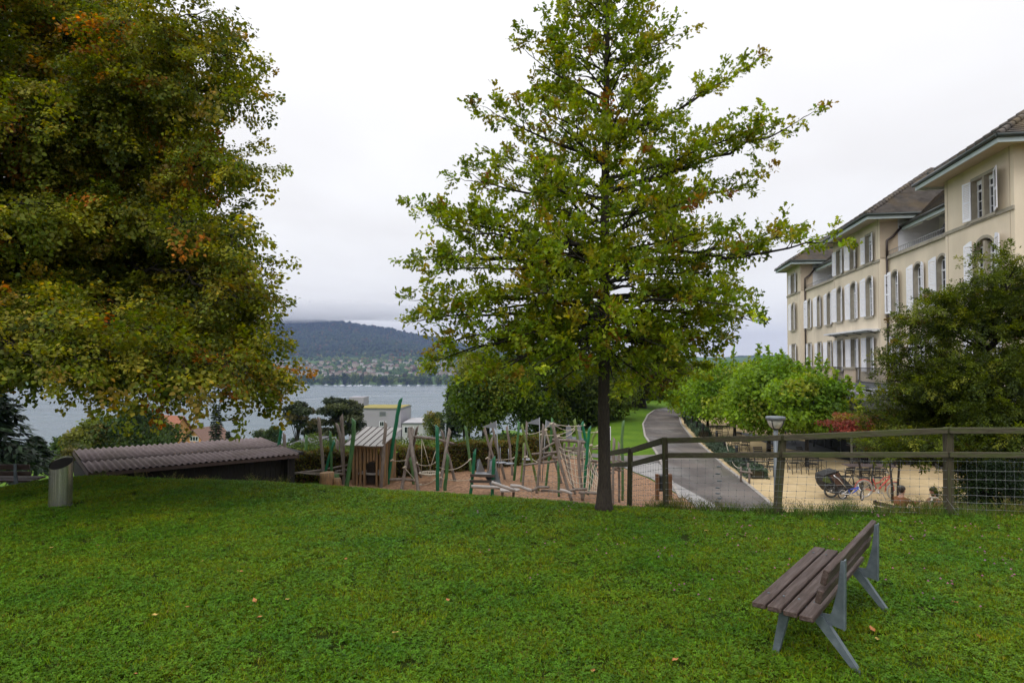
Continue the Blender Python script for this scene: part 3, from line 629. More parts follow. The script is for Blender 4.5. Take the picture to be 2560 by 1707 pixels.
# rough uncut grass below the fence and along the brow
tall = [tuft(41, 40, 0, .10, .26, .14, (0.09, 0.15, 0.02), CL, stalks=3), tuft(42, 50, 5, .08, .2, .15, (0.07, 0.14, 0.015), CL), tuft(43, 26, 0, .12, .32, .12, (0.10, 0.15, 0.03), CL, stalks=7)]
FENCE = [(-1.6, 15.6), (1.85, 15.4), (2.55, 14.6), (2.52, 13.2), (2.55, 11.35), (4.24, 10.85), (6.8, 10.62), (9.6, 10.4), (12.5, 10.3)]
pp = []
for a, b_ in zip(FENCE[2:-1], FENCE[3:]):
    L = math.dist(a, b_)
    for _ in range(int(L * 26)):
        tt = rg.uniform(); x = a[0] + (b_[0] - a[0]) * tt + rg.normal(0, .12); y = a[1] + (b_[1] - a[1]) * tt + rg.normal(0.05, .17); pp.append((x, y, g(x, y) - .01))
for _ in range(170):
    x = rg.uniform(-11, -4.6); y = float(np.interp(x, BROW_X, BROW_Y)) + rg.normal(0.9, .3); pp.append((x, y, g(x, y) - .02))
scatter('tall_grass', pp, tall, .6, 1.15, 'uncut grass with seed stalks along the fence')
# fallen leaves
fp = MB(); fp.add([(0, 0, .004), (.03, .022, .014), (.06, .004, .006), (.078, -.02, .016), (.05, -.03, .004), (.02, -.024, .012)], [(0, 1, 2), (0, 2, 4), (2, 3, 4), (0, 4, 5)])
lf0 = fp.build('fallen_leaf', M['fallen']); lf0.data.materials.append(M['fallen'])
M['fallen_y'] = pm('fallen_leaf_yellow', (0.5, 0.3, 0.06), (0.55, 0.4, 0.12), 30, 0.7)
lf1 = lf0.data.copy(); lf1.materials[0] = M['fallen_y']
spots = [(475, 1532), (378, 1553), (330, 1700), (240, 1368), (510, 1410), (1478, 1678), (2188, 1592), (2196, 1607), (1680, 1655), (1990, 1485), (720, 1510), (610, 1440), (860, 1405), (980, 1590), (1120, 1500), (255, 1450), (130, 1372), (2380, 1520), (2440, 1600), (1760, 1330), (640, 1560), (640, 1520)]
for i, (px_, py_) in enumerate(spots):
    p = PZ(px_, py_, 0.0); me = lf1 if i % 3 == 1 else lf0.data
    o = lf0 if i == 0 else bpy.data.objects.new('fallen_leaf', me)
    if i: COL.objects.link(o)
    o.location = (p.x, p.y, g(p.x, p.y) + .028); o.rotation_euler = (random.uniform(-.3, .3), random.uniform(-.3, .3), random.uniform(0, 6.28)); s = random.uniform(.65, 1.0); o.scale = (s, s, s)
    tag(o, 'small yellow leaf fallen on the lawn' if i % 3 == 1 else 'small reddish brown leaf fallen on the lawn', 'leaf', 'fallen leaves on the lawn')
# ================================================================ TREES
def lerp_poly(pts, t):
    n = len(pts) - 1; f = min(max(t * n, 0), n - 1e-6); i = int(f); return pts[i] + (pts[i + 1] - pts[i]) * (f - i), pts[i + 1] - pts[i]
def limb(r, a, b, bow, n, jit):
    a, b = np.array(a, float), np.array(b, float); L = np.linalg.norm(b - a); t = np.linspace(0, 1, n + 1)[:, None]
    p = a + (b - a) * t; p[:, 2] += bow * L * 4 * t[:, 0] * (1 - t[:, 0])
    j = r.normal(0, jit * L, (n + 1, 3)); j[0] = 0; j[-1] = 0; return p + j
def skeleton(r, prims, sn, sl, tn, tl, sup=(0.0, 0.5), tup=(-.2, .5), sside=0.9, tmin=.14):
    segs, twigs = [], []
    for (a, b, r0, bow) in prims:
        L = float(np.linalg.norm(np.array(b) - np.array(a))); n = max(5, int(L / 0.3))
        p = limb(r, a, b, bow, n, 0.009); tt = np.linspace(0, 1, n + 1); segs.append((p, r0 * (1 - tt) ** 0.85 + 0.005))
        m = max(3, int(sn * L))
        for k in range(m + 1):
            t = 1.0 if k == m else r.uniform(tmin, 0.98)
            q, tg = lerp_poly(p, t); tg = tg / max(np.linalg.norm(tg), 1e-6)
            sd = np.cross(tg, (0, 0, 1)); sd /= max(np.linalg.norm(sd), 1e-6)
            if k == m: d = tg
            else: d = tg * r.uniform(.25, .9) + sd * r.choice([-1, 1]) * r.uniform(.3, sside) + np.array((0, 0, r.uniform(*sup)))
            d /= np.linalg.norm(d); l = sl * (1 - .55 * t) * r.uniform(.55, 1.25) if k < m else sl * .35
            e = q + d * l; p2 = limb(r, q, e, r.uniform(-.04, .1), 4, .03); t2 = np.linspace(0, 1, 5)
            segs.append((p2, (r0 * .32 * (1 - .7 * t) + .003) * (1 - t2) + .0025))
            nt_ = max(2, int(tn * l))
            for j in range(nt_ + 1):
                u = 1.0 if j == nt_ else r.uniform(.15, 1); q2, tg2 = lerp_poly(p2, u); tg2 = tg2 / max(np.linalg.norm(tg2), 1e-6)
                d2 = tg2 * r.uniform(.4, 1) + r.normal(0, .55, 3) + np.array((0, 0, r.uniform(*tup))); d2 /= np.linalg.norm(d2)
                twigs.append((q2, d2, tl * r.uniform(.5, 1.3)))
    return segs, twigs
def twig_leaves(r, twigs, per, size, tsk, spread, updir, palette, probs, var, droop=0.0, group_amt=1.0):
    T0 = np.array([t[0] for t in twigs]); TD = np.array([t[1] for t in twigs]); TL = np.array([t[2] for t in twigs]); nT = len(T0)
    pc = np.array(palette)[r.choice(len(palette), nT, p=probs)] * (1 + var * r.standard_normal((nT, 1))).clip(.35, 1.8)
    idx = np.repeat(np.arange(nT), per); n = len(idx); u = r.uniform(0, 1, n) ** tsk
    Pn = T0[idx] + TD[idx] * (TL[idx] * u)[:, None] + r.normal(0, spread, (n, 3)) * np.array((1, 1, .6))
    Pn[:, 2] -= droop * u * u * TL[idx]
    D = TD[idx] * .8 + r.normal(0, .7, (n, 3)); D[:, 2] -= droop * .8
    U = np.array(updir)[None] + r.normal(0, .55, (n, 3))
    S = size * r.uniform(.6, 1.25, n)
    C = pc[idx] * (1 + .18 * r.standard_normal((n, 1))).clip(.4, 1.7) * (1 + .07 * r.standard_normal((n, 3)))
    return Pn, D, U, S, C.clip(.002, .9)

# ---- the young oak
r = np.random.default_rng(5)
base = P(1510, 1277, 10.9); BX, BY = base.x, 10.9; BZ = g(BX, BY)
oak = thing('oak_tree', 'young oak with straight trunk and lobed green leaves in the middle of the lawn', 'tree', (BX, BY, BZ))
tp = [(BX, BY, BZ - .1), (BX, BY, BZ + .12), (BX + .01, BY, BZ + .5), (BX, BY, 1.6), (BX + .02, BY, 3.0), (BX + .03, BY, 4.5), (BX + .05, BY, 6.0), (BX + .08, BY, 7.6), (BX + .1, BY, 9.2), (BX + .1, BY, 10.6)]
tr_ = [.19, .128, .10, .092, .086, .072, .056, .04, .025, .008]
LH = [1.9, 2.4, 2.9, 3.3, 4.1, 4.8, 5.1, 5.5, 6.2, 6.9, 7.5, 8.2, 9.4, 10.8]
LW = [1.3, 2.4, 2.8, 2.95, 2.9, 2.7, 2.3, 1.95, 1.55, 1.0, .9, .65, .4, .1]
RW = [0.9, 1.5, 2.2, 2.35, 2.1, 1.75, 1.5, 1.35, 1.05, .75, .7, .4, .3, .1]
prims = []; K = 104
for i in range(K):
    f = (i + .5) / K; he = 1.95 + 8.3 * f ** 1.12; az = i * 2.39996 + r.uniform(-.25, .25)
    lw, rw = np.interp(he, LH, LW), np.interp(he, LH, RW); c = math.cos(az); wd = (rw * max(c, 0) ** 2 + lw * max(-c, 0) ** 2 + (lw + rw) / 2 * math.sin(az) ** 2 * .92) * r.uniform(.72, .97)
    rise = np.interp(he, [2, 3, 5, 9], [-.42, -.1, .32, .7]) * wd; hs = min(max(he - rise, 2.55), 10.2)
    e = (BX + wd * math.cos(az), BY + wd * math.sin(az), he); r0 = .008 + .010 * wd
    prims.append(((BX + .01 * hs, BY, hs), e, r0, r.uniform(.0, .05)))
for (px_, py_, dy_, hs) in [(2095, 605, -.3, 4.0), (2022, 292, .2, 5.1), (1885, 160, .1, 5.9), (1915, 440, .4, 4.7), (1035, 522, -.2, 4.2), (1045, 642, .2, 3.8), (1040, 748, 0, 3.2), (1035, 800, -.5, 3.1),
                            (1080, 903, .3, 3.0), (1200, 940, -.8, 2.8), (1330, 950, -1.3, 2.75), (1895, 800, -.3, 3.2), (1760, 880, .2, 2.9), (1640, 930, -.9, 2.8), (1215, 275, 0, 5.6), (1310, 130, .2, 6.6),
                            (1160, 450, .3, 5.0), (1690, 95, -.2, 7.2), (1870, 330, -.3, 5.3), (1560, 940, .8, 2.7), (1450, 900, -1.6, 2.8), (1980, 590, .3, 4.1), (1735, 905, .3, 2.8), (1700, 850, -.7, 2.9), (1790, 835, .6, 3.0), (1650, 890, .9, 2.8), (1120, 850, -.9, 2.9), (1250, 880, .8, 2.8), (1860, 720, .9, 3.3)]:
    e = P(px_, py_, 10.9 + dy_); e = e + (Vector((BX, BY, hs)) - e).normalized() * .15; L = math.hypot(e.x - BX, e.y - BY); prims.append(((BX + .02, BY, hs), tuple(e), .010 + .0105 * L, -.03 if hs > 3.9 else .03))
segs, twigs = skeleton(r, prims, 5.2, .78, 5.0, .24, (-.1, .55))
segs.append((np.array([(a, b_, c) for a, b_, c in tp]), np.array(tr_)))
off = np.array((BX, BY, BZ))
tb = MB(); tb.tube([Vector(p) - Vector(off) for p in tp], tr_, 14, smooth=True); tb.build('trunk', M['bark'], oak)
tubes_np('branch', [(s[0] - off, s[1]) for s in segs[:-1]], M['bark_dark'], 5, oak)['kind'] = 'stuff'
OAKP = [(0.18, 0.25, 0.014), (0.25, 0.31, 0.018), (0.125, 0.19, 0.016), (0.28, 0.27, 0.02), (0.26, 0.19, 0.025), (0.22, 0.10, 0.02)]
A = twig_leaves(r, twigs, 23, .094, .55, .045, (0, 0, 1), OAKP, [.36, .27, .22, .115, .028, .007], .16)
print('oak leaves', len(A[0]))
leaves('crown', A[0] - off, A[1], A[2], A[3], T_OAK, A[4], M['leaf'], oak)['kind'] = 'stuff'

# ---- the big lime tree on the left (its trunk stands just outside the picture)
r = np.random.default_rng(9)
LX, LY = -13.0, 15.2; LZ = g(LX, LY)
lime = thing('lime_tree', 'huge old lime tree turning orange with branches hanging over the lawn at left', 'tree', (LX, LY, LZ)); off = np.array((LX, LY, LZ))
tb = MB(); tb.tube([(0, 0, -.3), (0, 0, .3), (.05, 0, 1.2), (0, .05, 3), (.1, 0, 6), (.0, .1, 10), (.2, 0, 14), (.3, 0, 16)], [.75, .6, .5, .46, .38, .27, .12, .03], 16); tb.build('trunk', M['bark'], lime)
EH = [.8, 1.6, 2.5, 5, 8, 10, 12.5, 15, 17]; ER = [5.4, 6.1, 6.35, 6.35, 6.0, 5.5, 4.4, 2.7, .5]
prims = []; K = 96
view = math.atan2(-LY, -LX)
for i in range(30):
    az = r.uniform(-3.14, 3.14); wd = r.uniform(2.5, 5.8); prims.append(((.1, 0, r.uniform(2.6, 3.8)), (wd * math.cos(az), wd * math.sin(az), r.uniform(2.2, 4.2)), .10, .09))
for i in range(K):
    f = (i + .5) / K; he = 1.0 + 15.3 * f ** 1.15; az = view + .55 + (r.normal(0, .95) if i % 4 else r.uniform(-3.14, 3.14))
    wd = np.interp(he, EH, ER) * r.uniform(.72, 1.0); hs = np.clip(he - np.interp(he, [1, 4, 10, 16], [-1.6, -.3, 2.2, 2.5]) , 2.2, 15)
    prims.append(((.1, 0, hs), (wd * math.cos(az), wd * math.sin(az), he - 0), .03 + .013 * wd, .09 if he < 6 else .03))
for (px_, py_, Yd, hs) in [(715, 420, 13.5, 5.0), (665, 235, 13.0, 6.0), (715, 745, 12.5, 3.6), (705, 690, 14, 4.0), (720, 985, 12.6, 3.0), (670, 975, 11.2, 3.0), (590, 975, 10.5, 2.8), (640, 130, 13, 7), (720, 850, 14.0, 3.5), (700, 930, 13.5, 3.2),
                            (460, 985, 10.2, 2.8), (250, 960, 9.4, 2.7), (100, 950, 9.0, 2.6), (690, 600, 12.5, 4.5), (590, 30, 13, 8)]:
    e = P(px_, py_, Yd) - Vector(off); e = e * 1.0 - Vector((e.x, e.y, 0)).normalized() * .85 + Vector((0, 0, .35 if py_ > 900 else 0)); prims.append(((.1, 0, hs), tuple(e), .10, .12))
segs, twigs = skeleton(r, prims, 5.2, 1.7, 5.0, .5, (-.35, .25), (-.5, .15), 1.0, tmin=.38)
print('lime twigs', len(twigs))
lim_ = lambda w: np.interp(w[0], [-12, -9, -7, -5], [2.35, 2.3, 2.1, 1.35])
segs = [s_ for s_ in segs if (s_[0][-1] + off)[2] > lim_(s_[0][-1] + off)]
tubes_np('branch', segs, M['bark_dark'], 5, lime)['kind'] = 'stuff'
LP = [(0.135, 0.165, 0.012), (0.20, 0.215, 0.02), (0.085, 0.12, 0.012), (0.28, 0.27, 0.03), (0.19, 0.145, 0.016), (0.28, 0.15, 0.015), (0.36, 0.13, 0.012)]
T_HEART = (np.array([(0, 0, 0), (.22, .36, .03), (.6, .34, .03), (1, 0, -.08), (.6, -.34, .03), (.22, -.36, .03)]), np.array([(0, 1, 2), (0, 2, 3), (0, 3, 4), (0, 4, 5)]), 3)
def spray_source(seed, n, ln, size, spread, droop):
    r = np.random.default_rng(seed); u = r.uniform(0, 1, n) ** .8; Pn = np.stack([u * ln, r.normal(0, spread, n) * (1.15 - .6 * u), r.normal(0, spread * .42, n) - droop * u * u], 1)
    D = np.stack([np.ones(n) * .6, np.sign(Pn[:, 1]) * .7, -.45 * np.ones(n)], 1) + r.normal(0, .45, (n, 3)); U = np.array((0, 0, 1.)) + r.normal(0, .42, (n, 3))
    C = np.ones((n, 3)) * (1 + .22 * r.standard_normal((n, 1))).clip(.45, 1.7) * (1 + .06 * r.standard_normal((n, 3)))
    k = r.uniform(0, 1, n) < .06; C[k] *= (1.9, 1.45, 1.2)
    o = leaves('spray_source', Pn, D, U, size * r.uniform(.6, 1.25, n), T_HEART, C, M['leaf_inst']); COL.objects.unlink(o); return o
m = M['leaf'].copy(); m.name = 'spray_leaves'; M['leaf_inst'] = m; t = m.node_tree
at = [n for n in t.nodes if n.bl_idname == 'ShaderNodeAttribute'][0]; a2 = N(t, 'ShaderNodeAttribute'); a2.attribute_name = 'itint'; a2.attribute_type = 'INSTANCER'
mq = N(t, 'ShaderNodeMix', data_type='RGBA', blend_type='MULTIPLY'); mq.inputs[0].default_value = 1
tgt = [(l.to_socket) for l in at.outputs['Color'].links]
t.links.new(at.outputs['Color'], mq.inputs[6]); t.links.new(a2.outputs['Color'], mq.inputs[7])
for s_ in tgt: t.links.new(mq.outputs[2], s_)
def instanced_crown(name, twigs, sources, tints, r, parent, smin=.75, smax=1.25):
    n = len(twigs); co = np.array([t_[0] for t_ in twigs], np.float32); eul = np.zeros((n, 3), np.float32)
    for i, t_ in enumerate(twigs):
        x = Vector(t_[1]).normalized(); up = Vector((r.normal(0, .25), r.normal(0, .25), 1)); y = up.cross(x)
        y = y.normalized() if y.length > 1e-3 else Vector((0, 1, 0)); z = x.cross(y); e = Matrix((x, y, z)).transposed().to_euler('XYZ'); eul[i] = e[:]
    me = bpy.data.meshes.new(name); me.vertices.add(n); me.vertices.foreach_set('co', co.ravel())
    a_ = me.attributes.new('irot', 'FLOAT_VECTOR', 'POINT'); a_.data.foreach_set('vector', eul.ravel())
    a_ = me.attributes.new('iscale', 'FLOAT', 'POINT'); a_.data.foreach_set('value', r.uniform(smin, smax, n).astype(np.float32))
    a_ = me.attributes.new('itint', 'FLOAT_COLOR', 'POINT'); c = np.ones((n, 4), np.float32); c[:, :3] = tints; a_.data.foreach_set('color', c.ravel())
    me.materials.append(M['leaf_inst']); me.update(); o = bpy.data.objects.new(name, me); COL.objects.link(o); o.parent = parent; o['kind'] = 'stuff'
    ng = bpy.data.node_groups.new(name + '_nodes', 'GeometryNodeTree'); ng.interface.new_socket('Geometry', in_out='INPUT', socket_type='NodeSocketGeometry'); ng.interface.new_socket('Geometry', in_out='OUTPUT', socket_type='NodeSocketGeometry')
    gi, go = ng.nodes.new('NodeGroupInput'), ng.nodes.new('NodeGroupOutput'); ip = ng.nodes.new('GeometryNodeInstanceOnPoints'); gt = ng.nodes.new('GeometryNodeGeometryToInstance')
    for s_ in sources: ob = ng.nodes.new('GeometryNodeObjectInfo'); ob.inputs[0].default_value = s_; ng.links.new(ob.outputs['Geometry'], gt.inputs[0])
    ip.inputs['Pick Instance'].default_value = True
    ra = ng.nodes.new('GeometryNodeInputNamedAttribute'); ra.data_type = 'FLOAT_VECTOR'; ra.inputs[0].default_value = 'irot'
    sa = ng.nodes.new('GeometryNodeInputNamedAttribute'); sa.data_type = 'FLOAT'; sa.inputs[0].default_value = 'iscale'
    ng.links.new(gi.outputs[0], ip.inputs['Points']); ng.links.new(gt.outputs[0], ip.inputs['Instance'])
    ng.links.new(ra.outputs[0], ip.inputs['Rotation']); ng.links.new(sa.outputs[0], ip.inputs['Scale']); ng.links.new(ip.outputs[0], go.inputs[0])
    md = o.modifiers.new('sprays', 'NODES'); md.node_group = ng; return o
# keep the underside of the crown off the lawn
W_ = [(t_[0] + off, t_) for t_ in twigs]
twigs = [t_ for w, t_ in W_ if w[2] > np.interp(w[0], [-12, -9, -7, -5], [2.5, 2.45, 2.25, 1.45])]
srcs = [spray_source(500 + k, 84, .62, .066, .13, .12) for k in range(6)]
T0 = np.array([t_[0] for t_ in twigs]); nT = len(twigs)
tt = np.array(LP)[r.choice(len(LP), nT, p=[.37, .24, .23, .11, .03, .01, .01])] * (1 + .16 * r.standard_normal((nT, 1))).clip(.5, 1.6)
ph = np.sin(T0[:, 0] * 1.3 + 1.3 * np.sin(T0[:, 2] * .9)) * np.sin(T0[:, 1] * 1.5 + T0[:, 2] * 1.2); k_ = (ph > .80) & (r.uniform(0, 1, nT) < .5)
tt[k_] = np.array((0.32, 0.15, 0.014)) * (1 + .25 * r.standard_normal((k_.sum(), 1))).clip(.5, 1.5)
bg_ = np.sin(T0[:, 0] * .9 + T0[:, 2] * 1.9) * np.sin(T0[:, 1] * 1.1 - T0[:, 2] * 1.4 + 1); tt = tt * (1 + .28 * bg_)[:, None]
print('lime sprays', nT); instanced_crown('crown', twigs, srcs, tt, r, lime)

# ---- middle and far trees: trunk, limbs, crown of leaf clumps
def leaf_cloud(r, c, rad, nl, n, size, pal, probs, fill=.35, lump=(.24, .42), flat=.75, zcut=None):
    c = np.array(c, float); rad = np.array(rad, float)
    d = unit(r.standard_normal((nl, 3))); rr = (r.uniform(.25, 1, nl) ** .5)[:, None]; L = d * rr * rad * .78; LR = r.uniform(*lump, nl)[:, None] * rad * np.array((1, 1, flat + .1))
    w = (LR[:, 0] ** 2); idx = r.choice(nl, n, p=w / w.sum())
    dd = unit(r.standard_normal((n, 3)) + np.array((0, 0, .35))); q = r.uniform(0, 1, n); s = np.where(q < fill, r.uniform(.3, 1, n), r.uniform(.85, 1.1, n))[:, None]
    Pn = L[idx] + dd * LR[idx] * s; 
    U = dd * .7 + np.array((0, 0, .5)) + r.normal(0, .5, (n, 3)); D = r.standard_normal((n, 3)) + np.array((0, 0, -.3))
    pc = np.array(pal)[r.choice(len(pal), nl, p=probs)] * (1 + .16 * r.standard_normal((nl, 1))).clip(.5, 1.6)
    C = pc[idx] * (1 + .22 * r.standard_normal((n, 1))).clip(.4, 1.8)
    k = np.ones(n, bool) if zcut is None else (Pn[:, 2] + c[2] > zcut)
    return Pn[k] + c, D[k], U[k], (size * r.uniform(.6, 1.3, n))[k], C.clip(.002, .9)[k], L + c
GREEN = [(0.09, 0.14, 0.016), (0.125, 0.18, 0.02), (0.06, 0.105, 0.016), (0.2, 0.22, 0.025)]; GP = [.38, .27, .25, .10]
def tree(name, label, px_, Y, top, bot, wpx, n, size, pal=GREEN, probs=GP, nl=34, trunk=.25, group=None, cat='tree', seed=1, tm=T_DIAMOND, depth=.9, stems=1, fill=.35, mat='leaf', flat=.75, xyz=None, botz=None, bushy=False, lump=(.24, .42)):
    """top, bot: picture rows of the crown's top and bottom; wpx: its width in the picture"""
    r = np.random.default_rng(seed); pt, pb = P(px_, top, Y), P(px_, bot, Y); x = pt.x if not xyz else xyz[0]; z0 = g(x, Y)
    rx = wpx / 2 * Y / F0; cz = (pt.z + pb.z) / 2; rz = max((pt.z - pb.z) / 2, .3)
    o = thing(name, label, cat, (x, Y, z0), group=group)
    A = leaf_cloud(r, (0, 0, cz - z0), (rx, rx * depth, rz), nl, n, size, pal, probs, fill=fill, flat=flat, lump=lump)
    leaves('crown' if cat != 'shrub' else 'foliage', *A[:4], tm, A[4], M[mat], o)['kind'] = 'stuff'
    mb = MB()
    for s in range(stems):
        a = s * 2.4; ox = 0 if stems == 1 else .25 * rx * math.cos(a); oy = 0 if stems == 1 else .25 * rx * math.sin(a)
        h = cz - z0; mb.tube([(ox * .4, oy * .4, -.3), (ox * .5, oy * .5, h * .25), (ox, oy, h * .8), (ox * 1.3, oy, h + rz * .55)], [trunk * 1.35, trunk, trunk * .7, trunk * .15], 8)
    for k in r.choice(nl, min(nl, 9), replace=False):
        p = A[5][k]; s = Vector((0, 0, max(h * .55, .2))); mb.tube([s, s.lerp(Vector(p), .5) + Vector((0, 0, .1 * rz)), Vector(p)], [trunk * .4, trunk * .25, trunk * .06], 5, cap=False)
    mb.build('trunk' if cat != 'shrub' else 'stem', M['bark_dark'], o); return o

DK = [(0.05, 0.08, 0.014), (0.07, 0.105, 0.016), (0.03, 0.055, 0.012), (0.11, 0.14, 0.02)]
YG = [(0.12, 0.15, 0.03), (0.16, 0.17, 0.03), (0.07, 0.1, 0.025), (0.2, 0.17, 0.04)]
# trees right behind the playground, under and beside the oak
tree('lime_tree', 'tall dark green lime behind the playground, left part of the clump', 1215, 50, 852, 1098, 205, 15000, .24, GREEN, GP, 46, .3, seed=21, group='clump of trees behind the playground')
tree('lime_tree', 'broad green lime behind the playground, middle of the clump', 1345, 53, 838, 1105, 265, 18000, .24, [(0.08, 0.13, 0.018), (0.11, 0.165, 0.022), (0.05, 0.09, 0.016), (0.18, 0.2, 0.03)], GP, 52, .35, seed=22, group='clump of trees behind the playground')
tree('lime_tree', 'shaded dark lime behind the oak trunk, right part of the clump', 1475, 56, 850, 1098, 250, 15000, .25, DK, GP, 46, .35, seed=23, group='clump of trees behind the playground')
tree('birch_tree', 'airy light green tree between the dark spruce and the lime clump', 1160, 60, 965, 1085, 110, 5200, .2, [(0.06, 0.10, 0.025), (0.08, 0.13, 0.03), (0.04, 0.075, 0.02), (0.11, 0.15, 0.04)], GP, 30, .12, seed=24)
tree('maple_tree', 'old spreading maple turning orange with a thick trunk beside the path bend', 1597, 66, 868, 1000, 260, 13000, .27, [(0.07, 0.07, 0.018), (0.045, 0.06, 0.016), (0.16, 0.10, 0.02), (0.24, 0.10, 0.02)], [.4, .3, .2, .1], 46, .62, seed=25)
for (px_, Y, top, bot, w, n, sd, lb) in [(1560, 84, 895, 1042, 190, 7500, 26, 'dense dark tree behind the maple trunk, beside the lime clump'), (1660, 88, 893, 1038, 200, 8000, 27, 'dense dark tree behind the bend of the path'), (1735, 92, 900, 1024, 170, 6000, 28, 'dark tree beyond the path, behind the plane tree row')]:
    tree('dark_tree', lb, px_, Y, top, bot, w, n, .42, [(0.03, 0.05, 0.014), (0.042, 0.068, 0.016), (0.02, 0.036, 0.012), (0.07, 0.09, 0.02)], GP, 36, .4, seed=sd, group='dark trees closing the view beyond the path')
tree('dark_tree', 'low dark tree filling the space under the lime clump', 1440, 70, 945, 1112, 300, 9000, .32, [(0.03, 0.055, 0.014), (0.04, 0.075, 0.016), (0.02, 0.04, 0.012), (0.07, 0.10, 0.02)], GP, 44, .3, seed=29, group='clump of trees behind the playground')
# clipped plane trees in a row on the terrace
PLN = [(0.16, 0.27, 0.022), (0.21, 0.33, 0.03), (0.11, 0.21, 0.02), (0.27, 0.32, 0.04)]
for (px_, Y, top, bot, w, n, sd, lb) in [(1722, 58, 935, 1052, 125, 6200, 31, 'farthest plane tree of the terrace row, beside the path'), (1768, 50, 912, 1066, 185, 11000, 32, 'second farthest plane tree of the terrace row'),
                                         (1835, 43, 888, 1082, 250, 16000, 33, 'middle plane tree of the terrace row, left of the lamp'), (1920, 36.5, 880, 1098, 290, 21000, 34, 'large bright plane tree right behind the terrace lamp'),
                                         (2015, 31.5, 925, 1090, 205, 14000, 35, 'nearest plane tree, reaching towards the canopy with upright shoots')]:
    tree('plane_tree', lb, px_, Y, top, bot, w, n, .165, PLN, GP, 80, .09, seed=sd, tm=T_MAPLE, group='plane trees in a row on the terrace', fill=.45, lump=(.2, .42))
# upright shoots of the nearest planes
r = np.random.default_rng(77)
sh = []; A5 = []
shoots = [(1950, 945, 870, 37), (1993, 935, 905, 33), (2045, 950, 885, 32), (2085, 960, 925, 31.5), (2130, 990, 938, 31), (1870, 925, 888, 42), (2020, 940, 900, 32.5), (2108, 1000, 950, 31), (1800, 925, 885, 43), (1835, 905, 872, 42), (1895, 900, 862, 38), (1915, 905, 868, 37), (1760, 935, 898, 48), (1975, 935, 893, 36), (2062, 960, 902, 32), (2150, 1010, 962, 30.5)]
# (grown as part of the second nearest tree)
pt_ = [o for o in COL.objects if o.name.startswith('plane_tree') and o.parent is None]
T_, D_, U_, S_, C_ = [], [], [], [], []
par = pt_[-1]; po = np.array(par.location)
mbs = MB()
for (px_, b0, t0, Y) in shoots:
    a, b_ = np.array(P(px_, b0 + 25, Y)) - po, np.array(P(px_ + r.uniform(-6, 6), t0, Y)) - po
    mbs.tube([Vector(a), Vector(b_)], [.012, .004], 4, cap=False)
    for k in range(80):
        u = r.uniform(0, 1); T_.append(a + (b_ - a) * u + r.normal(0, .12 * (1.3 - u), 3)); D_.append(r.normal(0, 1, 3)); U_.append((0, 0, 1) + r.normal(0, .5, 3)); S_.append(r.uniform(.13, .24)); C_.append(np.array(PLN[r.integers(0, 4)]) * r.uniform(.8, 1.3))
leaves('shoot_leaves', np.array(T_), np.array(D_), np.array(U_), np.array(S_), T_MAPLE, np.array(C_), M['leaf'], par)['kind'] = 'stuff'
mbs.build('shoot', M['bark_dark'], par)['kind'] = 'stuff'
# red maple shrub by the canopy
REDS = [(0.22, 0.06, 0.04), (0.15, 0.05, 0.03), (0.24, 0.10, 0.05), (0.22, 0.17, 0.03)]
tree('japanese_maple', 'small red leaved maple glowing behind the top fence rail', 2165, 25.5, 1022, 1096, 215, 8000, .085, REDS, [.35, .3, .2, .15], 34, .04, seed=41, cat='tree', flat=.5, fill=.5, stems=2)
tree('japanese_maple', 'small maple turning yellow and red beside the red one', 2235, 23.5, 1028, 1150, 110, 3800, .08, [(0.19, 0.20, 0.03), (0.12, 0.15, 0.03), (0.3, 0.09, 0.03), (0.28, 0.24, 0.03)], [.4, .3, .15, .15], 26, .04, seed=42, flat=.6, stems=2)

# far trees on the slope above the lake
FD = [(0.05, 0.085, 0.022), (0.07, 0.11, 0.025), (0.032, 0.058, 0.018), (0.12, 0.15, 0.03)]
tree('broad_tree', 'broad very dark tree standing left of the orange gabled house', 345, 62, 1002, 1165, 250, 12000, .3, FD, GP, 50, .35, seed=51)
tree('yellowing_tree', 'yellow green tree leaning out left of the broad dark tree', 225, 60, 1040, 1160, 110, 5000, .28, YG, [.35, .3, .2, .15], 30, .2, seed=52)
tree('small_tree', 'low bushy green tree at the lake edge left of the yellow one', 165, 75, 1085, 1165, 90, 2600, .3, FD, GP, 24, .15, seed=53)
tree('small_tree', 'round olive green bush tree behind the bin', 195, 45, 1105, 1170, 110, 2600, .2, [(0.09, 0.09, 0.025), (0.06, 0.08, 0.02), (0.12, 0.11, 0.03), (0.05, 0.07, 0.02)], GP, 24, .1, seed=54)
for (px_, Y, top, bot, w, sd, lb) in [(655, 110, 1072, 1112, 50, 55, 'small green tree by the lake, left of the first pine'), (685, 105, 1062, 1116, 44, 56, 'slim bluish green tree by the lake next to the first pine'), (735, 95, 1088, 1150, 90, 57, 'green shrubby tree at the foot of the first pine'),
                                      (905, 85, 1095, 1145, 110, 58, 'green shrubby tree at the foot of the grey building'), (1260, 75, 1085, 1120, 150, 62, 'low green trees behind the climbing poles'), (590, 120, 1090, 1112, 36, 59, 'tiny rounded tree beside the slim cypress')]:
    tree('slope_tree', lb, px_, Y, top, bot, w, 2600, .26, [(0.06, 0.09, 0.03), (0.08, 0.115, 0.035), (0.04, 0.07, 0.025), (0.13, 0.13, 0.04)], GP, 24, .12, seed=sd, group='small trees on the slope above the lake')
tree('yellow_tree', 'light yellow green tree left of the dark spruce', 1085, 100, 1024, 1092, 66, 3000, .26, YG, [.45, .3, .15, .1], 26, .13, seed=60)
tree('round_tree', 'rounded green tree behind the spruce, at the clump edge', 1172, 72, 985, 1085, 90, 4000, .26, FD, GP, 30, .2, seed=61)
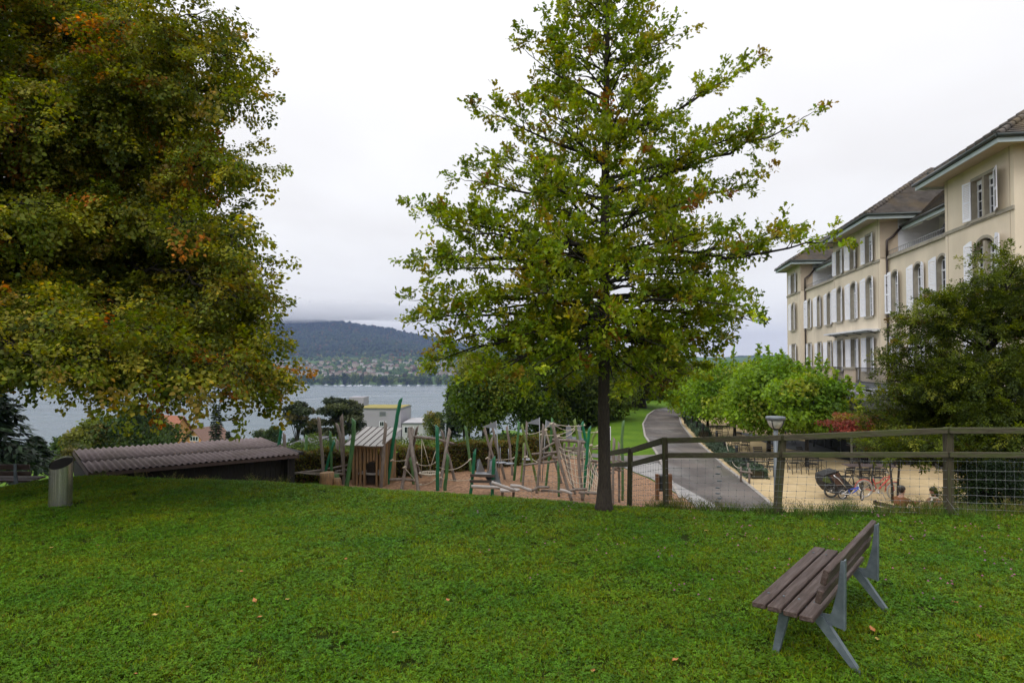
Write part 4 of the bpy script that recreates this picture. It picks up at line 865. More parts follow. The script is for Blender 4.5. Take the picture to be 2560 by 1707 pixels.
# pines
PN = [(0.04, 0.055, 0.022), (0.055, 0.065, 0.022), (0.028, 0.042, 0.018), (0.09, 0.08, 0.03)]
tree('pine_tree', 'slim dark pine left of the broad pine', 744, 92, 998, 1080, 84, 6000, .32, PN, GP, 26, .2, seed=63, mat='needle', lump=(.22, .38), flat=.35, fill=.55)
tree('pine_tree', 'broad dark pine in front of the grey lakeside building', 846, 88, 984, 1100, 150, 15000, .32, PN, GP, 40, .25, seed=64, mat='needle', lump=(.2, .36), flat=.35, fill=.55)
tree('pine_tree', 'low dark pine filling the gap between the two tall pines', 795, 96, 1040, 1112, 90, 5500, .32, PN, GP, 24, .2, seed=65, mat='needle', lump=(.22, .36), flat=.35, fill=.55)

def conifer(name, label, px_, Y, top, bot, wpx, tiers, nb, seed, pal, trunk=.2, droop=.25, needle=.3, group=None, xtra=None, per=34, narrow=False):
    r = np.random.default_rng(seed); pt, pb = P(px_, top, Y), P(px_, bot, Y); x = pt.x; z0 = g(x, Y); H = pt.z - z0; zb = pb.z - z0; R0 = wpx / 2 * Y / F0
    o = thing(name, label, 'tree', (x, Y, z0), group=group)
    mb = MB(); mb.tube([(0, 0, -.3), (0, 0, H * .5), (0, 0, H)], [trunk, trunk * .6, .02], 8); mb.build('trunk', M['bark_dark'], o)
    Pn, D, U, S, C = [], [], [], [], []; br = []
    for t in range(tiers):
        f = t / (tiers - 1); z = zb + (H - zb) * f; R1 = R0 * ((1 - f) ** (.45 if narrow else .85)) + .12
        for b_ in range(nb):
            a = r.uniform(0, 6.283); L = R1 * r.uniform(.6, 1.12); n = per; u = r.uniform(.08, 1, n)
            dx_, dy_ = math.cos(a), math.sin(a); side = r.normal(0, 1, n) * .13 * L * (1.15 - u)
            zz = z - droop * L * u ** 1.3 + .12 * L * u ** 3 - np.abs(side) * .3 + r.normal(0, .04, n) * R0 * .3
            Pn.append(np.stack([dx_ * u * L - dy_ * side, dy_ * u * L + dx_ * side, zz], 1)); sg = np.sign(side)
            D.append(np.stack([dx_ * .6 - dy_ * sg * .8 + r.normal(0, .3, n), dy_ * .6 + dx_ * sg * .8 + r.normal(0, .3, n), -.35 + r.normal(0, .2, n)], 1))
            U.append(np.stack([r.normal(0, .4, n), r.normal(0, .4, n), np.ones(n)], 1)); S.append(needle * r.uniform(.6, 1.3, n)); C.append(np.array(pal)[r.choice(len(pal), n)] * r.uniform(.6, 1.4) * r.uniform(.7, 1.3, (n, 1)))
            br.append((np.array([(0, 0, z), (dx_ * L * .5, dy_ * L * .5, z - droop * L * .4), (dx_ * L * .95, dy_ * L * .95, z - droop * L + .1 * L)]), np.array((trunk * .22, trunk * .12, .008))))
    TN = (np.array([(0, 0, 0), (.4, .17, 0), (1, 0, -.05), (.4, -.17, 0)]), np.array([(0, 1, 2, 3)]), 4)
    leaves('crown', np.concatenate(Pn), np.concatenate(D), np.concatenate(U), np.concatenate(S), TN, np.concatenate(C), M['needle'], o)['kind'] = 'stuff'
    tubes_np('branch', br, M['bark_dark'], 4, o)['kind'] = 'stuff'; return o
SPR = [(0.016, 0.032, 0.014), (0.024, 0.043, 0.018), (0.012, 0.024, 0.012)]
conifer('spruce_tree', 'dark drooping spruce at the left edge of the picture behind the park bench', -60, 34, 870, 1150, 330, 24, 10, 71, SPR, .3, .38, .55, per=40)
conifer('spruce_tree', 'slender dark spruce standing against the lake left of the lime clump', 1128, 78, 964, 1085, 60, 22, 7, 72, SPR, .18, .3, .5, per=22)
conifer('cypress_tree', 'narrow column shaped cypress standing against the lake', 541, 118, 1012, 1112, 30, 18, 7, 73, [(0.03, 0.045, 0.022), (0.045, 0.06, 0.028)], .2, .1, .6, per=20, narrow=True)
conifer('fir_tree', 'tiny pointed fir between the cypress and the first pine', 570, 125, 1078, 1112, 16, 12, 5, 74, SPR, .12, .2, .5, per=14)
conifer('fir_tree', 'dark bluish conifer low behind the left park bench', 90, 45, 1090, 1165, 110, 14, 8, 75, SPR, .2, .2, .4, per=28)

# yew and boxwood at the right, behind the fence
r = np.random.default_rng(88)
YX, YY = P(2470, 1250, 15.5).x, 15.5; YZ = g(YX, YY)
yew = thing('yew_tree', 'sprawling dark yew behind the fence at the right edge', 'tree', (YX, YY, YZ)); off = np.array((YX, YY, YZ))
tb = MB()
for k in range(4):
    a = k * 1.7; tb.tube([(.15 * math.cos(a), .15 * math.sin(a), -.3), (.3 * math.cos(a), .3 * math.sin(a), 1.2), (.6 * math.cos(a), .6 * math.sin(a), 3), (.9 * math.cos(a), .9 * math.sin(a), 4.8)], [.17, .13, .09, .03], 8)
tb.build('trunk', M['bark_dark'], yew)
prims = []
EDGE = [(2195, 1105, 15.0), (2190, 1045, 15.4), (2205, 1000, 15.8), (2215, 950, 15.2), (2200, 905, 15.6), (2215, 850, 15.2), (2230, 800, 15.7), (2262, 765, 15.2), (2330, 735, 15.5), (2420, 745, 15.5), (2490, 700, 15.8), (2560, 690, 15.5), (2640, 680, 15.5), (2700, 720, 15),
        (2420, 690, 14.8), (2310, 690, 14.9), (2470, 575, 15.2), (2550, 640, 14.7), (2210, 1120, 14.6), (2180, 1150, 14.9), (2260, 1140, 14.2), (2330, 1160, 13.8), (2290, 1100, 14)]
for (px_, py_, Y) in EDGE:
    e = np.array(P(px_, py_, Y)) - off; hs = np.clip(e[2] - .28 * math.hypot(e[0], e[1]), .6, 5.4); prims.append(((e[0] * .06, e[1] * .06, hs), tuple(e), .05, .04))
for i in range(84):
    a = r.uniform(-3.14, 3.14) if i % 3 == 0 else r.normal(-2.2, .9); he = r.uniform(.9, 5.9); wd = np.interp(he, [.9, 2, 3.5, 4.6, 6], [2.5, 2.7, 2.55, 1.9, .8]) * r.uniform(.5, .95)
    prims.append(((0, 0, max(.5, he - .5)), (wd * math.cos(a), wd * math.sin(a) * .9, he), .035, .05))
segs, twigs = skeleton(r, prims, 8.0, .85, 8.5, .26, (-.3, .3), (-.3, .3))
def yew_ok(q): return q[2] > np.interp(q[0], [7, 9.95, 10.7], [.42, .36, -2.3]) and q[2] < np.interp(q[0], [7.75, 7.95, 8.3, 8.96, 9.84, 10.5, 11.4], [.3, 1.2, 2.6, 3.5, 3.95, 4.8, 4.6]) and q[0] > 7.8
segs = [s_ for s_ in segs if yew_ok(s_[0][-1] + off)]
tubes_np('branch', segs, M['bark'], 4, yew)['kind'] = 'stuff'
YP = [(0.085, 0.12, 0.014), (0.13, 0.17, 0.018), (0.05, 0.075, 0.012), (0.19, 0.21, 0.025), (0.13, 0.09, 0.02)]
T0 = np.array([t_[0] for t_ in twigs]) + off; k_ = [yew_ok(q_) for q_ in T0]; twigs = [t_ for t_, q_ in zip(twigs, k_) if q_]; nT = len(twigs)
M['leaf_inst2'] = M['leaf_inst']
def needle_spray(seed):
    r = np.random.default_rng(seed); n = 80; u = r.uniform(0, 1, n); sd_ = np.sign(r.normal(0, 1, n)); Pn = np.stack([u * .34, sd_ * np.abs(r.normal(0, .05, n)) * (1.3 - u), r.normal(0, .025, n) - .05 * u * u], 1)
    D = np.stack([np.ones(n) * .7, sd_ * .7, -.1 * np.ones(n)], 1) + r.normal(0, .35, (n, 3)); U = np.array((0, 0, 1.)) + r.normal(0, .4, (n, 3)); C = np.ones((n, 3)) * (1 + .25 * r.standard_normal((n, 1))).clip(.4, 1.8)
    o = leaves('needle_source', Pn, D, U,   .05 * r.uniform(.6, 1.3, n), (np.array([(0, 0, 0), (.4, .2, 0), (1, 0, -.03), (.4, -.2, 0)]), np.array([(0, 1, 2, 3)]), 4), C, M['leaf_inst']); COL.objects.unlink(o); return o
tt = np.array(YP)[r.choice(5, nT, p=[.36, .22, .32, .08, .02])] * (1 + .2 * r.standard_normal((nT, 1))).clip(.5, 1.6)
print('yew sprays', nT); instanced_crown('crown', twigs, [needle_spray(600 + k) for k in range(5)], tt, r, yew, .8, 1.35)
tree('boxwood_bush', 'rounded very dark boxwood below the yew in the right corner of the fence', 2490, 13.2, 1140, 1330, 200, 9000, .05, [(0.012, 0.026, 0.008), (0.02, 0.04, 0.012), (0.01, 0.02, 0.008), (0.03, 0.055, 0.015)], GP, 40, .05, seed=91, cat='shrub', stems=3, lump=(.3, .5), fill=.3)

# hedge, shrubs behind it, lavender strip
def hedge(name, label, cat, line, w, h, n, size, pal, seed, mat='leaf', wob=.06):
    r = np.random.default_rng(seed); pts = [np.array(p) for p in line]; seg = [np.linalg.norm(b_ - a) for a, b_ in zip(pts[:-1], pts[1:])]; L = sum(seg)
    x0, y0 = line[0]; z0 = g(x0, y0); o = thing(name, label, cat, (x0, y0, z0)); s = r.uniform(0, L, n); cum = np.concatenate([[0], np.cumsum(seg)])
    i = np.clip(np.searchsorted(cum, s) - 1, 0, len(seg) - 1); tt = (s - cum[i]) / np.array(seg)[i]; A_ = np.array(pts)[i]; B_ = np.array(pts)[i + 1]; c = A_ + (B_ - A_) * tt[:, None]
    d = (B_ - A_) / np.array(seg)[i][:, None]; nrm = np.stack([-d[:, 1], d[:, 0]], 1); wo = 1 + wob * np.sin(s * 2.1) + wob * np.sin(s * 5.3 + 1)
    u = r.uniform(0, 1, n); face = r.uniform(0, 1, n); kk = r.normal(0, .04, n)
    lat = np.where(face < .4, r.uniform(-.5, .5, n), np.where(face < .7, -.5 + kk, .5 + kk)) * w * wo; z = np.where(face < .4, h * wo + r.normal(0, .03, n), u * h * wo)
    rnd = np.where((face > .4), 1 - .25 * (u ** 4), 1); lat = lat * rnd
    X = c[:, 0] + nrm[:, 0] * lat; Y = c[:, 1] + nrm[:, 1] * lat; Z = G(X, Y) + z
    U = np.stack([nrm[:, 0] * lat, nrm[:, 1] * lat, np.where(face < .4, 1., .4)], 1) + r.normal(0, .5, (n, 3))
    C = np.array(pal)[r.choice(len(pal), n)] * (1 + .3 * np.sin(s * 1.3 + z * 3))[:, None].clip(.6, 1.4) * r.uniform(.7, 1.35, (n, 1))
    leaves('foliage', np.stack([X - x0, Y - y0, Z - z0], 1), r.standard_normal((n, 3)), U, size * r.uniform(.6, 1.3, n), T_DIAMOND, C, M[mat], o)['kind'] = 'stuff'
    mb = MB()
    for a, b_ in zip(pts[:-1], pts[1:]):
        k = max(2, int(np.linalg.norm(b_ - a) / .5))
        for j in range(k):
            p = a + (b_ - a) * (j + .5) / k; q = (p[0] - x0, p[1] - y0, g(*p) - z0); hh = h * .85
            mb.tube([(q[0], q[1], q[2] - .1), (q[0] + .03, q[1], q[2] + hh * .5), (q[0] - .05, q[1] + .05, q[2] + hh)], [.03, .02, .008], 5)
            mb.box((q[0] - w * .32, q[1] - w * .32, q[2] + .05), (q[0] + w * .32, q[1] + w * .32, q[2] + hh))
    mb.build('stems', M['hedge_core'], o)['kind'] = 'stuff'; return o
M['hedge_core'] = pm('hedge_twigs', (0.02, 0.018, 0.009), (0.04, 0.035, 0.015), 20, 1.0, 0.8, coord='World')
hedge('hornbeam_hedge', 'clipped hornbeam hedge closing the back of the playground', 'hedge', [(-8.0, 24.8), (-4.4, 26.0), (-2.0, 27.4), (.25, 28.9), (1.0, 29.6)], .8, 1.0, 24000, .085, [(0.10, 0.105, 0.018), (0.065, 0.075, 0.014), (0.14, 0.13, 0.022), (0.12, 0.07, 0.02)], 101)
hedge('hornbeam_hedge', 'second hedge at the corner behind the climbing poles', 'hedge', [(1.25, 30.0), (2.1, 33.0)], .7, .95, 6000, .08, [(0.10, 0.12, 0.02), (0.065, 0.085, 0.016), (0.14, 0.15, 0.025)], 102)
LAV = [(0.06, 0.095, 0.055), (0.085, 0.125, 0.08), (0.045, 0.075, 0.045), (0.12, 0.16, 0.11)]
hedge('lavender_strip', 'low grey green lavender strip edging the path from the corner back', 'plant', [(10.1, 28.2), (10.5, 31.5), (11.1, 36.4), (11.6, 40)], .75, .38, 9000, .10, LAV, 103)
hedge('lavender_strip', 'farther grey green lavender strip beside the path', 'plant', [(12.2, 43.5), (13.5, 51), (15.0, 58.5)], .8, .4, 7000, .11, LAV, 104)
# loose berry bushes between the hedge and the slope
BU = [(0.07, 0.11, 0.02), (0.10, 0.15, 0.03), (0.05, 0.085, 0.018), (0.15, 0.17, 0.035)]
i = 0
for row, (Y, py0, n_) in enumerate([(36, 1090, 7), (42, 1082, 7), (49, 1074, 7)]):
    for k in range(n_):
        px_ = 740 + k * 95 + row * 28 + r.uniform(-15, 15); i += 1
        if px_ > 1330: continue
        tree('berry_bush', ['leafy yellow green bush in the row nearest behind the playground hedge', 'leafy yellow green bush in the middle row behind the playground hedge', 'leafy yellow green bush in the farthest row behind the playground hedge'][row], px_, Y, py0 + r.uniform(0, 14), 1150, 112, 1500, .13, BU, GP, 20, .03, seed=200 + i, cat='shrub', stems=3, group='bushes in rows behind the playground hedge', fill=.5)
# ================================================================ THE LONG CREAM BUILDING
TH = math.atan2(290.0, 1707.0)                       # the facade runs this far off the view axis
U_ = Vector((math.sin(TH), math.cos(TH), 0)); N_ = Vector((-math.cos(TH), math.sin(TH), 0))
O_ = Vector((15.8, 0, 0)); BRZ = math.atan2(U_.y, U_.x)
bld = thing('residence_building', 'long cream rendered building with white shutters and tiled hip roofs', 'building', O_, BRZ)
def S(px, d=0.0):                                    # distance along the facade seen at column px on the plane d
    q = (px - 1280) / F0; a = O_ + N_ * d            # (a + U s).x = q (a + U s).y
    return (q * a.y - a.x) / (U_.x - q * U_.y)
def L2W(s, d, z): return O_ + U_ * s + N_ * d + Vector((0, 0, z))
REC = -0.45
sA0, sA1 = S(2543), S(2368); sB1 = S(2203); sC1 = S(2086); sD1 = S(2003); sE1 = S(1969)
print('facade s', sA0, sA1, sB1, sC1, sD1, sE1)
G0 = -2.6
EV, EVW, STR = 11.25, 10.62, 8.78
ED = -1.25                                           # the eaves of the wings lie behind the wall face
wall_openings = []
def wall(name, s0, s1, z0, z1, d, ops, mat, thick=.3):
    """a wall sheet in the plane d from s0 to s1 with openings (s, w, z0, z1, arch)"""
    mb = MB(); ss = sorted({s0, s1, *[o[0] - o[1] / 2 for o in ops], *[o[0] + o[1] / 2 for o in ops]}); zz = sorted({z0, z1, *[o[2] for o in ops], *[o[3] for o in ops]})
    ss = [s for s in ss if s0 <= s <= s1]
    for a, b_ in zip(ss[:-1], ss[1:]):
        for c, e in zip(zz[:-1], zz[1:]):
            ms, mz = (a + b_) / 2, (c + e) / 2
            if any(abs(ms - o[0]) < o[1] / 2 and o[2] < mz < o[3] for o in ops): continue
            mb.add([(a, d, c), (b_, d, c), (b_, d, e), (a, d, e)], [(0, 1, 2, 3)])
    for o in ops:
        if o[4]:
            r_ = o[1] / 2; zc = o[3] - r_ * .8
            for sg in (-1, 1):
                pts = [(o[0] + sg * r_ * math.cos(t_), zc + r_ * .8 * math.sin(t_)) for t_ in np.linspace(0, math.pi / 2, 7)]
                for p, q in zip(pts[:-1], pts[1:]):
                    mb.add([(p[0], d, p[1]), (q[0], d, q[1]), (q[0], d, o[3]), (p[0], d, o[3])], [(0, 1, 2, 3)])
    return mb.build(name, mat, bld)
def window(s, w, z0, z1, arch, d, double=False, bars=2, french=False, shut=(1, 1), seed=0):
    """stone surround, reveal, white frame, glass and a pair of louvred shutters"""
    r = random.Random(seed); dep = .26; bw = .13; r_ = w / 2; ah = r_ * .8 if arch else 0; zc = z1 - ah
    def outline(rr, top_off=0.0):                    # opening outline enlarged by rr
        if arch: return [(s - r_ - rr, z0)] + [(s - (r_ + rr) * math.cos(t_), zc + (ah + rr) * math.sin(t_)) for t_ in np.linspace(0, math.pi, 13)] + [(s + r_ + rr, z0)]
        return [(s - r_ - rr, z0), (s - r_ - rr, z1 + rr), (s + r_ + rr, z1 + rr), (s + r_ + rr, z0)]
    mb = MB(); o0, o1 = outline(0), outline(bw)
    f = d + .025
    for i in range(len(o0) - 1):
        a, b_, c, e = o0[i], o0[i + 1], o1[i + 1], o1[i]
        mb.add([(a[0], f, a[1]), (b_[0], f, b_[1]), (c[0], f, c[1]), (e[0], f, e[1])], [(0, 1, 2, 3)])
        mb.add([(c[0], f, c[1]), (e[0], f, e[1]), (e[0], d - .01, e[1]), (c[0], d - .01, c[1])], [(0, 1, 2, 3)])
        mb.add([(a[0], f, a[1]), (b_[0], f, b_[1]), (b_[0], d - dep, b_[1]), (a[0], d - dep, a[1])], [(0, 1, 2, 3)])
    mb.box((s - r_ - bw - .04, d - dep, z0 - .13), (s + r_ + bw + .04, d + .1, z0))
    if double:
        mb.box((s - .09, d - dep, z0), (s + .09, d + .02, z1 - (.12 if arch else 0)))
    wn = mb.build('window', M['stone'], bld)
    fr = MB(); y0, y1 = d - dep, d - dep + .06; fw = .07
    leafs = [(s - r_, s - .09), (s + .09, s + r_)] if double else [(s - r_, s + r_)]
    zt = z1 - (ah * .35 if arch else 0)
    tz = z0 + (z1 - z0) * (.70 if not french else .74)
    for a, b_ in leafs:
        fr.box((a, y0, z0), (a + fw, y1, zt)); fr.box((b_ - fw, y0, z0), (b_, y1, zt)); fr.box((a, y0 + .002, z0), (b_, y1 - .002, z0 + fw)); fr.box((a, y0 + .002, zt - fw), (b_, y1 - .002, zt))
        fr.box((a, y0 - .001, tz), (b_, y1 + .01, tz + .09)); fr.box(((a + b_) / 2 - .045, y0 + .003, z0), ((a + b_) / 2 + .045, y1 + .006, zt - .01))
        for k in range(1, bars + 1):
            z = z0 + (tz - z0) * k / (bars + 1); fr.box((a + .01, y0 + .01, z - .014), (b_ - .01, y1 - .012, z + .014))
        if french: fr.box((a + .01, y0 + .012, z0), (b_ - .01, y1 - .014, z0 + .75))
    fr.build('frame', M['white'], wn)
    g_ = MB(); g_.add([(s - r_, d - dep + .02, z0), (s + r_, d - dep + .02, z0), (s + r_, d - dep + .02, z1), (s - r_, d - dep + .02, z1)], [(0, 1, 2, 3)]); g_.build('pane', M['pane'], wn)
    if not arch and r.random() < .6:
        for a, b_ in leafs:
            bl2 = MB(); hb_ = (z1 - z0) * r.choice([.12, .18, .3]); bl2.box((a + .02, d - dep + .072, z1 - hb_), (b_ - .02, d - dep + .08, z1 - .01)); bl2.build('blind', M['awning'], wn)
    sw = r_ if double else r_ + .02; zs1 = z1 - (.12 if arch else 0)
    for sg, on in zip((-1, 1), shut):
        if not on: continue
        ang = R(r.uniform(6, 20)); sb = MB(); h0, h1 = z0 + .02, zs1; wd = sw * (.98 if not double else (.95 if sg < 0 else .58))
        def q(x, y, z): return (s + sg * (r_ + .02 + x * math.cos(ang) - y * math.sin(ang) * 1), d + .05 + x * math.sin(ang) + y * math.cos(ang), z)
        def bx(x0, x1, y0_, y1_, z0_, z1_):
            sb.add([q(x0, y0_, z0_), q(x1, y0_, z0_), q(x1, y1_, z0_), q(x0, y1_, z0_), q(x0, y0_, z1_), q(x1, y0_, z1_), q(x1, y1_, z1_), q(x0, y1_, z1_)], [(0, 3, 2, 1), (4, 5, 6, 7), (0, 1, 5, 4), (1, 2, 6, 5), (2, 3, 7, 6), (3, 0, 4, 7)])
        rw = .075; bx(0, rw, 0, .035, h0, h1); bx(wd - rw, wd, 0, .035, h0, h1); hh = [h0, h0 + (h1 - h0) * .47, h1 - .09]
        for z in hh: bx(rw, wd - rw, .002, .033, z, z + .09)
        n_ = int((h1 - h0) / .085)
        for k in range(n_):
            z = h0 + .09 + (h1 - h0 - .2) * k / n_
            sb.add([q(rw, .032, z), q(wd - rw, .032, z), q(wd - rw, .004, z + .07), q(rw, .004, z + .07)], [(0, 1, 2, 3)])
        if arch:
            xs_ = np.linspace(0, wd, 6); n5 = len(xs_)
            top = [h1 + .16 * math.sin(min(1, (1 - x / wd)) * math.pi * .5) for x in xs_]
            for i in range(n5 - 1): sb.add([q(xs_[i], .016, h1), q(xs_[i + 1], .016, h1), q(xs_[i + 1], .016, top[i + 1]), q(xs_[i], .016, top[i])], [(0, 1, 2, 3)])
        sb.build('shutter', M['shutter'], bld)
    return wn
Z2a, Z2b, Z1a, Z1b, Z0a, Z0b = 8.75, 10.55, 5.25, 7.8, 1.62, 3.85
def spread(s0, s1, n, m): return [s0 + (s1 - s0) * (i + .5) / n + (m if n > 1 else 0) * 0 for i in range(n)]
# far pavilion E, recess D, middle pavilion C, recess B, near pavilion A
specs = {
    'E': (sD1, sE1, 0.0, 1, True), 'D': (sC1, sD1, REC, 3, False), 'C': (sB1, sC1, 0.0, 3, False), 'B': (sA1, sB1, REC, 3, False), 'A': (sA0, sA1, 0.0, 1, True)}
sd = 0
for k_, (s0, s1, d, n, dbl) in specs.items():
    pav = k_ in 'ACE'; top = EV if pav else STR; ops = []; wins = []
    if k_ == 'C': cen = [S(2176), S(2136), S(2101)]
    elif k_ == 'B': cen = [S(2358.5, REC), S(2298, REC), S(2240.6, REC)]
    elif k_ == 'D': cen = [S(2074.7, REC), S(2049.5, REC), S(2025, REC)]
    elif k_ == 'A': cen = [S(2466)]
    else: cen = [(s0 + s1) / 2]
    for c in cen:
        w = 1.95 if dbl else (1.18 if k_ == 'C' else 1.05)
        if pav: wins.append((c, w if k_ != 'E' else 1.6, Z2a, Z2b, False))
        wins.append((c, w if k_ != 'E' else 1.6, Z1a, Z1b, True))
        fr_ = k_ == 'C'; wins.append((c, w if k_ != 'E' else 1.6, 1.05 if (fr_ and c == cen[1]) else Z0a, Z0b, False))
    ops = [(a, b_, c, e, f) for a, b_, c, e, f in wins]
    wall('wall', s0, s1, .62, top, d, ops, M['render'])
    for (a, w_, c, e, f) in wins:
        sd += 1; window(a, w_, c, e, f, d, double=dbl, bars=3 if e - c > 2 else 2, french=(c == 1.05), seed=sd)
    # inner and return walls close the volume
    mb = MB(); mb.box((s0 + .003, d - .45, .6), (s1 - .003, -13.0, top)) ; core = mb.build('core', M['render'], bld)
    if pav:
        for s_ in (s0, s1): mb = MB(); mb.box((s_ - .002 if s_ == s0 else s_ - .3, -1.2 if k_ != 'A' else -13, .6), (s_ + .3 if s_ == s0 else s_ + .002, d - .002, top)); mb.build('return_wall', M['render'], bld)
        mb = MB(); mb.box((s0 - .03, d - .001, STR - .22), (s1 + .03, d + .06, STR - .06)) ; mb.build('string_course', M['stone'], bld)
        mb = MB()
        for a_ in (s0 + .28, s1 - .32): mb.box((a_, d + .001, 1.0), (a_ + .035, d + .012, top))
        mb.build('pilaster_edge', M['render2'], bld)
    else:
        mb = MB(); mb.box((s0, d - .2, STR - .12), (s1, d + .14, STR + .06)); mb.build('parapet_cap', M['stone'], bld)
# lower storey
mb = MB(); mb.box((sA0, -13, G0), (sE1, -.6, .6)); mb.build('lower_storey', M['render2'], bld)
# loggias under the wing roofs
for s0, s1 in ((sA1, sB1), (sC1, sD1)):
    mb = MB(); n_ = 12
    for i in range(n_):
        z = STR + .05 + (EVW + .7 - STR) * i / n_; zh = (EVW + .7 - STR) / n_
        mb.add([(s1 - .02, REC - .6, z), (s1 - .02, -3.4, z), (s1 - .06, -3.4, z + zh), (s1 - .06, REC - .6, z + zh)], [(0, 1, 2, 3)]); mb.box((s1 - .06, -3.4, z + zh - .012), (s1 - .03, REC - .6, z + zh - .004))
    mb.build('weatherboard', M['board'], bld)
    mb = MB(); mb.box((s1 - .05, REC - .6, STR), (s1, 0, EVW + .4)); mb.build('return_panel', M['render2'], bld)
    mb = MB(); mb.box((s0, -3.4, STR), (s1, -3.6, EVW + 1.7)); mb.build('loggia_back_wall', M['white'], bld)
    mb = MB(); mb.box((s0, -3.4, STR - .1), (s1, REC - .2, STR - .02)); mb.build('loggia_floor', M['stone'], bld)
    for j in range(3):
        c = s0 + (s1 - s0) * (j + .5) / 3
        mb = MB(); mb.box((c - .5, -3.39, STR + .35), (c + .5, -3.36, EVW + .2)); w_ = mb.build('window', M['white'], bld)
        mb = MB(); mb.box((c - .42, -3.355, STR + .43), (c - .03, -3.345, EVW + .12)); mb.box((c + .03, -3.355, STR + .43), (c + .42, -3.345, EVW + .12)); mb.build('pane', M['pane'], w_)
    mb = MB(); mb.beam((s0, REC - .02, STR + .4), (s1, REC - .02, STR + .4), .04, .03); mb.beam((s0, REC - .02, STR + .13), (s1, REC - .02, STR + .13), .03, .03)
    n_ = int((s1 - s0) / .26)
    for i in range(n_): x = s0 + (s1 - s0) * (i + .5) / n_; mb.beam((x, REC - .02, STR + .1), (x, REC - .02, STR + .4), .016, .016, up=(1, 0, 0))
    mb.build('railing', M['midgrey'], bld)
    mb = MB(); mb.beam((s0 + (s1 - s0) * .40, -1.1, STR + .1), (s0 + (s1 - s0) * .30, -2.0, EVW + .55), .35, .12); mb.build('brace', M['black'], bld)
    for j in range(3):
        a = s0 + (s1 - s0) * (.08 + .31 * j); mb = MB(); mb.beam((a, ED - .2, EVW - .14), (a + (s1 - s0) * .24, ED - .2, EVW - .14), .10, .08); mb.build('folded_awning', M['awning'], bld)
# roofs
m = pm('old_roof_tiles', (0.07, 0.06, 0.053), (0.155, 0.135, 0.12), 2.2, 0.95, 0.0, c3=(0.2, 0.15, 0.085), scale3=.8, f3=.6)
M['tiles'] = m
def tiled(name, quad, parent, rows=None):
    """roof face as real overlapping tile courses: quad = eave-left, eave-right, top-right, top-left"""
    a, b_, c, e = [Vector(v) for v in quad]; H = ((a + b_) / 2 - (c + e) / 2).length; n = rows or max(4, int(H / .17)); mb = MB(); nrm = (b_ - a).cross(e - a).normalized()
    if nrm.z < 0: nrm = -nrm
    rr = random.Random(5)
    for i in range(n):
        t0, t1 = i / n, (i + 1.25) / n; l0, r0 = a.lerp(e, t0), b_.lerp(c, t0); l1, r1 = a.lerp(e, min(t1, 1)), b_.lerp(c, min(t1, 1)); wd = (r0 - l0).length; k = max(1, int(wd / .19))
        for j in range(k):
            u0, u1 = (j + .03) / k, (j + .97) / k; li = .022 + rr.uniform(0, .014)
            p, q, v, w_ = l0.lerp(r0, u0) + nrm * (li + .02), l0.lerp(r0, u1) + nrm * (li + .02), l1.lerp(r1, u1) + nrm * li * .2, l1.lerp(r1, u0) + nrm * li * .2
            mb.add([p, q, v, w_], [(0, 1, 2, 3)])
            mb.add([p, q, q - nrm * .03, p - nrm * .03], [(0, 1, 2, 3)])
    o = mb.build(name, M['tiles'], parent); o['kind'] = 'stuff'; 
    bs = MB(); bs.add([a, b_, c, e], [(0, 1, 2, 3)]); bs.build('roof_deck', M['gutter'], parent); return o
def ridge(pts, parent):
    mb = MB()
    for p, q in zip(pts[:-1], pts[1:]):
        p, q = Vector(p), Vector(q); n = max(2, int((q - p).length / .38))
        for i in range(n): a, b_ = p.lerp(q, i / n), p.lerp(q, (i + 1.12) / n); mb.tube([a + Vector((0, 0, .03)), b_ + Vector((0, 0, .03))], [.15, .11], 8)
    mb.build('ridge_tiles', M['tiles'], parent)['kind'] = 'stuff'
OV = 1.0
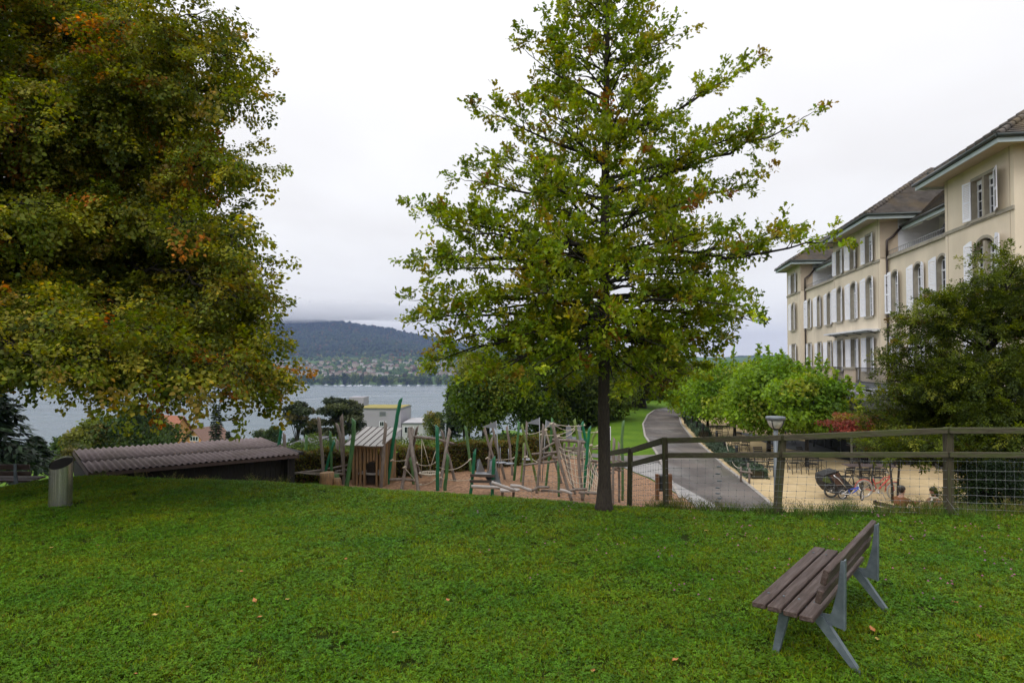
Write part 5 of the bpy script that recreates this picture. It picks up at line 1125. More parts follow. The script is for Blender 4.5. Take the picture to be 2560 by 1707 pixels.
for k_, ap, az_ in (('A', -5.2, None), ('C', -5.1, None), ('E', -4.6, None)):
    s0, s1 = specs[k_][0] - .9, specs[k_][1] + (.9 if k_ != 'E' else .25); mid = (s0 + s1) / 2; hz_ = EV + .12; hw = (s1 - s0) / 2; pz = hz_ + hw * .70 if k_ != 'C' else 15.45; pd = OV - (hw * 1.03)
    if k_ == 'A': pz, pd = hz_ + 4.2, -5.1
    bk = -14
    tiled('roof_tiles', [(s0, OV, hz_), (s1, OV, hz_), (mid + .02, pd, pz), (mid - .02, pd, pz)], bld)
    tiled('roof_tiles', [(s0, bk, hz_), (s0, OV, hz_), (mid, pd, pz), (mid, bk, pz)], bld)
    bs = MB(); bs.add([(s1, OV, hz_), (s1, bk, hz_), (mid, bk, pz), (mid, pd, pz)], [(0, 1, 2, 3)]); bs.build('roof_slope', M['tiles'], bld)
    ridge([(s0, OV, hz_), (mid, pd, pz), (mid, bk, pz)], bld); ridge([(s1, OV, hz_), (mid, pd, pz)], bld)
    f_ = MB(); f_.box((s0, OV - .06, EV - .17), (s1, OV, EV + .03)); f_.box((s0, -8, EV - .17), (s0 + .06, OV - .06, EV + .03)); f_.box((s1 - .06, -3, EV - .17), (s1, OV - .06, EV + .03)); f_.build('fascia', M['fascia'], bld)
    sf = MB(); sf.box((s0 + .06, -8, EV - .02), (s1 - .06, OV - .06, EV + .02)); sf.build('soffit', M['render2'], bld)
    gt = MB(); gt.tube([(s0 - .08, OV + .07, EV + .10), (s1 + .08, OV + .07, EV + .10)], .085, 8); gt.tube([(s0 - .07, OV + .07, EV + .10), (s0 - .07, -8, EV + .10)], .085, 8); gt.build('gutter', M['gutter'], bld)
    sg = MB()
    for i in range(int((s1 - s0) / .8) + 1): x = s0 + .3 + i * .8; sg.box((x, .55, hz_ + .3), (x + .03, .6, hz_ + .52))
    sg.tube([(s0 + .2, .6, hz_ + .5), (s1 - .2, .6, hz_ + .5)], .018, 5); sg.build('snow_guard', M['gutter'], bld)
for s0, s1 in ((sA1, sB1), (sC1, sD1)):
    hz_ = EVW + .1; pz, pd = 14.6, -6.0
    tiled('roof_tiles', [(s0 + .05, ED, hz_), (s1 - .05, ED, hz_), (s1 + 2, pd, pz), (s0 - 2, pd, pz)], bld)
    ridge([(s0 - 2, pd, pz), (s1 + 2, pd, pz)], bld)
    bs = MB(); bs.add([(s0 - 2, pd, pz), (s1 + 2, pd, pz), (s1 + 2, -13, hz_), (s0 - 2, -13, hz_)], [(0, 1, 2, 3)]); bs.build('roof_slope', M['tiles'], bld)
    f_ = MB(); f_.box((s0 + .03, ED - .08, EVW - .16), (s1 - .03, ED - .01, EVW + .04)); f_.build('fascia', M['fascia'], bld)
    sf = MB(); sf.add([(s0 + .03, ED - .05, EVW), (s1 - .03, ED - .05, EVW), (s1 - .03, -3.5, EVW + 1.5), (s0 + .03, -3.5, EVW + 1.5)], [(0, 1, 2, 3)]); sf.build('soffit', M['white'], bld)
    gt = MB(); gt.tube([(s0 + .05, ED + .07, EVW + .1), (s1 - .05, ED + .07, EVW + .1)], .085, 8); gt.build('gutter', M['gutter'], bld)
# downpipes at the far end of each recess
for s1 in (sB1, sD1):
    x = s1 - .28; mb = MB(); mb.tube([(s1 - .1, ED + .05, EVW + .02), (s1 - .12, REC - .3, EVW - .5), (x, REC + .13, EVW - .8), (x, REC + .13, STR)], .075, 8); mb.tube([(x, REC + .13, STR + .02), (x, REC + .13, .6)], .075, 8)
    for z in (3, 5, 7): mb.tube([(x, REC + .13, z), (x, REC + .13, z + .08)], .095, 8)
    mb.build('downpipe', M['pipe'], bld)
# balcony in front of the first floor: slab, plinths and railings
BD = 1.75
mb = MB(); mb.box((sA0, -.6, .70), (sE1, BD, .98)); mb.build('balcony_slab', M['skirt'], bld)
segs_ = [(sC1 - 5.6, sC1 + 2.0), (sC1 + 6.0, sC1 + 9.5), (sB1 - .35, sB1 + 1.5)]
for a, b_ in [(sB1 - .25, sB1 + 1.6), (sC1 - 5.3, sC1 + 1.4), (sC1 + 3.5, sE1)]:
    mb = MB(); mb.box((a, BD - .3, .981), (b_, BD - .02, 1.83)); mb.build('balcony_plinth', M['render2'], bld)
    mb = MB(); mb.box((a - .05, BD - .36, 1.831), (b_ + .05, BD + .04, 1.95)); mb.build('plinth_cap', M['stone'], bld)
for a, b_ in [(sB1 + 1.6, sC1 - 5.3), (sC1 + 1.4, sC1 + 3.5), (sA0 + 1, sB1 - .3)]:
    mb = MB(); mb.beam((a, BD - .15, 1.93), (b_, BD - .15, 1.93), .05, .04); mb.beam((a, BD - .15, 1.08), (b_, BD - .15, 1.08), .04, .03); n_ = int((b_ - a) / .16)
    for i in range(n_): x = a + (b_ - a) * (i + .5) / n_; mb.beam((x, BD - .15, 1.0), (x, BD - .15, 1.93), .02, .02, up=(1, 0, 0))
    mb.build('balcony_railing', M['black'], bld)
# awning box over the French windows
aw = MB(); aw.beam((sB1 + .2, .62, 4.32), (sC1 - .1, .62, 4.32), .34, .1); aw.box((sB1 + .15, .02, 4.22), (sC1 - .05, .45, 4.36)); aw.build('awning', M['awning'], bld)
aw = MB()
for x in (sB1 + .8, sB1 + 3.6, sB1 + 6.4, sB1 + 9.0): aw.beam((x, .02, 4.12), (x, .55, 4.26), .06, .05)
aw.build('awning_arm', M['darkgrey'], bld)

# ---- canopy of the garden restaurant in front of the building
CZ = .55; c0, c1 = S(2560, 5) + 0, 62.0; c0 = 30.2; CD0, CD1 = 1.76, 5.6
can = thing('restaurant_canopy', 'flat dark canopy covered with loose pale laths along the building', 'canopy', O_, BRZ)
mb = MB(); mb.box((c0, CD0, CZ - .1), (c1, CD1, CZ)); mb.build('roof_slab', M['slate'], can)
mb = MB(); mb.box((c0 - .06, CD0, CZ - .34), (c0 - .002, CD1 + .06, CZ + .04)); mb.box((c0, CD1 + .002, CZ - .34), (c1, CD1 + .06, CZ + .04)); mb.build('edge_beam', M['darkgrey'], can)
rl = random.Random(4)
for i in range(58):
    s_ = rl.uniform(c0 + .6, c1 - 5); d_ = rl.uniform(CD0 + .2, CD1 - .2); a = rl.gauss(0, .22) + (1.57 if rl.random() < .12 else 0); l = rl.uniform(2.0, 4.6)
    e = (s_ + l * math.cos(a), min(max(d_ + l * math.sin(a), CD0 + .1), CD1 - .05)); mb = MB(); z = CZ + .05 + rl.uniform(0, .25)
    mb.beam((s_, d_, z), (e[0], e[1], z + rl.uniform(-.1, .12)), .07, .035); mb.build('lath', M['lath'] if rl.random() < .6 else M['midgrey'], can)
for s_, d_ in [(c0 + 1.4, CD1 - .3), (c0 + 8, CD1 - .3), (c0 + 15, CD1 - .3), (c0 + 22, CD1 - .3), (c0 + 29, CD1 - .3)]:
    mb = MB(); mb.tube([(s_, d_, -2.52), (s_, d_, CZ - .1)], .055, 8); mb.build('post', M['midgrey'], can)
# glass front of the restaurant
rf = thing('glazed_shopfront', 'dark glazed restaurant front under the canopy', 'shop window', O_, BRZ)
s_ = c0 + 1.0; k = 0
while s_ < c1 - 2:
    mb = MB(); mb.box((s_ + .05, 1.7, -2.45), (s_ + 1.95, 1.73, CZ - .12)); mb.build('pane', M['bigglass'], rf); mb = MB(); mb.box((s_ - .05, 1.64, -2.5), (s_ + .05, 1.8, CZ - .11)); mb.build('frame', M['darkgrey'], rf); s_ += 2.0
mb = MB(); mb.box((c0 + .7, -.6, -2.5), (c0 + .95, 1.9, CZ - .11)); mb.build('end_wall', M['darkgrey'], rf)
# low dark deck with a glass screen at the terrace edge
dk = thing('glass_screen', 'long low dark glass screen with grey posts on the gravel terrace', 'screen', (0, 0, 0))
gpts = [(17.6, 40.5), (17.3, 36.0), (17.0, 32.5)]
mb = MB()
for a, b_ in zip(gpts[:-1], gpts[1:]): mb.beam((a[0], a[1], -2.02), (b_[0], b_[1], -2.02), .03, .85)
mb.build('pane', M['bigglass'], dk)
for a in gpts + [(17.45, 38.2), (17.15, 34.2)]: mb = MB(); mb.box((a[0] - .04, a[1] - .04, -2.5), (a[0] + .04, a[1] + .04, -1.5)); mb.build('post', M['darkgrey'], dk)
mb = MB(); mb.beam((gpts[0][0], gpts[0][1], -1.57), (gpts[-1][0], gpts[-1][1], -1.57), .05, .04); mb.build('top_rail', M['midgrey'], dk)
dd = MB(); dd.add([(17.0, 32.0, -2.47), (19.9, 32.0, -2.47), (20.6, 41.5, -2.47), (17.7, 41.5, -2.47)], [(0, 1, 2, 3)]); dd.add([(14.9, 38.5, -2.466), (16.9, 31.6, -2.466), (17.6, 31.6, -2.466), (17.7, 41.0, -2.466), (15.2, 47.0, -2.466)], [(0, 1, 2, 3, 4)])
tag(dd.build('dark_paving', M['deck']), kind='structure')

# ================================================================ FENCE
fence = thing('paddock_fence', 'mossy two rail timber fence with wire mesh between lawn and terrace', 'fence', (6.77, 10.6, 0))
fo = Vector((6.77, 10.6, 0))
posts = [((P(2370, 1068, 10.6)), (P(2372, 1290, 10.6)), .115), (P(1957, 1086, 10.85), P(1939, 1290, 10.85), .10), (P(1662, 1093, 11.35), P(1665, 1275, 11.35), .085), (P(1576, 1120, 13.2), P(1572, 1290, 13.2), .09), (P(2850, 1066, 10.4), P(2852, 1300, 10.4), .115)]
def dist2(a, b_): return (a - b_).length
for i, (a, b_, w) in enumerate(posts):
    mb = MB(); b2 = Vector((b_.x, b_.y, g(b_.x, b_.y) - .25)) if True else b_
    mb.beam(b2 - fo, a - fo, w, w * .95, up=(0, 1, 0), bev=.008); mb.build('post', M['postwood'], fence)
def railpx(p0, p1, h, name='rail', t=.045):
    (x0, y0, Y0), (x1, y1, Y1) = p0, p1; a, b_ = P(x0, y0, Y0), P(x1, y1, Y1); mb = MB(); n = 6; pts = [a.lerp(b_, i / n) + Vector((0, 0, .006 * math.sin(i * 1.7))) for i in range(n + 1)]
    mb.beam(a - fo, b_ - fo, t, h, bev=.006); mb.build('rail', M['railwood'], fence)
railpx((1668, 1101, 11.28), (1952, 1094, 10.78), .088); railpx((1668, 1138, 11.28), (1948, 1137, 10.78), .083)
railpx((1958, 1094, 10.74), (2368, 1076, 10.52), .092); railpx((1955, 1137, 10.74), (2370, 1136, 10.52), .083)
railpx((2374, 1076, 10.50), (2852, 1076, 10.3), .095); railpx((2374, 1136, 10.50), (2852, 1140, 10.3), .085)
railpx((1580, 1125, 13.1), (1655, 1102, 11.4), .10); railpx((1580, 1160, 13.1), (1655, 1140, 11.4), .09)
railpx((1500, 1137, 15.4), (1574, 1124, 13.25), .10); railpx((1500, 1164, 15.4), (1574, 1160, 13.25), .09)
def mesh_panel(TL, TR, BL_, BR_, rows, cols, rr=.0016, rise=None):
    mb = MB(); rd = random.Random(3)
    hs_ = rows
    def pt(u, v): return TL.lerp(TR, u).lerp(BL_.lerp(BR_, u), v) - fo
    for i, v in enumerate(hs_):
        n = 14; ph = rd.uniform(0, 6); mb.tube([pt(j / n, v) + Vector((0, 0, .004 * math.sin(j * 1.9 + ph))) for j in range(n + 1)], rr * 1.35, 4, cap=False)
    for j in range(cols + 1):
        u = j / cols; k = len(hs_); mb.tube([pt(u + rd.uniform(-.003, .003), v) for v in hs_], rr, 3, cap=False)
        for v in hs_[::1]: p = pt(u, v); mb.box(p - Vector((.005, .004, .007)), p + Vector((.005, .004, .007)))
    mb.build('wire_mesh', M['wire'], fence)['kind'] = 'stuff'
RW = [0.0, .17, .33, .48, .62, .75, .87, .97]
mesh_panel(P(1665, 1150, 11.3), P(1952, 1152, 10.8), P(1665, 1266, 11.3), P(1940, 1272, 10.8), RW, 14)
mesh_panel(P(1952, 1152, 10.8), P(2370, 1152, 10.55), P(1940, 1272, 10.8), P(2372, 1288, 10.55), RW, 18)
mesh_panel(P(2370, 1152, 10.55), P(2850, 1158, 10.35), P(2372, 1288, 10.55), P(2850, 1308, 10.35), RW, 20)
mesh_panel(P(1580, 1168, 13.1), P(1660, 1152, 11.4), P(1580, 1262, 13.1), P(1660, 1266, 11.4), RW, 13)
mesh_panel(P(1300, 1158, 15.8), P(1576, 1168, 13.2), P(1300, 1250, 15.8), P(1576, 1260, 13.2), RW, 24, .0014)
for py_ in (1144, 1166, 1184, 1202, 1219, 1233, 1245, 1253):
    q = P(1793 + (py_ % 7), py_, 11.05); mb = MB(); mb.tube([q - fo + Vector((-.035, 0, 0)), q - fo + Vector((-.015, 0, .002)), q - fo + Vector((.02, 0, 0)), q - fo + Vector((.045, 0, 0))], [.008, .014, .013, .004], 6); mb.build('wire_joint', M['plug'], fence)
q0, q1 = P(2366, 1245, 10.5), P(2395, 1285, 10.3); mb = MB(); mb.tube([q0 - fo, q1 - fo], .002, 4); mb.build('stay_wire', M['wire'], fence)
# short rusty box by the fence
bx_ = thing('timber_box', 'short black and rusty timber box standing behind the fence post by the path', 'box', P(1660, 1240, 17.5) * 1.0)
bo = Vector(bx_.location)
for px_ in (1643, 1675):
    a = P(px_, 1185, 17.5); b_ = P(px_, 1250, 17.5); mb = MB(); mb.beam(b_ - bo, a - bo, .085, .12, up=(0, 1, 0)); mb.build('side_post', M['rust'], bx_)
a, b_ = P(1646, 1188, 17.56), P(1672, 1228, 17.56); mb = MB(); mb.box(a - bo, b_ - bo + Vector((0, .25, 0))); mb.build('panel', M['black'], bx_)

# ================================================================ PARK BENCHES
def make_bench(loc, ang, label, mirror=False):
    """local x runs along the bench, local y from the front to the back"""
    o = thing('park_bench', label, 'bench', loc, ang, 'park benches on the lawn'); L = 2.03
    ys_ = [.045, .165, .285, .405]
    for i, y in enumerate(ys_):
        mb = MB(); z = .445 - .010 * i + (.0 if i else -.004); mb.beam((0, y, z), (L, y, z), .107, .045, bev=.006); mb.build('seat_slat', M['benchwood'], o)
    def bk(z): return .475 + (z - .40) * .27
    for z in (.60, .755):
        mb = MB(); y = bk(z) - .03; up = Vector((0, .26, 1)).normalized(); mb.beam((0.0, y, z), (L, y, z), .045, .12 if z > .7 else .105, up=up, bev=.006); mb.build('back_slat', M['benchwood'], o)
    for x in (.27, L - .27):
        mb = MB(); w = .05
        fr = mb.prism([(.15, .415), (.235, .415), (.125, .0), (.075, .0)], 0, x - .03, x + .03)                     # front leg
        mb.build('front_leg', M['galv'], o)
        mb = MB(); mb.prism([(.33, .42), (.47, .375), (.735, .0), (.70, .0), (.66, .035)], 0, x - .03, x + .03); mb.build('rear_leg', M['galv'], o)
        mb = MB(); mb.prism([(.02, .42), (.02, .40), (.4, .34), (.60, .30), (.60, .40), (.46, .395), (.46, .41)], 0, x - .004, x + .004); mb.box((x - .03, .05, .402), (x + .03, .45, .409)); mb.build('seat_bracket', M['galv'], o)
        mb = MB(); mb.prism([(.52, .40), (.60, .30), (.628, .31), (.632, .42), (bk(.82) + .045, .83), (bk(.82) + .012, .83), (bk(.60) + .045, .60), (.53, .42)], 0, x - .006, x + .006)
        mb.prism([(.615, .30), (.628, .30), (bk(.82) + .048, .84), (bk(.82) + .036, .84)], 0, x - .03, x + .03); mb.build('back_support', M['galv'], o)
        mb = MB()
        for y in ys_: mb.lathe((x, y, .466), [(.011, 0), (.009, .005), (.001, .007)], 8)
        mb.build('bolt', M['galv'], o)['kind'] = 'stuff'
    return o
F_c = PZ(1883, 1503, .46); E_c = PZ(2038, 1366, .46)
ang = math.atan2(E_c.y - F_c.y, E_c.x - F_c.x)
# the back lies to the right of the long axis, so the bench is placed from its far end
print('bench', F_c, E_c, (E_c - F_c).length, math.degrees(ang))
bench = make_bench((E_c.x, E_c.y, 0), ang + math.pi, 'slatted brown park bench with splayed steel legs in the lawn at lower right')
b2 = make_bench((P(118, 1200, 12.2).x, 12.25, g(-9, 12.2)), R(180 - 8), 'park bench in the shade under the lime tree beside the bin')
b2.rotation_euler = (0, 0, R(180)); b2.location = (P(114, 1200, 16.2).x, 16.2, g(-11.9, 16.0))
# steel bin
q = PZ(151, 1268, 0); bz_ = thing('litter_bin', 'round brushed steel litter bin with slanted black top', 'bin', (q.x, q.y, g(q.x, q.y)))
mb = MB(); n_ = 28; rad = .168; vs = []
for k in range(n_):
    t_ = 2 * math.pi * k / n_; x, y = rad * math.cos(t_), rad * math.sin(t_); vs.append((x, y, .02)); vs.append((x, y, .71 + .09 * (y / rad)))
mb.add(vs, [(2 * k, 2 * ((k + 1) % n_), 2 * ((k + 1) % n_) + 1, 2 * k + 1) for k in range(n_)], True); mb.build('body', M['steel'], bz_)
mb = MB(); mb.add([(rad * .985 * math.cos(2 * math.pi * k / n_), rad * .985 * math.sin(2 * math.pi * k / n_), .685 + .09 * math.sin(2 * math.pi * k / n_)) for k in range(n_)], [tuple(range(n_))]); mb.build('top', M['black'], bz_)
mb = MB(); mb.lathe((0, 0, -.02), [(.17, 0), (.17, .05)], 24); mb.build('foot', M['black'], bz_)
# ================================================================ PLAYGROUND
def c2(X, Y): return 640 + X * .2296, 960 + Y * .2296
def c3(X, Y): return 1100 + X * .2296, 960 + Y * .2296
def depth_of(py): return 4.42 * F0 / (py - HOR)
def pole_pts(conv, pts, Y=None, dl=0.0):
    q = [conv(*p) for p in pts]; Y = Y or depth_of(q[-1][1]); Y = min(Y, 24.2) if Y > 24.2 and conv is c2 and q[-1][1] > 1195 else Y
    n = len(q); return [P(a, b_, Y + dl * (1 - i / (n - 1))) for i, (a, b_) in enumerate(q)], Y
def pole_mesh(pts, wpx, Y, seed=0, cut=True, k=9, foot=.5):
    """a peeled trunk: gently crooked, slanting cut on top"""
    r = random.Random(seed); rad = wpx * .2296 / 2 * Y / F0; P_ = [Vector(p) for p in pts][::-1]
    d = (P_[1] - P_[0]).normalized(); P_ = [P_[0] - d * foot] + P_; out_ = []; rr = []
    for i in range(len(P_) - 1):
        for j in range(3):
            t = j / 3; out_.append(P_[i].lerp(P_[i + 1], t) + Vector((r.uniform(-1, 1), r.uniform(-1, 1), 0)) * rad * .18); rr.append(rad * r.uniform(.93, 1.07))
    out_.append(P_[-1]); rr.append(rad * .97); mb = MB(); mb.tube(out_, rr, k)
    n = len(out_); 
    if cut:
        sl = r.choice([-1, 1]) * r.uniform(.7, 1.6)
        for j in range(k):
            v = mb.v[(n - 1) * k + j]; off_ = (Vector(v) - out_[-1]); mb.v[(n - 1) * k + j] = (v[0], v[1], v[2] + off_.x * sl)
    return mb
seedc = [100]
def pole(label, mat, conv, pts, w, Y=None, dl=0.0, group=None, name='climbing_pole'):
    seedc[0] += 1; p, Yv = pole_pts(conv, pts, Y, dl); mb = pole_mesh(p, w, Yv, seedc[0]); o = mb.build(name, M[mat], None, p[-1]); o.location = p[-1]; return tag(o, label, 'pole', group)
GD, GM, GO, GS, WD = 'green_dark', 'green_mid', 'green_olive', 'green_moss', 'oldwood'
pg = 'upright poles of the playground'
pole('dark green pole leaning beside the end of the black shed', GD, c2, [(290, 440), (262, 560), (240, 760), (215, 1045)], 34, group=pg)
pole('grey wooden pole next to the green pole at the shed end', WD, c2, [(308, 540), (318, 760), (320, 1048)], 34, group=pg)
pole('mossy green pole standing in front of the hedge by the shed', GS, c2, [(550, 560), (545, 700), (530, 920)], 32, group=pg)
pole('tall grey pole bending over the crossed beams', WD, c2, [(683, 365), (695, 500), (722, 780), (738, 1085)], 36, group=pg)
pole('slim mid green pole between two grey poles above the tree stumps', GM, c2, [(808, 515), (816, 760), (830, 1085)], 28, group=pg)
pole('bright dark green pole slanting behind the slim green pole', GD, c2, [(852, 620), (800, 790), (760, 940), (712, 1055)], 30, 25.6, group=pg)
pole('short thick grey pole behind the hut', WD, c2, [(885, 605), (886, 890)], 36, 25.6, group=pg)
pole('grey pole leaning against the tallest grey pole left of the hut', WD, c2, [(880, 430), (915, 560), (940, 800)], 34, 24.8, group=pg)
pole('tallest grey pole directly left of the hut', WD, c2, [(928, 345), (945, 520), (952, 800), (957, 1095)], 36, group=pg)
pole('thick mid green pole with pale cut top in front of the hut', GM, c2, [(1063, 385), (1062, 520), (1035, 780), (988, 1105)], 46, 23.4, group=pg)
pole('grey pole at the right front corner of the hut', WD, c2, [(1412, 420), (1385, 760), (1365, 1100)], 38, 23.6, group=pg)
pole('very tall curved dark green pole rising right of the hut', GD, c2, [(1578, 155), (1560, 230), (1530, 400), (1482, 700), (1435, 1085)], 40, group=pg)
pole('flat cut dark green pole standing in front of the nest swing', GD, c2, [(1972, 455), (1976, 760), (1975, 1112)], 40, 23.0, group=pg)
pole('short mid green pole beside the right legs of the swing', GM, c2, [(2090, 772), (2075, 950), (2060, 1114)], 38, 23.0, group=pg)
pole('short green pole behind the left legs of the swing', GS, c2, [(1675, 800), (1700, 940), (1712, 1080)], 30, group=pg)
pole('tall mossy green pole leaning left of the little slide', GS, c3, [(280, 462), (300, 640), (340, 960)], 32, group=pg)
pole('grey pole crossing its neighbour above the little slide', WD, c3, [(480, 478), (560, 740), (600, 860), (652, 1095)], 28, group=pg)
pole('grey pole leaning the other way behind the little slide', WD, c3, [(567, 578), (540, 760), (520, 965)], 28, group=pg)
pole('long grey pole slanting beside the first metal pennant', WD, c3, [(560, 422), (640, 760), (705, 1045)], 30, group=pg)
pole('dark grey pole with a metal step standing by itself', WD, c3, [(725, 458), (760, 660), (790, 1000)], 26, group=pg)
pole('straight mid green pole right of the lone grey pole', GM, c3, [(860, 408), (835, 740), (805, 1055)], 28, group=pg)
pole('short olive pole below the rope knot', GO, c3, [(917, 640), (905, 840), (883, 1070)], 30, group=pg)
pole('pale green pole with a round cut top right of the oak trunk', GS, c3, [(1998, 400), (1982, 600), (1990, 820), (1990, 1095)], 30, 21.8, group=pg)
pole('grey pole cut slanting standing right of the oak trunk', WD, c3, [(1898, 590), (1885, 860), (1880, 1145)], 30, 20.6, group=pg)
pole('shorter grey pole between the pale green pole and the slanted one', WD, c3, [(1950, 635), (1948, 860), (1950, 1108)], 26, 21.4, group=pg)
pole('olive pole bowed to the right just left of the oak trunk', GO, c3, [(1715, 490), (1660, 600), (1640, 720), (1640, 900)], 30, 24, group=pg)
pole('short dark green pole leaning left of the oak trunk', GD, c3, [(1700, 860), (1655, 1035)], 30, 21.8, group=pg)

# pile of crossed beams left of the hut
def logs(name, label, cat, items, conv, Yd, group=None, mat='oldwood', part='log'):
    p0 = P(*conv(*items[0][0][0]), Yd); base = Vector((p0.x, p0.y, g(p0.x, p0.y))); o = thing(name, label, cat, base, group=group)
    for pts, w, Ya, Yb in items:
        seedc[0] += 1; n = len(pts); q = [P(*conv(*p), Ya + (Yb - Ya) * i / (n - 1)) - base for i, p in enumerate(pts)]
        mb = pole_mesh(q, w, (Ya + Yb) / 2, seedc[0], cut=False, foot=0.0); mb.build(part, M[mat], o)
    return o, base
logs('balance_beams', 'low tangle of grey balance logs between the shed and the hut', 'play equipment',
     [([(120, 998), (200, 995), (300, 985)], 20, 23.6, 23.8), ([(340, 985), (500, 960), (720, 935), (820, 915)], 26, 24, 24.6), ([(250, 945), (450, 965), (810, 1000)], 12, 23.4, 23.4),
      ([(330, 938), (600, 930)], 12, 24.6, 24.8), ([(780, 925), (1000, 880)], 22, 24.6, 24.6), ([(760, 960), (960, 985)], 34, 23.9, 24.2), ([(860, 950), (1010, 930)], 22, 24.3, 24.3), ([(430, 970), (700, 968)], 16, 24.2, 24.2)], c2, 23.8)
for px_, py_, w, h, lb in [(770, 1040, .48, .42, 'sawn tree stump under the tallest crooked pole'), (878, 1065, .28, .3, 'smaller sawn stump beside the slim green pole'), (852, 1030, .34, .34, 'mossy stump half hidden behind the two cut stumps')]:
    q = P(*c2(px_, py_ + 55), 23.3 if 'mossy' not in lb else 24); mb = MB(); rd = random.Random(px_)
    mb.tube([(0, 0, -.4), (0, 0, .05), (.01, 0, h * .6), (0, 0, h)], [w * .56, w * .52, w * .5, w * .49], 14); o = mb.build('tree_stump', M['hutwood' if 'mossy' not in lb else 'green_moss']); o.location = q; tag(o, lb, 'stump', 'tree stumps beside the hut')

# ---- the hut
HY = 24.0
hA, hB = P(*c2(975, 1085), HY), P(*c2(1345, 1090), HY - .35); hb = Vector((hA.x, hA.y, hA.z)); hut = thing('play_hut', 'small open wooden play hut of brown boards under a grey lean-to roof', 'playhouse', hb)
fx = (hB - hA); fx.z = 0; FW = fx.length; ux = fx.normalized(); uy = Vector((-ux.y, ux.x, 0))
# turn the hut a little so that its right side wall shows
rot = R(-16); ux = Vector((math.cos(rot), math.sin(rot), 0)); uy = Vector((-ux.y, ux.x, 0)); FW = FW * .87; DPT = 1.1; hut.location = hb + Vector((.22, 0, 0))
def hp(u, v, z): return ux * u + uy * v + Vector((0, 0, z))
rr = random.Random(8)
zt = (P(*c2(1340, 660), HY).z - hb.z)
fz = [(.0, .13, 0, 1), (.17, .12, .0, 1), (.34, .13, .0, 1), (.52, .14, .0, 1), (.70, .12, .55, 1), (.84, .12, .6, 1), (.98, .12, .62, 1), (1.12, .13, .0, 1), (1.30, .11, 0, 1)]
sc_ = FW / 1.42
for u, w, z0_, _ in fz:
    mb = MB(); a, b_ = hp(u * sc_ + w / 2, 0, -.2 if z0_ == 0 else z0_ * zt), hp(u * sc_ + w / 2 + rr.uniform(-.01, .01), 0, zt + .02); mb.beam(a, b_, w * sc_ * .74, .03, up=tuple(uy)); mb.build('wall_board', M['hutwood'], hut)
for k in range(7):
    v = .1 + k * (DPT - .12) / 6.2; mb = MB(); mb.beam(hp(FW, v, -.2), hp(FW, v, zt + .12), .03, .14, up=tuple(uy)); mb.build('wall_board', M['hutwood'], hut)
for k in range(6):
    v = .1 + k * (DPT - .12) / 5; mb = MB(); mb.beam(hp(0, v, -.2), hp(0, v, zt + .1), .03, .15, up=tuple(uy)); mb.build('wall_board', M['hutwood'], hut)
for k in range(5):
    u = .08 + k * FW / 5; mb = MB(); mb.beam(hp(u, DPT, -.2), hp(u, DPT, zt * (.45 if k in (2, 3) else 1) + .25), .17, .03, up=tuple(uy)); mb.build('wall_board', M['hutwood'], hut)
for a, b_ in [((0, 0, zt - .06), (FW, 0, zt - .06)), ((0, DPT, zt + .3), (FW, DPT, zt + .3)), ((0, 0, zt - .03), (0, DPT, zt + .3)), ((FW, 0, zt - .03), (FW, DPT, zt + .3))]:
    mb = MB(); mb.beam(hp(*a) , hp(*b_), .07, .07); mb.build('frame_beam', M['hutwood'], hut)
mb = MB(); mb.beam(hp(.1, .6, .34), hp(FW - .1, .6, .34), .9, .05); mb.build('floor', M['hutroof'], hut)
mb = MB(); mb.beam(hp(FW * .5, .35, .0), hp(FW * .5, .35, .72), .3, .12, up=tuple(uy)); mb.build('counter', M['darkwood'], hut)
for k in range(6):
    u0 = -.18 + k * (FW + .34) / 6; w = (FW + .34) / 6 * .95
    mb = MB(); mb.beam(hp(u0 + w / 2, -.24, zt + .0 + rr.uniform(0, .02)), hp(u0 + w / 2, DPT + .25, zt + .48 + rr.uniform(0, .02)), w, .03); mb.build('roof_board', M['hutroof'], hut)
    mb = MB(); mb.beam(hp(u0, -.25, zt + .035), hp(u0, DPT + .26, zt + .515), .022, .02); mb.build('roof_batten', M['darkwood'], hut)

# ---- nest swing
SB = P(*c2(1760, 1115), 23.0); sb_ = Vector((SB.x, SB.y, SB.z)); sw = thing('nest_swing', 'nest swing hanging from a crooked beam between crossed grey poles', 'swing', sb_)
def sadd(name, conv, pts, w, Ya, Yb, mat='oldwood', foot=.5, cut=True):
    seedc[0] += 1; n = len(pts); q = [P(*conv(*p), Ya + (Yb - Ya) * i / (n - 1)) - sb_ for i, p in enumerate(pts)]; mb = pole_mesh(q, w, (Ya + Yb) / 2, seedc[0], cut=cut, foot=foot); return mb.build(name, M[mat], sw)
sadd('leg', c2, [(1665, 480), (1700, 720), (1760, 1115)], 38, 24.2, 23.0); sadd('leg', c2, [(1712, 480), (1670, 700), (1590, 1108)], 38, 24.2, 23.3)
sadd('leg', c2, [(1757, 465), (1715, 660), (1630, 1020)], 32, 25, 26); sadd('leg', c2, [(1700, 700), (1745, 850), (1800, 1028)], 30, 25, 25.6)
sadd('leg', c2, [(2025, 505), (2080, 730), (2165, 1062)], 34, 24.6, 24.8); sadd('leg', c2, [(2112, 495), (2065, 740), (2008, 1085)], 34, 24.6, 23.6)
sadd('beam', c2, [(1650, 565), (1800, 578), (1960, 595), (2150, 650)], 30, 24.3, 24.5, foot=0, cut=False)
for ax_, ay_, bx2, by2 in [(1805, 600, 1800, 965), (1808, 600, 1905, 945), (1960, 715, 1888, 945), (1962, 600, 1990, 965)]:
    mb = MB(); mb.tube([P(*c2(ax_, ay_), 24.4) - sb_, P(*c2(bx2, by2), 24.4) - sb_], .013, 5); mb.build('rope', M['rope'], sw)
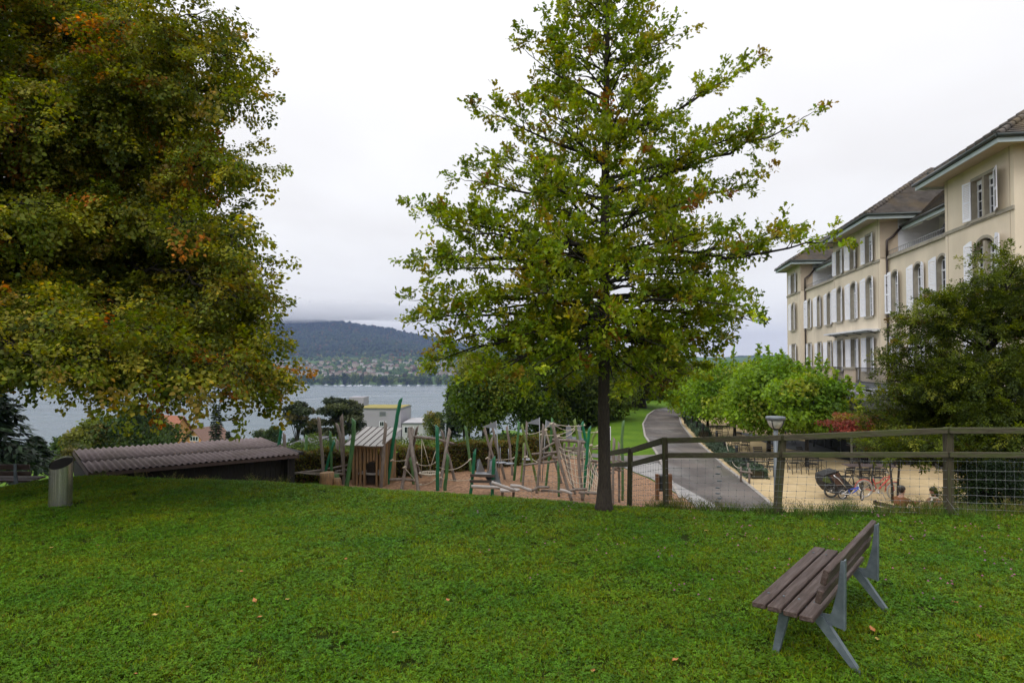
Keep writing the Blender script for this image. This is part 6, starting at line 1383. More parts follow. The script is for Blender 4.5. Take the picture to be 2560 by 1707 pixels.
c_ = P(*c2(1892, 968), 24.4) - sb_; mb = MB(); rdx = 110 * .2296 * 24.4 / F0
mb.tube([c_ + Vector((rdx * math.cos(t_), rdx * math.sin(t_), 0)) for t_ in np.linspace(0, 2 * math.pi, 25)], .035, 7, cap=False); mb.build('nest_ring', M['rope'], sw)
mb = MB()
for k in range(9):
    t_ = (k - 4) / 4.6; h_ = rdx * math.sqrt(1 - t_ * t_)
    for A_, B_ in (((t_ * rdx, -h_), (t_ * rdx, h_)), ((-h_, t_ * rdx), (h_, t_ * rdx))):
        a, b_ = Vector((*A_, 0)), Vector((*B_, 0)); mb.tube([c_ + a, c_ + a.lerp(b_, .5) + Vector((0, 0, -.12 * (1 - t_ * t_))), c_ + b_], .01, 4, cap=False)
mb.build('nest_net', M['rope'], sw)['kind'] = 'stuff'

# ---- ropes and the rest of the climbing course
def sag(a, b_, s, n=8): return [a.lerp(b_, i / n) - Vector((0, 0, s * 4 * (i / n) * (1 - i / n))) for i in range(n + 1)]
def rope(label, conv, A_, B_, Ya, Yb, s=.0, r_=.012, mid=None):
    a, b_ = P(*conv(*A_), Ya), P(*conv(*B_), Yb); mb = MB(); mb.tube([p - a for p in sag(a, b_, s)], r_, 5)
    for q in (a, b_): mb.tube([q - a - Vector((.05, 0, .03)), q - a + Vector((.05, 0, .03))], .03, 5)
    o = mb.build('rope', M['rope']); o.location = a; return tag(o, label, 'rope', 'ropes strung between the playground poles')
rope('rope from the tall curved green pole to the swing leg', c2, (1478, 828), (1630, 825), 23.8, 23.6, .03)
rope('rope sagging behind the nest swing', c2, (1745, 860), (1960, 850), 23.6, 23.1, .1)
rope('rope sagging from the flat cut green pole to the mossy pole', c2, (1975, 895), (2330, 820), 23, 24, .22)
rope('rope tied around the left swing leg running down to the log', c2, (1615, 905), (1735, 1045), 23.4, 23.3, .0)
rope('low rope near the ground beside the swing', c2, (1785, 1098), (1950, 1040), 23.2, 23, .05)
rope('rope hanging low from the swing leg to the little slide', c3, (0, 1020), (330, 1040), 23.6, 23, .06)
rope('rope between crossed grey poles and the straight green pole', c3, (510, 805), (800, 805), 25, 25, .06)

cb0 = P(*c3(1065, 1045), 22.5); cbv = Vector((cb0.x, cb0.y, g(cb0.x, cb0.y))); cf = thing('climbing_structure', 'climbing frame of leaning poles, stacked logs and rope nets beside the oak', 'climbing frame', cbv)
def cadd(name, pts, w, Ya, Yb=None, mat='oldwood', foot=.4, cut=True):
    Yb = Yb or Ya; seedc[0] += 1; n = len(pts); q = [P(*c3(*p), Ya + (Yb - Ya) * i / (n - 1)) - cbv for i, p in enumerate(pts)]
    return pole_mesh(q, w, (Ya + Yb) / 2, seedc[0], cut=cut, foot=foot).build(name, M[mat], cf)
for pts, w, Y, mt in [([(890, 440), (940, 640), (1010, 860), (1048, 1045)], 26, 23.0, GO), ([(948, 410), (930, 720), (905, 1045)], 26, 23.4, WD), ([(1128, 438), (1100, 740), (1065, 1050)], 28, 22.6, WD),
                      ([(1140, 500), (1225, 740), (1290, 960)], 26, 24.0, WD), ([(1224, 370), (1200, 700), (1163, 1025)], 26, 23.6, GM), ([(1225, 430), (1275, 660), (1300, 840), (1392, 1132)], 34, 21.2, WD),
                      ([(1270, 560), (1345, 780), (1440, 1085)], 26, 22.4, WD), ([(1290, 850), (1293, 1098)], 27, 22.0, GM), ([(1462, 385), (1490, 520), (1510, 680)], 30, 23.2, GO), ([(1518, 612), (1510, 820), (1537, 1122)], 36, 21.3, WD),
                      ([(1546, 420), (1575, 560), (1600, 720)], 32, 23.0, GD), ([(1632, 465), (1612, 640), (1600, 800), (1567, 1118)], 34, 21.4, GD)]:
    cadd('pole', pts, w, Y, mat=mt)
for pts, w, Ya, Yb in [([(1225, 605), (1400, 612), (1580, 632)], 34, 23.4, 23.0), ([(1000, 762), (1200, 745), (1400, 728), (1600, 715)], 24, 22.8, 22.4), ([(905, 882), (1080, 858), (1275, 840)], 26, 22.8, 22.6), ([(1060, 832), (1150, 790), (1240, 745)], 28, 22.6, 23),
                       ([(1110, 718), (1180, 670), (1250, 632)], 24, 22.8, 23.4), ([(1357, 640), (1350, 690), (1360, 752)], 26, 22.6, 22.6), ([(1472, 648), (1445, 712)], 26, 22.4, 22.4), ([(1556, 655), (1545, 825)], 26, 22.2, 22.2),
                       ([(1370, 695), (1600, 697)], 24, 23.2, 23.0), ([(1220, 800), (1320, 800), (1420, 795)], 34, 22.6, 22.6), ([(1655, 705), (1760, 695)], 24, 22.8, 22.8), ([(1280, 800), (1620, 812)], 18, 22.8, 22.4)]:
    cadd('log', pts, w, Ya, Yb, foot=0, cut=False)
def cnet(TL, TR, BR_, BL_, Ys, nu, nv, s=.15):
    a, b_, c, e = [P(*c3(*p), y) - cbv for p, y in zip((TL, TR, BR_, BL_), Ys)]; mb = MB()
    def q(u, v): return a.lerp(b_, u).lerp(e.lerp(c, u), v) - Vector((0, 0, s * 4 * u * (1 - u)))
    for i in range(nu + 1): mb.tube([q(i / nu, j / 6) for j in range(7)], .008, 4, cap=False)
    for j in range(nv + 1):
        mb.tube([q(i / 8, j / nv) for i in range(9)], .008, 4, cap=False)
        for i in range(nu + 1): mb.lathe(q(i / nu, j / nv), [(.004, -.016), (.015, -.008), (.015, .008), (.004, .016)], 6)
    mb.build('rope_net', M['rope'], cf)['kind'] = 'stuff'
cnet((1290, 680), (1620, 712), (1590, 1150), (1400, 1050), (22, 21.8, 20.8, 21.3), 6, 6, .12)
cnet((1625, 715), (1720, 990), (1700, 1170), (1590, 1150), (21.8, 20.8, 20.4, 20.6), 5, 5, .0)
cnet((1340, 730), (1590, 740), (1590, 800), (1340, 790), (22.6, 22.4, 22.4, 22.6), 8, 2, .04)
for A_, B_, Ya, Yb, s in [((940, 540), (1210, 430), 23.4, 23.4, .12), ((1110, 545), (1480, 462), 22.6, 23.2, .14), ((1225, 430), (1560, 450), 22, 23, .05), ((1240, 440), (1470, 490), 22, 23.2, .1), ((1285, 570), (1475, 490), 22, 23.2, .12),
                          ((1475, 490), (1720, 520), 23.2, 22.8, .06), ((935, 790), (1070, 850), 23.3, 22.7, .0), ((1640, 665), (1720, 670), 22.8, 22.8, .02), ((1150, 500), (1225, 780), 23, 23, 0)]:
    a, b_ = P(*c3(*A_), Ya) - cbv, P(*c3(*B_), Yb) - cbv; mb = MB(); mb.tube(sag(a, b_, s), .012, 5)
    for q in (a, b_): mb.tube([q - Vector((.06, 0, .02)), q + Vector((.06, 0, .02))], .032, 6)
    mb.build('rope', M['rope'], cf)
# jumble of short logs right of the oak trunk
rr = random.Random(31); jb = P(*c3(1900, 1100), 21.0); jv = Vector((jb.x, jb.y, g(jb.x, jb.y))); jn = thing('log_jumble', 'jumble of lashed twisted logs just right of the oak trunk', 'play equipment', jv)
for pts, w in [([(1650, 825), (1760, 845), (1860, 830)], 22), ([(1660, 870), (1780, 880), (1900, 860)], 22), ([(1700, 930), (1830, 900), (1990, 870)], 22), ([(1600, 880), (1680, 960), (1720, 1000)], 30), ([(1900, 850), (1990, 840)], 18), ([(1905, 920), (1995, 900)], 20),
               ([(1860, 830), (1930, 870), (1960, 930)], 20), ([(1820, 970), (1890, 965)], 24), ([(1610, 900), (1640, 830), (1700, 850)], 22), ([(1930, 820), (2005, 850)], 16), ([(1850, 930), (2000, 945)], 16)]:
    seedc[0] += 1; q = [P(*c3(*p), 21.2 + rr.uniform(-.3, .3)) - jv for p in pts]; pole_mesh(q, w, 21.2, seedc[0], cut=False, foot=0).build('log', M['oldwood'], jn)
# ---- border logs lying at the lawn edge
for pts, w, Y, lb in [([(340, 1112), (480, 1118), (640, 1128)], 38, 21.4, 'thick pale log lying below the little slide'), ([(560, 1068), (680, 1110), (812, 1158)], 38, 21.1, 'log lying aslant over the border, beside the little slide'),
                      ([(765, 1105), (870, 1112), (935, 1140), (1000, 1158)], 36, 20.9, 'forked bent log lying on the bark at the lawn edge'), ([(1000, 1160), (1085, 1120), (1185, 1122)], 30, 20.8, 'curved log arching up along the lawn edge'),
                      ([(1100, 1158), (1210, 1160), (1325, 1172)], 28, 20.9, 'flat straight log in the middle of the lawn edge border'), ([(1305, 1150), (1370, 1165), (1430, 1192)], 34, 20.5, 'short cut log pointing down at the lawn edge'),
                      ([(1415, 1160), (1480, 1145), (1588, 1142)], 30, 20.6, 'crooked log lying left of the oak trunk'), ([(1510, 1178), (1620, 1180), (1725, 1190)], 32, 20.2, 'log ending behind the oak trunk'),
                      ([(1455, 1040), (1600, 1035), (1740, 1048)], 32, 23.4, 'log on the ground left of the swing')]:
    seedc[0] += 1; cv = c2 if 'swing' in lb else c3; q = [P(*cv(*p), Y) for p in pts]; q = [Vector((v.x, v.y, max(v.z, g(v.x, v.y) + .06) if v.z < g(v.x, v.y) + .5 else v.z)) for v in q]
    o = pole_mesh([v - q[0] for v in q], w, Y, seedc[0], cut=False, foot=0).build('log', M['greypale' if w > 33 else 'oldwood']); o.location = q[0]; tag(o, lb, 'log', 'logs edging the playground')
# ---- little slide with two green posts
q0 = P(*c3(345, 1105), 22.0); sv = Vector((q0.x, q0.y, g(q0.x, q0.y))); sl = thing('toddler_slide', 'little slide platform with dark green posts and grey metal sides', 'slide', sv)
def sp2(X, Y, D): return P(*c3(X, Y), D) - sv
for pts, w in [([(378, 716), (365, 900), (343, 1110)], 34), ([(585, 795), (583, 950), (574, 1100)], 38)]:
    seedc[0] += 1; pole_mesh([sp2(*p, 22.0) for p in pts], w, 22, seedc[0]).build('post', M['green_dark'], sl)
for (a, b_) in [((328, 992), (598, 1000)), ((325, 1055), (600, 1062))]:
    mb = MB(); mb.beam(sp2(*a, 21.9), sp2(*b_, 21.9), .06, .085, bev=.006); mb.build('board', M['darkwood'], sl)
for X0 in (415, 552):
    mb = MB(); A_ = [sp2(X0 - 12, 820, 22.4), sp2(X0 + 8, 812, 22.4), sp2(X0 + 75, 985, 23.0), sp2(X0 - 20, 985, 22.3)]
    mb.add(A_ + [v + Vector((.03, .05, 0)) for v in A_], [(0, 1, 2, 3), (7, 6, 5, 4), (0, 4, 5, 1), (1, 5, 6, 2), (2, 6, 7, 3), (3, 7, 4, 0)]); mb.build('side_plate', M['flag'], sl)
mb = MB(); A_ = [sp2(480, 980, 22.3), sp2(600, 900, 22.3), sp2(668, 1085, 21.7), sp2(560, 1110, 21.7)]; mb.add(A_ + [v + Vector((0, .02, -.04)) for v in A_], [(0, 1, 2, 3), (7, 6, 5, 4), (0, 4, 5, 1), (1, 5, 6, 2), (2, 6, 7, 3), (3, 7, 4, 0)]); mb.build('chute', M['darkgrey'], sl)
mb = MB(); mb.beam(sp2(385, 972, 22.2), sp2(560, 978, 22.2), .5, .03); mb.build('platform', M['midgrey'], sl)
tbv = P(*c3(740, 1110), 21.6); tv = Vector((tbv.x, tbv.y, g(tbv.x, tbv.y))); pt2 = thing('sand_table', 'low play table of pale boards right of the little slide', 'table', tv)
for k in range(5):
    a, b_ = P(*c3(672 + k * 30, 1052), 21.9) - tv, P(*c3(668 + k * 30, 1100), 21.3) - tv; a.z = b_.z = .33; mb = MB(); mb.beam(a, b_, .085, .04); mb.build('board', M['greypale'], pt2)
for X in (680, 800): mb = MB(); q = P(*c3(X, 1100), 21.6) - tv; mb.box((q.x - .04, q.y - .04, -.1), (q.x + .04, q.y + .04, .305)); mb.build('leg', M['oldwood'], pt2)
mb = MB(); q = P(*c3(800, 1075), 21.6) - tv; mb.lathe((q.x, q.y, .30), [(.02, 0), (.2, .0), (.2, .05), (.02, .05)], 16); mb.build('disc', M['greypale'], pt2)
# metal pennants
for top, bot, dirn, Y, lb in [((612, 398), (655, 780), -1, 24, 'thin metal mast with a grey pennant near the long grey pole'), ((1082, 362), (1092, 640), -1, 25, 'thin metal mast with a grey pennant, the tallest one'), ((1155, 388), (1108, 800), 1, 24.6, 'thin metal mast whose pennant points right')]:
    a, b_ = P(*c3(*top), Y), P(*c3(*bot), Y); b_ = Vector((b_.x, b_.y, g(b_.x, b_.y))); o = thing('pennant_mast', lb, 'mast', b_, group='metal pennants on the playground')
    mb = MB(); mb.tube([(0, 0, -.1), a - b_], .018, 6); mb.build('pole', M['midgrey'], o)
    t_ = a - b_; mb = MB(); w = dirn * .55; mb.prism([(t_.x, t_.z - .02), (t_.x + w * .9, t_.z - .22), (t_.x, t_.z - .27)], 1, t_.y - .008, t_.y + .008); mb.build('pennant', M['flag'], o)
for X, Y_, lb in [(660, 860, 'round metal step on a chain in front of the hedge'), (750, 870, 'flat metal step hanging beside the lone grey pole'), (955, 825, 'small metal step behind the olive pole')]:
    q = P(*c3(X, Y_), 24.5); top = P(*c3(X - 5, Y_ - 170), 24.5); mb = MB(); mb.lathe((0, 0, 0), [(.02, 0), (.2, .01), (.2, .04), (.02, .05)], 14); mb.tube([(0, 0, .04), top - q], .012, 5); o = mb.build('hanging_step', M['flag']); o.location = q; tag(o, lb, 'step', 'hanging steps of the playground')
# big metal tube slide top behind
q = P(*c3(1455, 640), 27); ts = thing('metal_slide', 'grey metal slide with rounded side plates behind the climbing frame', 'slide', Vector((q.x, q.y, g(q.x, q.y))))
tvv = Vector(ts.location)
for X0, X1 in ((1372, 1440), (1480, 1545)):
    pts = [P(*c3(X0, 600), 27) - tvv, P(*c3(X0, 470), 27) - tvv, P(*c3((X0 + X1) / 2, 440), 27) - tvv, P(*c3(X1 - 10, 470), 27) - tvv, P(*c3(X1, 600), 27) - tvv]
    mb = MB(); mb.add(pts + [p + Vector((0, .05, 0)) for p in pts], [(0, 1, 2, 3, 4), (9, 8, 7, 6, 5)] + [(i, (i + 1) % 5, 5 + (i + 1) % 5, 5 + i) for i in range(5)]); mb.build('side_plate', M['flag'], ts)
a, b_ = P(*c3(1410, 600), 27) - tvv, P(*c3(1560, 600), 27) - tvv; mb = MB(); mb.box((a.x, -.3, a.z - .06), (b_.x, .9, a.z)); mb.build('platform', M['darkgrey'], ts)
for x in (a.x, b_.x): mb = MB(); mb.beam((x, .3, -.2), (x, .3, a.z), .1, .1, up=(0, 1, 0)); mb.build('post', M['oldwood'], ts)
# notice board beside the trunk
q = P(1522, 1092, 24); nb = thing('notice_board', 'small dark notice board with white frame beside the oak trunk', 'sign', Vector((q.x, q.y, g(q.x, q.y)))); nv = Vector(nb.location)
a, b_ = P(1512, 1066, 24) - nv, P(1527, 1100, 24) - nv
mb = MB(); mb.box((a.x, -.02, b_.z), (b_.x, .02, a.z)); mb.build('frame', M['white'], nb); mb = MB(); mb.box((a.x + .03, -.03, b_.z + .03), (b_.x - .03, -.021, a.z - .03)); mb.build('panel', M['black'], nb)
for x in (a.x + .03, b_.x - .03): mb = MB(); mb.box((x - .02, .021, -.2), (x + .02, .05, b_.z + .1)); mb.build('post', M['midgrey'], nb)

# ================================================================ SHED WITH CORRUGATED ROOF
EL, ER = P(222, 1181, 19.0), P(747, 1133, 22.7); FL, FR = P(183, 1135, 22.4), P(650, 1099, 25.9)
zE = (EL.z + ER.z) / 2; zF = zE + .16; EL.z = ER.z = zE; FL.z = FR.z = zF
shed = thing('garden_shed', 'low black shed with a wide corrugated brown grey roof behind the lawn', 'shed', (EL.x, EL.y, g(EL.x, EL.y))); so = Vector(shed.location)
ncol = 7; Lr = (ER - EL).length; waves = 35
def roofpt(u, v): return EL.lerp(ER, u).lerp(FL.lerp(FR, u), v)
for row, (v0, v1, lift) in enumerate([(0, .44, 0), (.42, 1.0, .012)]):
    for c in range(ncol):
        mb = MB(); w0, w1 = waves * c // ncol, waves * (c + 1) // ncol; n = (w1 - w0) * 8; rows_ = []
        for i in range(n + 1):
            u = (w0 + i / 8) / waves; h = .028 * math.cos(2 * math.pi * i / 8) + lift
            rows_.append((roofpt(u, v0 - (.0 if row else .005)) + Vector((0, 0, h + (.018 if row else 0))) - so, roofpt(u, v1) + Vector((0, 0, h)) - so))
        vs = [p for r2 in rows_ for p in r2] + [p - Vector((0, 0, .009)) for r2 in rows_ for p in r2]; m_ = len(rows_) * 2
        fs = [(2 * i, 2 * i + 2, 2 * i + 3, 2 * i + 1) for i in range(n)] + [(m_ + 2 * i, m_ + 2 * i + 1, m_ + 2 * i + 3, m_ + 2 * i + 2) for i in range(n)] + [(2 * i, m_ + 2 * i, m_ + 2 * i + 2, 2 * i + 2) for i in range(n)]
        mb.add(vs, fs, True); mb.build('roof_sheet', M['eternit'], shed)
dn = Vector((0, 0, -.09)); ein = (FL - EL).normalized() * .12
mb = MB(); mb.beam(EL + dn + ein * .3 - so, ER + dn + ein * .3 - so, .03, .1); mb.build('eave_board', M['shedtrim'], shed)
mb = MB(); mb.beam(ER + dn - so, FR + dn - so, .03, .12); mb.build('verge_board', M['shedtrim'], shed); mb = MB(); mb.beam(EL + dn - so, FL + dn - so, .03, .12); mb.build('verge_board', M['shedtrim'], shed)
inset = ein * 3
nb_ = 36
mb = MB(); c0_, c1_, c2q, c3_ = EL + inset * 1.4, ER + inset * 1.4 - (ER - EL).normalized() * .45, FR - inset, FL - inset
lo = [Vector((v.x, v.y, g(v.x, v.y) - 1.2)) - so for v in (c0_, c1_, c2q, c3_)]; hi = [Vector((v.x, v.y, zE - .15)) - so for v in (c0_, c1_, c2q, c3_)]
mb.add(lo + hi, [(0, 1, 5, 4), (1, 2, 6, 5), (2, 3, 7, 6), (3, 0, 4, 7), (4, 5, 6, 7)]); mb.build('wall', M['shedwall'], shed)
for i in range(nb_):
    a = EL.lerp(ER, (i + .04) / nb_) + inset; b_ = EL.lerp(ER, (i + .96) / nb_) + inset; m2 = (a + b_) / 2; mb = MB()
    mb.beam(Vector((m2.x, m2.y, g(m2.x, m2.y) - .8)) - so, Vector((m2.x, m2.y, zE - .1)) - so, (b_ - a).length, .03, up=tuple(ein)); mb.build('wall_board', M['shedwall'], shed)
for i in range(18):
    a = ER.lerp(FR, (i + .04) / 18) - (ER - EL).normalized() * .35; b_ = ER.lerp(FR, (i + .96) / 18) - (ER - EL).normalized() * .35; m2 = (a + b_) / 2; mb = MB()
    mb.beam(Vector((m2.x, m2.y, g(m2.x, m2.y) - .8)) - so, Vector((m2.x, m2.y, zE - .1)) - so, (b_ - a).length, .03, up=tuple((ER - EL).normalized())); mb.build('wall_board', M['shedwall'], shed)
mb = MB(); mb.beam(ER.lerp(FR, .5) + Vector((0, 0, -.2)) + (ER - EL).normalized() * .5 - so, ER.lerp(FR, .5) + Vector((0, 0, -.2)) - (ER - EL).normalized() * .4 - so, 2.2, .1); mb.build('side_roof', M['shedwall'], shed)

# ================================================================ LAMPS
def make_lamp(loc, H, hw, label, group='round park lamps'):
    o = thing('park_lamp', label, 'lamp', loc, group=group); k = hw / .27
    mb = MB(); mb.tube([(0, 0, -.3), (0, 0, H - .38 * k)], [.075 * k, .062 * k], 14); mb.build('post', M['lampgrey'], o)
    mb = MB(); mb.lathe((0, 0, H - .40 * k), [(.06 * k, 0), (.075 * k, .03 * k), (.09 * k, .06 * k)], 16); mb.build('collar', M['darkgrey'], o)
    mb = MB(); mb.lathe((0, 0, H - .35 * k), [(.085 * k, 0), (.13 * k, .03 * k), (.18 * k, .09 * k), (.215 * k, .17 * k), (.235 * k, .25 * k)], 24); mb.build('lamp_glass', M['lampglass'], o)
    for j in range(4):
        a = math.pi / 4 + j * math.pi / 2; c, s = math.cos(a), math.sin(a); mb = MB(); mb.tube([(c * r_ * k, s * r_ * k, H - .35 * k + z * k) for r_, z in [(.09, -.02), (.14, .02), (.195, .09), (.23, .17), (.25, .26)]], .014 * k, 6); mb.build('rib', M['darkgrey'], o)
    mb = MB(); mb.lathe((0, 0, H - .10 * k), [(.235 * k, 0), (.27 * k, 0), (.275 * k, .07 * k), (.255 * k, .09 * k), (.01 * k, .10 * k)], 28); mb.build('lamp_cap', M['lampgrey'], o)
    return o
q = P(1939, 1040, 19.2); zg = g(q.x, q.y); make_lamp((q.x, q.y, zg), q.z - zg, .265, 'grey park lamp with bowl shaped frosted glass in front of the plane trees')
for px_, py_, Y, lb in [(791, 1102, 70, 'park lamp standing in front of the broad pine, left of the hut'), (757, 1100, 76, 'park lamp half hidden behind the mossy green pole'), (1114, 1046, 62, 'park lamp with long post right of the swing, below the spruce'), (1148, 1079, 92, 'small far park lamp right of the taller one')]:
    q = P(px_, py_, Y); zg = g(q.x, Y); make_lamp((q.x, Y, zg), q.z - zg, .27, lb)

# ================================================================ TERRACE FURNITURE
def make_chair(name='garden_chair', arms=False, label='', loc=(0, 0, 0), rz=0, group=''):
    o = thing(name, label, 'chair', loc, rz, group)
    for x in (-.2, .2):
        mb = MB(); mb.tube([(x, -.2, 0), (x, -.2, .44)] + ([(x, -.2, .64)] if arms else []), .013, 6); mb.build('leg', M['black'], o)
        mb = MB(); mb.tube([(x, .24, 0), (x, .19, .44), (x, .27, .84)], .013, 6); mb.build('leg', M['black'], o)
        mb = MB(); mb.tube([(x, .21, .12), (x, .0, .26), (x, -.19, .12)], .009, 5); mb.build('brace', M['black'], o)
        if arms: mb = MB(); mb.tube([(x, -.2, .63), (x, -.05, .66), (x, .235, .65)], .016, 6); mb.build('armrest', M['black'], o)
    for k in range(5): mb = MB(); mb.box((-.21, -.2 + k * .085, .44), (.21, -.2 + k * .085 + .065, .455)); mb.build('seat_slat', M['black'], o)
    for z in (.62, .72, .80): mb = MB(); mb.beam((-.21, .205 + (z - .44) * .2, z), (.21, .205 + (z - .44) * .2, z), .012, .06 if z > .75 else .05); mb.build('back_slat', M['black'], o)
    return o
def make_table(label, loc, rz, L=1.5, W=.75, mat='tabletop', group='tables on the gravel terrace'):
    o = thing('garden_table', label, 'table', loc, rz, group); n = 6
    for k in range(n): mb = MB(); y = -W / 2 + W * (k + .5) / n; mb.beam((-L / 2, y, .735), (L / 2, y, .735), W / n * .9, .025); mb.build('table_board', M[mat], o)
    for sx in (-1, 1):
        x = sx * L * .38
        for sy in (-1, 1): mb = MB(); mb.tube([(x, sy * W * .42, 0), (x, -sy * W * .1, .4), (x, -sy * W * .4, .72)], .014, 6); mb.build('leg', M['black'], o)
    mb = MB(); mb.beam((-L * .38, 0, .36), (L * .38, 0, .36), .02, .02); mb.build('stretcher', M['black'], o); return o
def gp(px_, Y): q = P(px_, 1100, Y); return (q.x, Y, g(q.x, Y) + .02)
chair0 = make_chair(label='x'); chair0.location = (0, -60, 0)
arm0 = make_chair('garden_armchair', True, label='x')
used0 = [False, False]
def put_chair(px_, Y, rz, label, arms=False, grp='black slatted garden chairs'):
    k = 1 if arms else 0; src = arm0 if arms else chair0; o = src if not used0[k] else copy_tree(src); used0[k] = True
    o.location = gp(px_, Y); o.rotation_euler = (0, 0, rz); tag(o, label, 'chair', grp)
make_table('brown slatted table beside the red bicycle, in front of the yew', gp(2175, 27.0), R(-4), 1.9, .8)
make_table('second brown table pushed behind the one next to the bicycles', gp(2170, 29.6), R(-2), 1.9, .8)
make_table('brown table farther back in front of the glass screen', gp(2165, 33.2), R(4), 1.6, .8)
make_table('dark table under the plane trees right of the lamp', gp(1990, 31.0), R(10), 1.3, .7, 'darkwood')
make_table('dark table in the shade left of the lamp post', gp(1890, 30.5), R(-6), 1.4, .7, 'darkwood')
make_table('dark table deep in the shade under the middle plane tree', gp(1845, 37), R(4), 1.4, .7, 'darkwood')
make_table('small dark table at the edge of the dark paving', gp(1972, 40), R(4), .8, .7, 'darkwood')
make_table('dark table far back under the plane row', gp(1800, 43), R(4), 1.4, .7, 'darkwood')
put_chair(2112, 26.2, R(200), 'black armchair standing behind the bicycle trailer', True)
for px_, Y, rz, lb in [(2152, 26.1, 185, 'chair in front of the brown table, left one by the red bicycle'), (2192, 26.0, 178, 'chair in front of the brown table, right one by the red bicycle'), (2150, 28.0, 10, 'chair between the two brown tables, left one'), (2190, 28.1, -8, 'chair between the two brown tables, right one'),
                       (2150, 32.2, 175, 'chair before the table in front of the glass screen'), (2190, 32.4, 190, 'chair beside the table in front of the glass screen'),
                       (2030, 29.4, 170, 'chair standing clear right of the lamp, seen from behind'), (1985, 29.6, 185, 'chair between the lamp and the clear standing chair'), (2010, 31.8, 30, 'chair behind the dark table right of the lamp'), (2048, 30.4, 95, 'chair turned sideways at the right end of the dark table'),
                       (1925, 28.6, 180, 'chair directly behind the lamp post'), (1895, 29.0, 170, 'chair in the shade left of the lamp post'), (1868, 29.2, 190, 'chair left of the shaded table, near the log frame'), (1900, 31.8, 5, 'chair behind the shaded table left of the lamp'), (1925, 33, -30, 'chair deep behind the lamp post'),
                       (1835, 35.6, 180, 'chair at the table under the middle plane tree'), (1862, 35.8, 175, 'chair right of that under the middle plane tree'), (1850, 38.2, 5, 'chair behind the table under the middle plane tree'), (1795, 41.6, 180, 'chair far back under the plane row')]:
    put_chair(px_, Y, R(rz), lb)
for px_, py_, lb in [(2143, 1109, 'pale green topped table nearest the grey panel, front row'), (2172, 1109, 'pale green topped table, right one of the front row'), (2147, 1096, 'pale green topped table, left one of the back row'), (2180, 1096, 'pale green topped table, right one of the back row')]:
    q = PZ(px_, py_, -1.76); o = thing('bistro_table', lb, 'table', (q.x, q.y, -2.48), TH * -1, 'pale green bistro tables by the restaurant')
    mb = MB(); mb.box((-.38, -.38, .70), (.38, .38, .73)); mb.build('table_top', M['glasstop'], o); mb = MB(); mb.tube([(0, 0, 0), (0, 0, .70)], .03, 8); mb.build('leg', M['black'], o); mb = MB(); mb.lathe((0, 0, 0), [(.25, 0), (.25, .02), (.03, .04)], 14); mb.build('foot', M['black'], o)
# black bollards along the path edge
for i, (px_, py_, lb) in enumerate([(1842, 1160, 'nearest black bollard at the end of the near lavender'), (1812, 1133, 'black bollard behind the middle of the near lavender'), (1792, 1117, 'black bollard where the near lavender begins'), (1757, 1092, 'black bollard in the gap between the lavender strips'), (1742, 1084, 'black bollard at the near end of the far lavender'), (1729, 1072, 'black bollard beside the far lavender'), (1712, 1058, 'farthest black bollard near the path bend')]):
    q = PZ(px_, py_, -2.48); Y = q.y; o = thing('bollard', lb, 'bollard', (q.x, q.y, g(q.x, q.y)), group='black bollards behind the lavender'); mb = MB(); mb.lathe((0, 0, -.1), [(.07, 0), (.07, .95), (.05, 1.0), (.01, 1.02)], 12); mb.build('post', M['black'], o); mb = MB(); mb.lathe((0, 0, .8), [(.078, 0), (.078, .05)], 12); mb.build('ring', M['darkgrey'], o)
# log hitch with rope at the lavender end
q = PZ(1866, 1200, -2.48); lh = thing('log_hitch', 'little log frame with rope at the near end of the lavender', 'hitch', (q.x, q.y, -2.5)); lv = Vector(lh.location)
for X, Yb in ((1852, 27.6), (1873, 27.2), (1870, 28.6)):
    p = P(X, 1195, Yb) - lv; mb = MB(); mb.tube([(p.x, p.y, -.1), (p.x + .01, p.y, .62)], .045, 8); mb.build('post', M['oldwood'], lh)
a, b_ = P(1850, 1175, 27.5) - lv, P(1880, 1175, 27.1) - lv; a.z = b_.z = .45; mb = MB(); mb.tube([a, b_], .045, 8); mb.build('rail', M['oldwood'], lh)
a = P(1852, 1170, 27.6) - lv; a.z = .58; b_ = P(1812, 1130, 36) - lv; b_.z = .9; mb = MB(); mb.tube(sag(a, b_, .5, 10), .015, 5); mb.build('rope', M['rope'], lh)

# ================================================================ BICYCLES AND TRAILER
def c6(X, Y): return 1900 + X * .17007, 1130 + Y * .17007
def vehicle_base(name, label, cat, X, Y_, D):
    q = P(*c6(X, Y_), D); o = thing(name, label, cat, (q.x, q.y, q.z)); return o, Vector(q)
def bike_tools(base, D, yaw=0.0):
    def p(X, Y_, dd=0.0): return P(*c6(X, Y_), D + dd) - base
    return p
def wheel(o, c, r_, tyre, rimm, yaw=0.0, spokes=14, tw=.022, nm='wheel'):
    ca, sa = math.cos(yaw), math.sin(yaw)
    def q(t_, rr): return c + Vector((ca * math.cos(t_) * rr, sa * math.cos(t_) * rr, math.sin(t_) * rr))
    T = np.linspace(0, 2 * math.pi, 29); mb = MB(); mb.tube([q(t_, r_) for t_ in T], tw, 7, cap=False); w = mb.build(nm, M[tyre], o)
    mb = MB(); mb.tube([q(t_, r_ - tw * 1.5) for t_ in T], tw * .55, 5, cap=False); mb.build('rim', M[rimm], w)
    mb = MB(); ax = Vector((-sa, ca, 0)); mb.tube([c - ax * .04, c + ax * .04], .022, 8); 
    for k in range(spokes): mb.tube([c + ax * (.03 if k % 2 else -.03), q(2 * math.pi * k / spokes, r_ - tw * 1.5)], .0022, 3, cap=False)
    mb.build('spokes', M['chrome'], w)['kind'] = 'stuff'; return w
